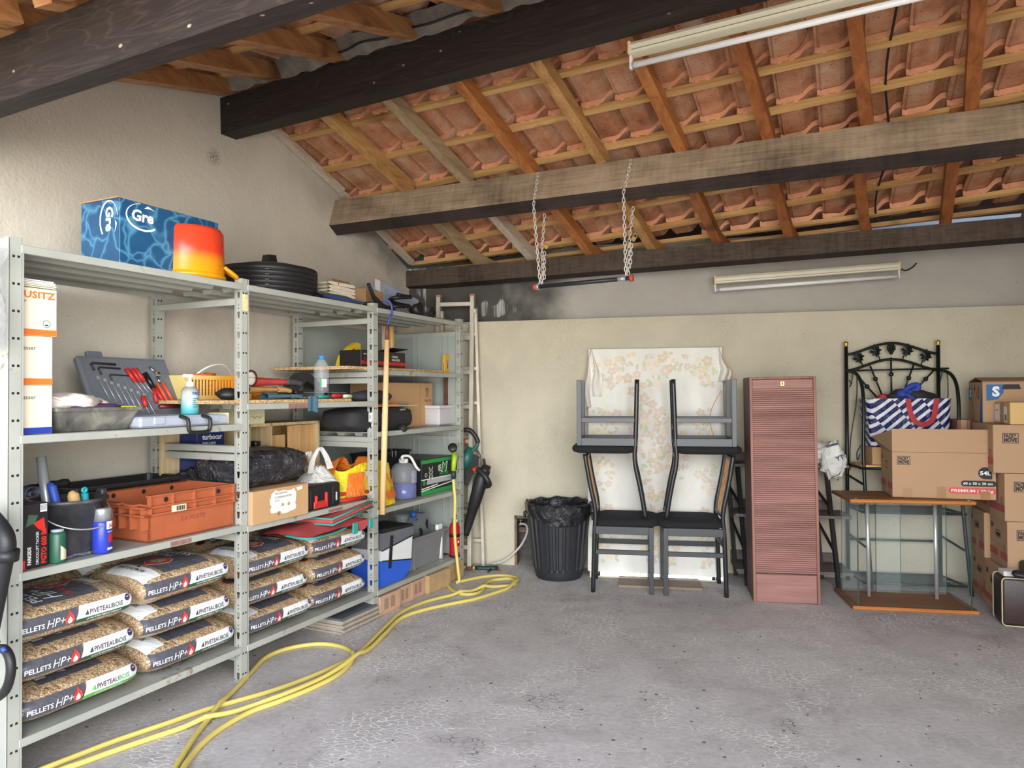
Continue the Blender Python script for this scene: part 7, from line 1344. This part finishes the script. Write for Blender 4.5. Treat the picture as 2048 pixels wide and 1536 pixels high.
t = thing('black_case', 'black case with a thick carrying handle lying on the suitcase', 'case', sq + M.Rotation(BA, 3, 'Z') @ V((.06, .0, .264)), BA); P_box(t, 'case_body', K, .06, .3, .0, .14, .0, .075, .012); ob('case_handle', MB().tube(spline([(.07, -.0, .03), (.0, -.03, .04), (-.01, -.05, .032), (.05, -.06, .028), (.12, -.03, .03)], 5), .014, 8), K, t); P_box(t, 'case_ridge', K, .1, .3, .02, .12, .075, .1, .01)
# ---------------------------------------------------------------- floor, corner and overhead things
m_hose = mt((216, 196, 104), .5, var=.07, vs=4); m_hgr = mt((34, 54, 48), .5, var=.1); m_lime = mt((166, 186, 40), .45, var=.05)
HR = .0105
def gp(pts, z=HR): return [flo(x, y, z) for x, y in pts]
tap = [(950, 1136), (938, 1134), (922, 1136), (906, 1144), (897, 1156), (896, 1170), (906, 1182), (930, 1189), (953, 1187), (965, 1180), (972, 1168), (984, 1161), (1005, 1158), (1022, 1158), (1032, 1165), (1020, 1171), (985, 1174), (955, 1180), (920, 1188), (880, 1196), (845, 1206), (805, 1224), (775, 1250), (745, 1280), (712, 1310), (660, 1337), (600, 1362), (540, 1383), (470, 1403), (410, 1420), (330, 1448), (230, 1482), (137, 1518), (60, 1548)]
outA = [flo(60, 1548, HR), flo(40, 1585, HR + .002), flo(180, 1640, HR), flo(320, 1580, HR)]
loop = [(352, 1533), (396, 1464), (451, 1401), (506, 1340), (530, 1316), (562, 1301), (605, 1291), (650, 1288), (690, 1296), (706, 1311), (700, 1328), (672, 1352), (620, 1378), (560, 1402), (500, 1424), (440, 1458), (400, 1492), (372, 1530), (352, 1570)]
outB = [flo(352, 1570, HR), flo(330, 1660, HR + .004), flo(150, 1690, HR + .006), flo(110, 1600, HR)]
back = [(100, 1552), (170, 1523), (270, 1487), (370, 1454), (470, 1424), (560, 1397), (640, 1362), (690, 1335), (735, 1302), (770, 1268), (800, 1238), (840, 1222), (900, 1208), (950, 1198), (995, 1184), (1020, 1175), (1037, 1162), (1028, 1154), (1000, 1151), (965, 1154), (930, 1161), (912, 1165)]
noz_x = 2.84
def zl(P, z): 
    q = []
    for p in P: r_ = V(p); r_.z = z; q.append(r_)
    return q
hang = [RFR @ V((2.80, -.06, .02)), RFR @ V((2.79, -.055, .12)), RFR @ V((2.785, -.035, .35)), RFR @ V((2.80, -.03, .56)), RFR @ V((2.805, -.02, .64)), RFR @ V((2.805, -.015, .70))]
P_ = gp(tap) + outA + zl(gp(loop), HR) + outB + zl(gp(back), HR)
# where strands cross, the upper one rides over the lower
full = spline(P_, 5)
for i in range(len(full)):
    p = full[i]
    for j in range(0, i - 12):
        d = hypot(p.x - full[j].x, p.y - full[j].y)
        if d < HR * 3.2: p.z = max(p.z, full[j].z + 2 * HR * max(0, 1 - d / (HR * 3.2)) ** .5)
for _ in range(3):
    for i in range(1, len(full) - 1): full[i].z = max(full[i].z, (full[i - 1].z + 2 * full[i].z + full[i + 1].z) / 4)
full += spline([full[-1]] + hang, 6)[1:]
t = thing('garden_hose', 'long yellow garden hose looping over the floor from the tap to the rack', 'hose', flo(800, 1225))
TI = t.matrix_world.inverted(); H2 = MB().tube([TI @ p for p in full], HR, 10); ob('hose_tube', H2, m_hose, t)
c0 = TI @ full[0]; dv = (TI @ flo(985, 1134, .02)) - c0; dv.z = 0; dv.normalize()
P_tube(t, 'hose_connector', m_hgr, [c0 + V((0, 0, .0)), c0 + dv * .03, c0 + dv * .06, c0 + dv * .12, c0 + dv * .17], [.014, .018, .015, .021, .018], 12); P_tube(t, 'connector_lever', m_hgr, [c0 + dv * .12, c0 + dv * .09 + V((.01, -.08, -.008))], .009, 8); P_tube(t, 'red_lever', RED, [c0 + dv * .16, c0 + dv * .17 + V((.02, -.07, .0))], .004, 6)
top = TI @ hang[-1]
RM = TI.to_3x3() @ RFR.to_3x3()
P_tube(t, 'nozzle_connector', m_hgr, [top, top + RM @ V((0, 0, .03)), top + RM @ V((0, 0, .055))], [.015, .018, .016], 12); P_tube(t, 'spray_nozzle', m_lime, [top + RM @ V((0, 0, .055)), top + RM @ V((.01, .0, .12)), top + RM @ V((.02, 0, .155)), top + RM @ V((-.03, -.02, .19)), top + RM @ V((-.055, -.03, .21))], [.014, .018, .02, .016, .024], 12); P_tube(t, 'nozzle_head', K, [top + RM @ V((-.055, -.03, .21)), top + RM @ V((-.075, -.038, .222)), top + RM @ V((-.08, -.04, .225))], [.028, .032, .026], 16); P_tube(t, 'nozzle_grip', K, [top + RM @ V((.03, .0, .06)), top + RM @ V((.04, 0, .15))], .008, 8)
t = WT('clear_hose', 'clear plastic hose from the wall tap to the yellow hose', 'hose', 0, 0); WI = WFR.inverted(); cst = WI @ (t.matrix_world @ V((0, 0, 0)))
h0 = WI @ flo(985, 1128, .02); nxm = wl(1040, 1060)
P_tube(t, 'hose_tube', glass('clear_hose_pvc', (.62, .58, .52), .2, .75), spline([h0, (h0.x + .09, -.07, .05), (nxm[0] - .0, -.05, .14), (nxm[0] + .055, -.03, .24), (nxm[0] + .05, -.015, .30), (nxm[0] + .0, .0, .31)], 7), .0085, 8)
t = WT('wall_tap', 'small brass tap in the wall niche behind the dustbin', 'tap', nxm[0] - .0, .03, .30); P_tube(t, 'tap_body', mt((140, 120, 80), .4, .7), [(0, .07, 0), (0, 0, 0), (0, -.03, 0)], .014, 10); P_tube(t, 'tap_wheel', mt((120, 110, 100), .4, .7), [(-.025, -.0, .03), (.025, 0, .03)], .008, 8); P_tube(t, 'tap_stem', mt((140, 120, 80), .4, .7), [(0, 0, 0), (0, 0, .03)], .007, 8)
# hollow bricks and wooden blocks under the far bay
m_brk = mt((190, 152, 122), .9, var=.1, vs=14, bp=.3); m_brc = mt((176, 86, 60), .9, var=.15, vs=20); m_blkw = mt((178, 146, 104), .9, var=.12, vs=16, bp=.35)
bl = [(1.985, .200, 'carton-coloured hollow brick beside the third post, red cells in its end'), (2.19, .135, 'second hollow brick from the third post, under the rack'), (2.33, .15, 'third hollow brick from the third post, printed with grey blocks')]
for i, (x, wd, lab) in enumerate(bl):
    t = RT('hollow_brick', lab, 'brick', x, .005 - .012 * (i == 0), 0, .02 * (i - 1)); P_box(t, 'brick_body', m_brk, 0, wd, 0, .2, 0, .112, .003); mb = MB()
    for a in range(4):
        for q in range(5): mb.box(-.0015, .002, .02 + .042 * a, .05 + .042 * a, .012 + .019 * q, .024 + .019 * q)
    ob('brick_cell', mb, m_brc, t, kind='stuff'); mb = MB()
    for a in (.2, .52): put_poly(mb, [(wd * a, .03), (wd * (a + .2), .03), (wd * (a + .2), .095), (wd * a, .095)], (0, 0, 0), XU, ZU, .0008)
    ob('ink_stamp', mb, mt((150, 124, 104), .9, var=.3, vs=120), t)
for i, (x, wd, lab) in enumerate(((2.485, .25, 'long pale brown block under the far bay of the rack'), (2.745, .21, 'pale brown block by the last post, under the hose'))):
    t = RT('wooden_block', lab, 'block', x, -.02 + .03 * i, 0, -.06); P_box(t, 'block_body', m_blkw, 0, wd, 0, .18, 0, .118, .004)
m_slt = mt((92, 96, 100), .6, var=.12, vs=8, bp=.2); m_sle = mt((166, 154, 138), .9, var=.15, vs=20)
for i in range(7):
    w_ = .012; t = tag(ob('slate_tile', MB().box(0, .31 + .012 * (i % 2), 0, .30 + .01 * ((i * 3) % 2), 0, .0115, .001), [m_slt if i == 6 else m_sle], None, RFR @ M.Translation((1.645 + .006 * sin(i * 2), -.012 + .008 * cos(i * 3), .0005 + .0122 * i)) @ M.Rotation(.01 * sin(i * 5), 4, 'Z')), 'topmost grey floor tile of the stack under the middle bay' if i == 6 else ('lowest', 'second', 'third', 'fourth', 'fifth', 'sixth')[min(i, 5)] + ' floor tile from the ground in the stack under the middle bay', 'tile', 'floor tiles stacked under the middle bay')
t = RT('black_mesh_crate', 'black plastic crate in shadow under the rack by the third post', 'crate', 1.66, .36, 0.0); tray(t, 'crate_body', K, .28, .2, .1, .01); mb = MB()
for i in range(8): mb.box(.02 + .032 * i, .04 + .032 * i, .002, .012, .03, .08)
ob('vent_slot', mb, m_dark, t)
# long wooden handle leaning at the third post
t = RT('wooden_tool_handle', 'long pale wooden handle with brown socket leaning at the third post', 'tool handle', 0, 0, 0)
P0 = V((rk(765, 990, -.03)[0], -.03, .61)); P1_ = V((rk(774, 680, -.02)[0], -.02, rk(774, 680, -.02)[1])); pd = (P1_ - P0).normalized()
P0 = P0 - pd * .02
P_tube(t, 'handle_shaft', wood('hoe_handle', (216, 168, 112), (238, 200, 150), 2, ring=14), [P0, P0 + (P1_ - P0) * .5, P1_], [.016, .0175, .0145], 12); P_tube(t, 'iron_socket', mt((112, 66, 44), .6, .2, var=.2), [P1_, P1_ + pd * .09], [.013, .009], 10); ob('blue_tie', MB().tube(spline([P1_ + pd * .09, P1_ + pd * .13 + V((.01, -.01, 0)), P1_ + pd * .17 + V((.03, -.01, .0)), P1_ + V((.03, -.0, .225)), P1_ + V((-.0, .03, .232))], 5), .006, 8), mt((60, 74, 150), .5), t)
# aluminium ladder in the corner
m_al = mt((196, 188, 172), .5, .35, var=.14, vs=10, bp=.2)
t = WT('step_ladder', 'weathered aluminium ladder standing in the corner behind the rack', 'ladder', 0, 0)
fl1 = WFI @ flo(939, 1136); fr_x = wl(943, 600, .10)[0]; fl_x = wl(875, 600, .10)[0]; zt2 = wl(943, 592, .10)[1]
def lad(x, y0, y1, z): return V((x, y0 + (y1 - y0) * z / 2, z))
for x in (fl_x, fr_x): ob('rail', MB().bar((x, -.185, .012), (x, -.06, zt2), .028, .05, (0, 1, 0)), m_al, t); ob('end_cap', MB().box(x - .02, x + .02, -.085, -.035, zt2 - .005, zt2 + .02, .004), mt((170, 120, 90), .7), t); ob('foot', MB().box(x - .02, x + .02, -.215, -.155, 0, .03, .004), BRN, t)
for i in range(8): z = zt2 - .055 - .255 * i; ob('rung', MB().bar((fl_x, -.185 + .125 * z / zt2, z), (fr_x, -.185 + .125 * z / zt2, z), .04, .028), m_al, t)
xb = wl(955, 800, .05)[0]; xb2 = wl(969, 1129, .05)[0]; xt2 = wl(951, 618, .06)[0]
ob('rear_rail', MB().bar((xt2, -.045, wl(951, 618, .05)[1]), (xb2, -.075, .0), .02, .04, (0, 1, 0)), m_al, t); ob('rear_rail', MB().bar((fl_x + .02, -.04, 1.9), (fl_x + .05, -.05, .0), .02, .04, (0, 1, 0)), m_al, t)
for i in range(7): z = 1.72 - .255 * i; ob('rear_rung', MB().bar((fl_x + .03, -.052, z), (xt2 + (xb2 - xt2) * (1.86 - z) / 1.86, -.055, z), .03, .022), m_al, t)
ob('hinge', MB().box(fr_x - .02, fr_x + .03, -.08, -.05, zt2 - .13, zt2 - .09, .004), m_al, t)
# hedge trimmer and blower tube hanging on the ladder
m_tg = mt((34, 92, 84), .45, var=.08)
t = WT('hedge_trimmer', 'teal hedge trimmer with black grip and sheath hanging by the last post', 'hedge trimmer', 0, 0)
Q = lambda x, y, d=.30: (lambda q: V((q[0], -d, q[1])))(wl(x, y, d))
ob('loop_handle', MB().tube(spline([Q(924, 862), Q(940, 862), Q(952, 876), Q(955, 888), Q(948, 898), Q(938, 905), Q(930, 914), Q(922, 908)], 5), .014, 10), m_tg, t); ob('rubber_grip', MB().tube(spline([Q(926, 860, .302), Q(941, 861, .302), Q(953, 876, .302), Q(956, 886, .302)], 5), .0165, 10), K, t); ob('motor_body', MB().tube([Q(940, 895), Q(934, 915), Q(926, 935)], [.02, .05, .04], 12), m_tg, t); ob('sheath', MB().bar(Q(950, 910), Q(926, 968), .075, .02, (0, 1, 0)), KM, t); ob('trigger', MB().tube([Q(928, 878, .305), Q(931, 888, .305)], .006, 6), RED, t); ob('mounting_hook', MB().bar(Q(936, 900, .28), Q(936, 900, .1), .02, .02), K, t)
ob('power_cord', MB().tube(spline([Q(948, 900, .29), Q(958, 905, .29), Q(962, 920, .3), Q(962, 945, .34), Q(962, 960, .36)], 5), .0035, 6), K, t)
t = WT('blower_tube', 'black tapered blower tube hanging diagonally in front of the ladder', 'blower tube', 0, 0)
A_, B_ = Q(968, 940, .38), Q(931, 1070, .34); ob('tube_body', MB().tube([A_ + (B_ - A_) * f for f in (0, .12, .14, .55, .57, .95, 1)], [.046, .046, .05, .042, .038, .026, .024], 16), K, t); ob('tube_rim', MB().tube([A_ + V((-.02, 0, .0)), A_ + V((.03, 0, -.02))], .05, 16), K, t); ob('carry_grip', MB().tube(spline([Q(956, 938, .42), Q(968, 950, .44), Q(976, 962, .44), Q(978, 970, .42), Q(970, 972, .4)], 5), .02, 10), K, t); ob('red_knob', MB().tube([Q(946, 940, .41), Q(952, 938, .41)], .018, 12), RED, t); ob('hanging_strap', MB().bar(A_ + V((0, .03, .0)), A_ + V((-.06, .28, .05)), .02, .006), K, t)
# black suction pipe and film at the left edge
t = RT('suction_pipe', 'black plastic pipe with a curved handle hanging on the near rack end', 'pipe', 0, 0, 0)
def E(x, y, a=-.07): q = pln(x, y, RU, P1g + RU * a); return RFI @ q
ob('pipe_body', MB().tube(spline([E(-30, 1020), E(2, 1058), E(13, 1085), E(8, 1120), E(-4, 1180), E(-20, 1260)], 5), .026, 14), K, t); ob('collar', MB().tube([E(15, 1100), E(13, 1120)], .033, 16), K, t); ob('curved_handle', MB().tube(spline([E(-12, 1300), E(8, 1298), E(20, 1318), E(21, 1350), E(10, 1382), E(-15, 1402)], 6), .014, 10), K, t); ob('handle_bracket', MB().tube([E(-14, 1290), E(-22, 1250)], .02, 10), K, t); ob('blue_button', MB().tube([E(6, 1296, -.09), E(9, 1303, -.09)], .007, 8), BLUE, t); ob('hook', MB().bar(E(-6, 1100), RFR.inverted() @ (RFR @ V((-.006, .12, E(-6, 1100).z))), .02, .01), K, t)
t = RT('plastic_film', 'cloudy plastic film hanging over the near end of the rack', 'film', 0, 0, 0)
def fmf(i, j): q = E(16 - 60 * i - 6 * sin(j * 7), 497 + 200 * j, -.035); return q + V((-.014 * abs(sin(i * 8 + j * 3)) - .012 * NZ.noise(V((i * 6, j * 7, 2))), 0, 0))
ob('film_sheet', MB().grid(fmf, 18, 24), film('cloudy_polythene', (150, 144, 142), .5, .2, .9, 26), t)
# fluorescent lights
m_fx = mt((222, 216, 190), .45, var=.03); m_tube = mt((240, 240, 236), .25, var=0)
def batten_light(lab, A_, az, L_, tilt=0.0, drop=.0):
    x = V((cos(az), sin(az), tilt)).normalized(); y = V((-sin(az), cos(az), 0)); z = x.cross(y); mw = M(((x.x, y.x, z.x, A_.x), (x.y, y.y, z.y, A_.y), (x.z, y.z, z.z, A_.z), (0, 0, 0, 1)))
    t = thing('fluorescent_light', lab, 'light', mw=mw)
    ob('housing', MB().prism([(-.028, 0), (.028, 0), (.028, .035), (.018, .05), (-.018, .05), (-.028, .035)], 0, L_, M(((0, 0, 1, 0), (1, 0, 0, 0), (0, 1, 0, 0), (0, 0, 0, 1)))), m_fx, t); ob('seam', MB().box(.01, L_ - .01, -.0295, -.0275, .012, .0145), mt((120, 112, 90), .6), t)
    for xx in (-.006, L_ - .006): P_box(t, 'end_cap', mt((226, 204, 150), .5), xx, xx + .012, -.031, .031, -.002, .054, .003); P_box(t, 'tube_holder', WH, xx, xx + .012, -.012, .012, -.058, 0, .004)
    P_tube(t, 'tube', m_tube, [(.012, 0, -.042), (L_ - .012, 0, -.042)], .013, 14); P_tube(t, 'tube_ferrule', LG, [(.006, 0, -.042), (.03, 0, -.042)], .0134, 14); P_tube(t, 'tube_ferrule', LG, [(L_ - .03, 0, -.042), (L_ - .006, 0, -.042)], .0134, 14)
    return t
s1 = .474
aL = endon(r_bf + V((0, .03, 0)), 26, 1262, 112)
l1 = batten_light('long fluorescent light hanging under the ridge beam at the top of the picture', aL, radians(-29), 1.55, 0.0)
b0_, b1_ = wl(1429, 567, .02), wl(1795, 540, .02)
pA, pB = pln(1429, 569, WYv, WL0 - WYv * .0), pln(1795, 541, WYv, WL0 - WYv * .0); dd_ = pB - pA
A2 = pA - WYv * .06
l2 = batten_light('fluorescent light fixed under the lowest beam above the cabinet', pA - WYv * .02, atan2(dd_.y, dd_.x), dd_.length, dd_.z / hypot(dd_.x, dd_.y)); ob('mounting_bracket', MB().box(.25, .3, .0, .16, .03, .055).box(.95, 1.0, .0, .16, .03, .055), m_fx, l2)
o = tag(ob('light_cable', MB().tube(spline([pB + V((.0, 0, .03)), pB + V((.05, 0, .0)), pB + V((.10, 0, .02)), pB + V((.13, .0, .05))], 5), .005, 6), K), 'short black cable leaving the right end of the lower fluorescent light', 'cable')
o = tag(ob('loose_wire', MB().tube(spline([aL + V((.62, -.30, .0)), aL + V((.63, -.31, -.03)), aL + V((.615, -.29, -.09)), aL + V((.575, -.25, -.125))], 6), .0015, 5), K), 'thin loose black wire dangling from the upper fluorescent light', 'wire')
# bar slung on two chains from the middle beam
m_chn = mt((214, 208, 196), .45, .4, var=.05); m_bar = mt((52, 52, 54), .45, .4, var=.1)
LK = MB().tube([(.0072 * cos(a), 0, .0098 * sin(a) + .0052 * (1 if sin(a) > 0 else -1)) for a in [2 * pi * i / 12 + .26 for i in range(12)]], .0031, 6, closed=True).mesh('chain_link', m_chn)
hp = lambda x, y: pln(x, y, (sin(radians(23)), cos(radians(23)), 0), q_bn + V((.0, .02, 0)))
hb0, hb1 = hp(1071, 574), hp(1262, 556)
t = thing('hanging_bar', 'black metal bar slung under the middle beam on two loops of chain', 'bar', hb0); TI = t.matrix_world.inverted(); bd = (hb1 - hb0).normalized()
P_tube(t, 'bar_tube', m_bar, [V((0, 0, 0)), TI @ hb1], .0125, 12); P_tube(t, 'red_cap', mt((176, 74, 58), .6), [-bd * .012, bd * .008], .020, 14); P_tube(t, 'red_cap', mt((176, 74, 58), .6), [(TI @ hb1) - bd * .008, (TI @ hb1) + bd * .012], .020, 14); P_tube(t, 'steel_sleeve', STEEL, [(TI @ hb1) - bd * .075, (TI @ hb1) - bd * .03], .0145, 12); P_tube(t, 'steel_sleeve', STEEL, [bd * .008, bd * .022], .019, 14)
def chain(P):
    P = [V(p) for p in P]; L_ = sum((b_ - a_).length for a_, b_ in zip(P, P[1:])); step = .0238; n_ = int(L_ / step)
    for i in range(n_):
        d = i * step; k = 0
        while k < len(P) - 2 and d > (P[k + 1] - P[k]).length: d -= (P[k + 1] - P[k]).length; k += 1
        dr_ = (P[k + 1] - P[k]).normalized(); p = P[k] + dr_ * d; z_ = -dr_; x_ = V((.92, -.39, 0)); x_ = (x_ - z_ * x_.dot(z_)).normalized(); y_ = z_.cross(x_)
        if i % 2: x_, y_ = y_, -x_
        link('chain_link', LK, t, TI @ M(((x_.x, y_.x, z_.x, p.x), (x_.y, y_.y, z_.y, p.y), (x_.z, y_.z, z_.z, p.z), (0, 0, 0, 1))))
topf = lambda x, y: pln(x, y, (sin(radians(23)), cos(radians(23)), 0), q_tn - V((0, .012, 0)))
for (xt, yt, xe, ye, xb_, yb_, xw, yw) in ((1076, 350, 1067, 410, 1081, 578, 1089, 432), (1261, 324, 1247, 385, 1252, 560, 1266, 418)):
    a_ = topf(xt, yt); e_ = pln(xe, ye, (sin(radians(23)), cos(radians(23)), 0), q_bn - V((0, .01, 0))); bt = hp(xb_, yb_); w_ = pln(xw, yw, (sin(radians(23)), cos(radians(23)), 0), q_bf + V((0, .01, 0)))
    chain([a_, e_, bt]); chain([w_, w_ + (bt - w_) * .45 + V((-.004, 0, 0)), bt + V((.012, 0, .0))]); chain([w_ + (bt - w_) * .52 + V((.012, 0, .0)), bt + V((.022, .0, .05 if xt > 1200 else .03))])
    pk = w_ + (bt - w_) * .42 + V((.02, 0, 0)); o = ob('padlock', MB().box(-.014, .014, -.007, .007, -.016, .012, .003, x=M.Translation(TI @ pk) @ M.Rotation(.5, 4, 'Y')), m_brass, t); ob('shackle', MB().tube([M.Translation(TI @ pk) @ M.Rotation(.5, 4, 'Y') @ V(p) for p in spline([(-.009, 0, .012), (-.009, 0, .022), (0, 0, .03), (.009, 0, .022), (.009, 0, .012)], 3)], .002, 6), STEEL, o)
# small debris on the floor
random.seed(3); mb = MB()
for i in range(150):
    x, y = random.uniform(250, 2048), random.uniform(1200, 1536); p = flo(x, y); r_ = random.uniform(.002, .005); a = random.random() * 6
    mb.add([(p.x + r_ * cos(a + k * 1.26) * random.uniform(.6, 1.4), p.y + r_ * sin(a + k * 1.26) * random.uniform(.6, 1.4), .001) for k in range(5)] + [(p.x, p.y, .003)], [(k, (k + 1) % 5, 5) for k in range(5)])
o = tag(ob('floor_debris', mb, mt((62, 54, 48), .9), kind='stuff'), 'scattered dark crumbs of leaf and grit on the concrete floor', 'debris')
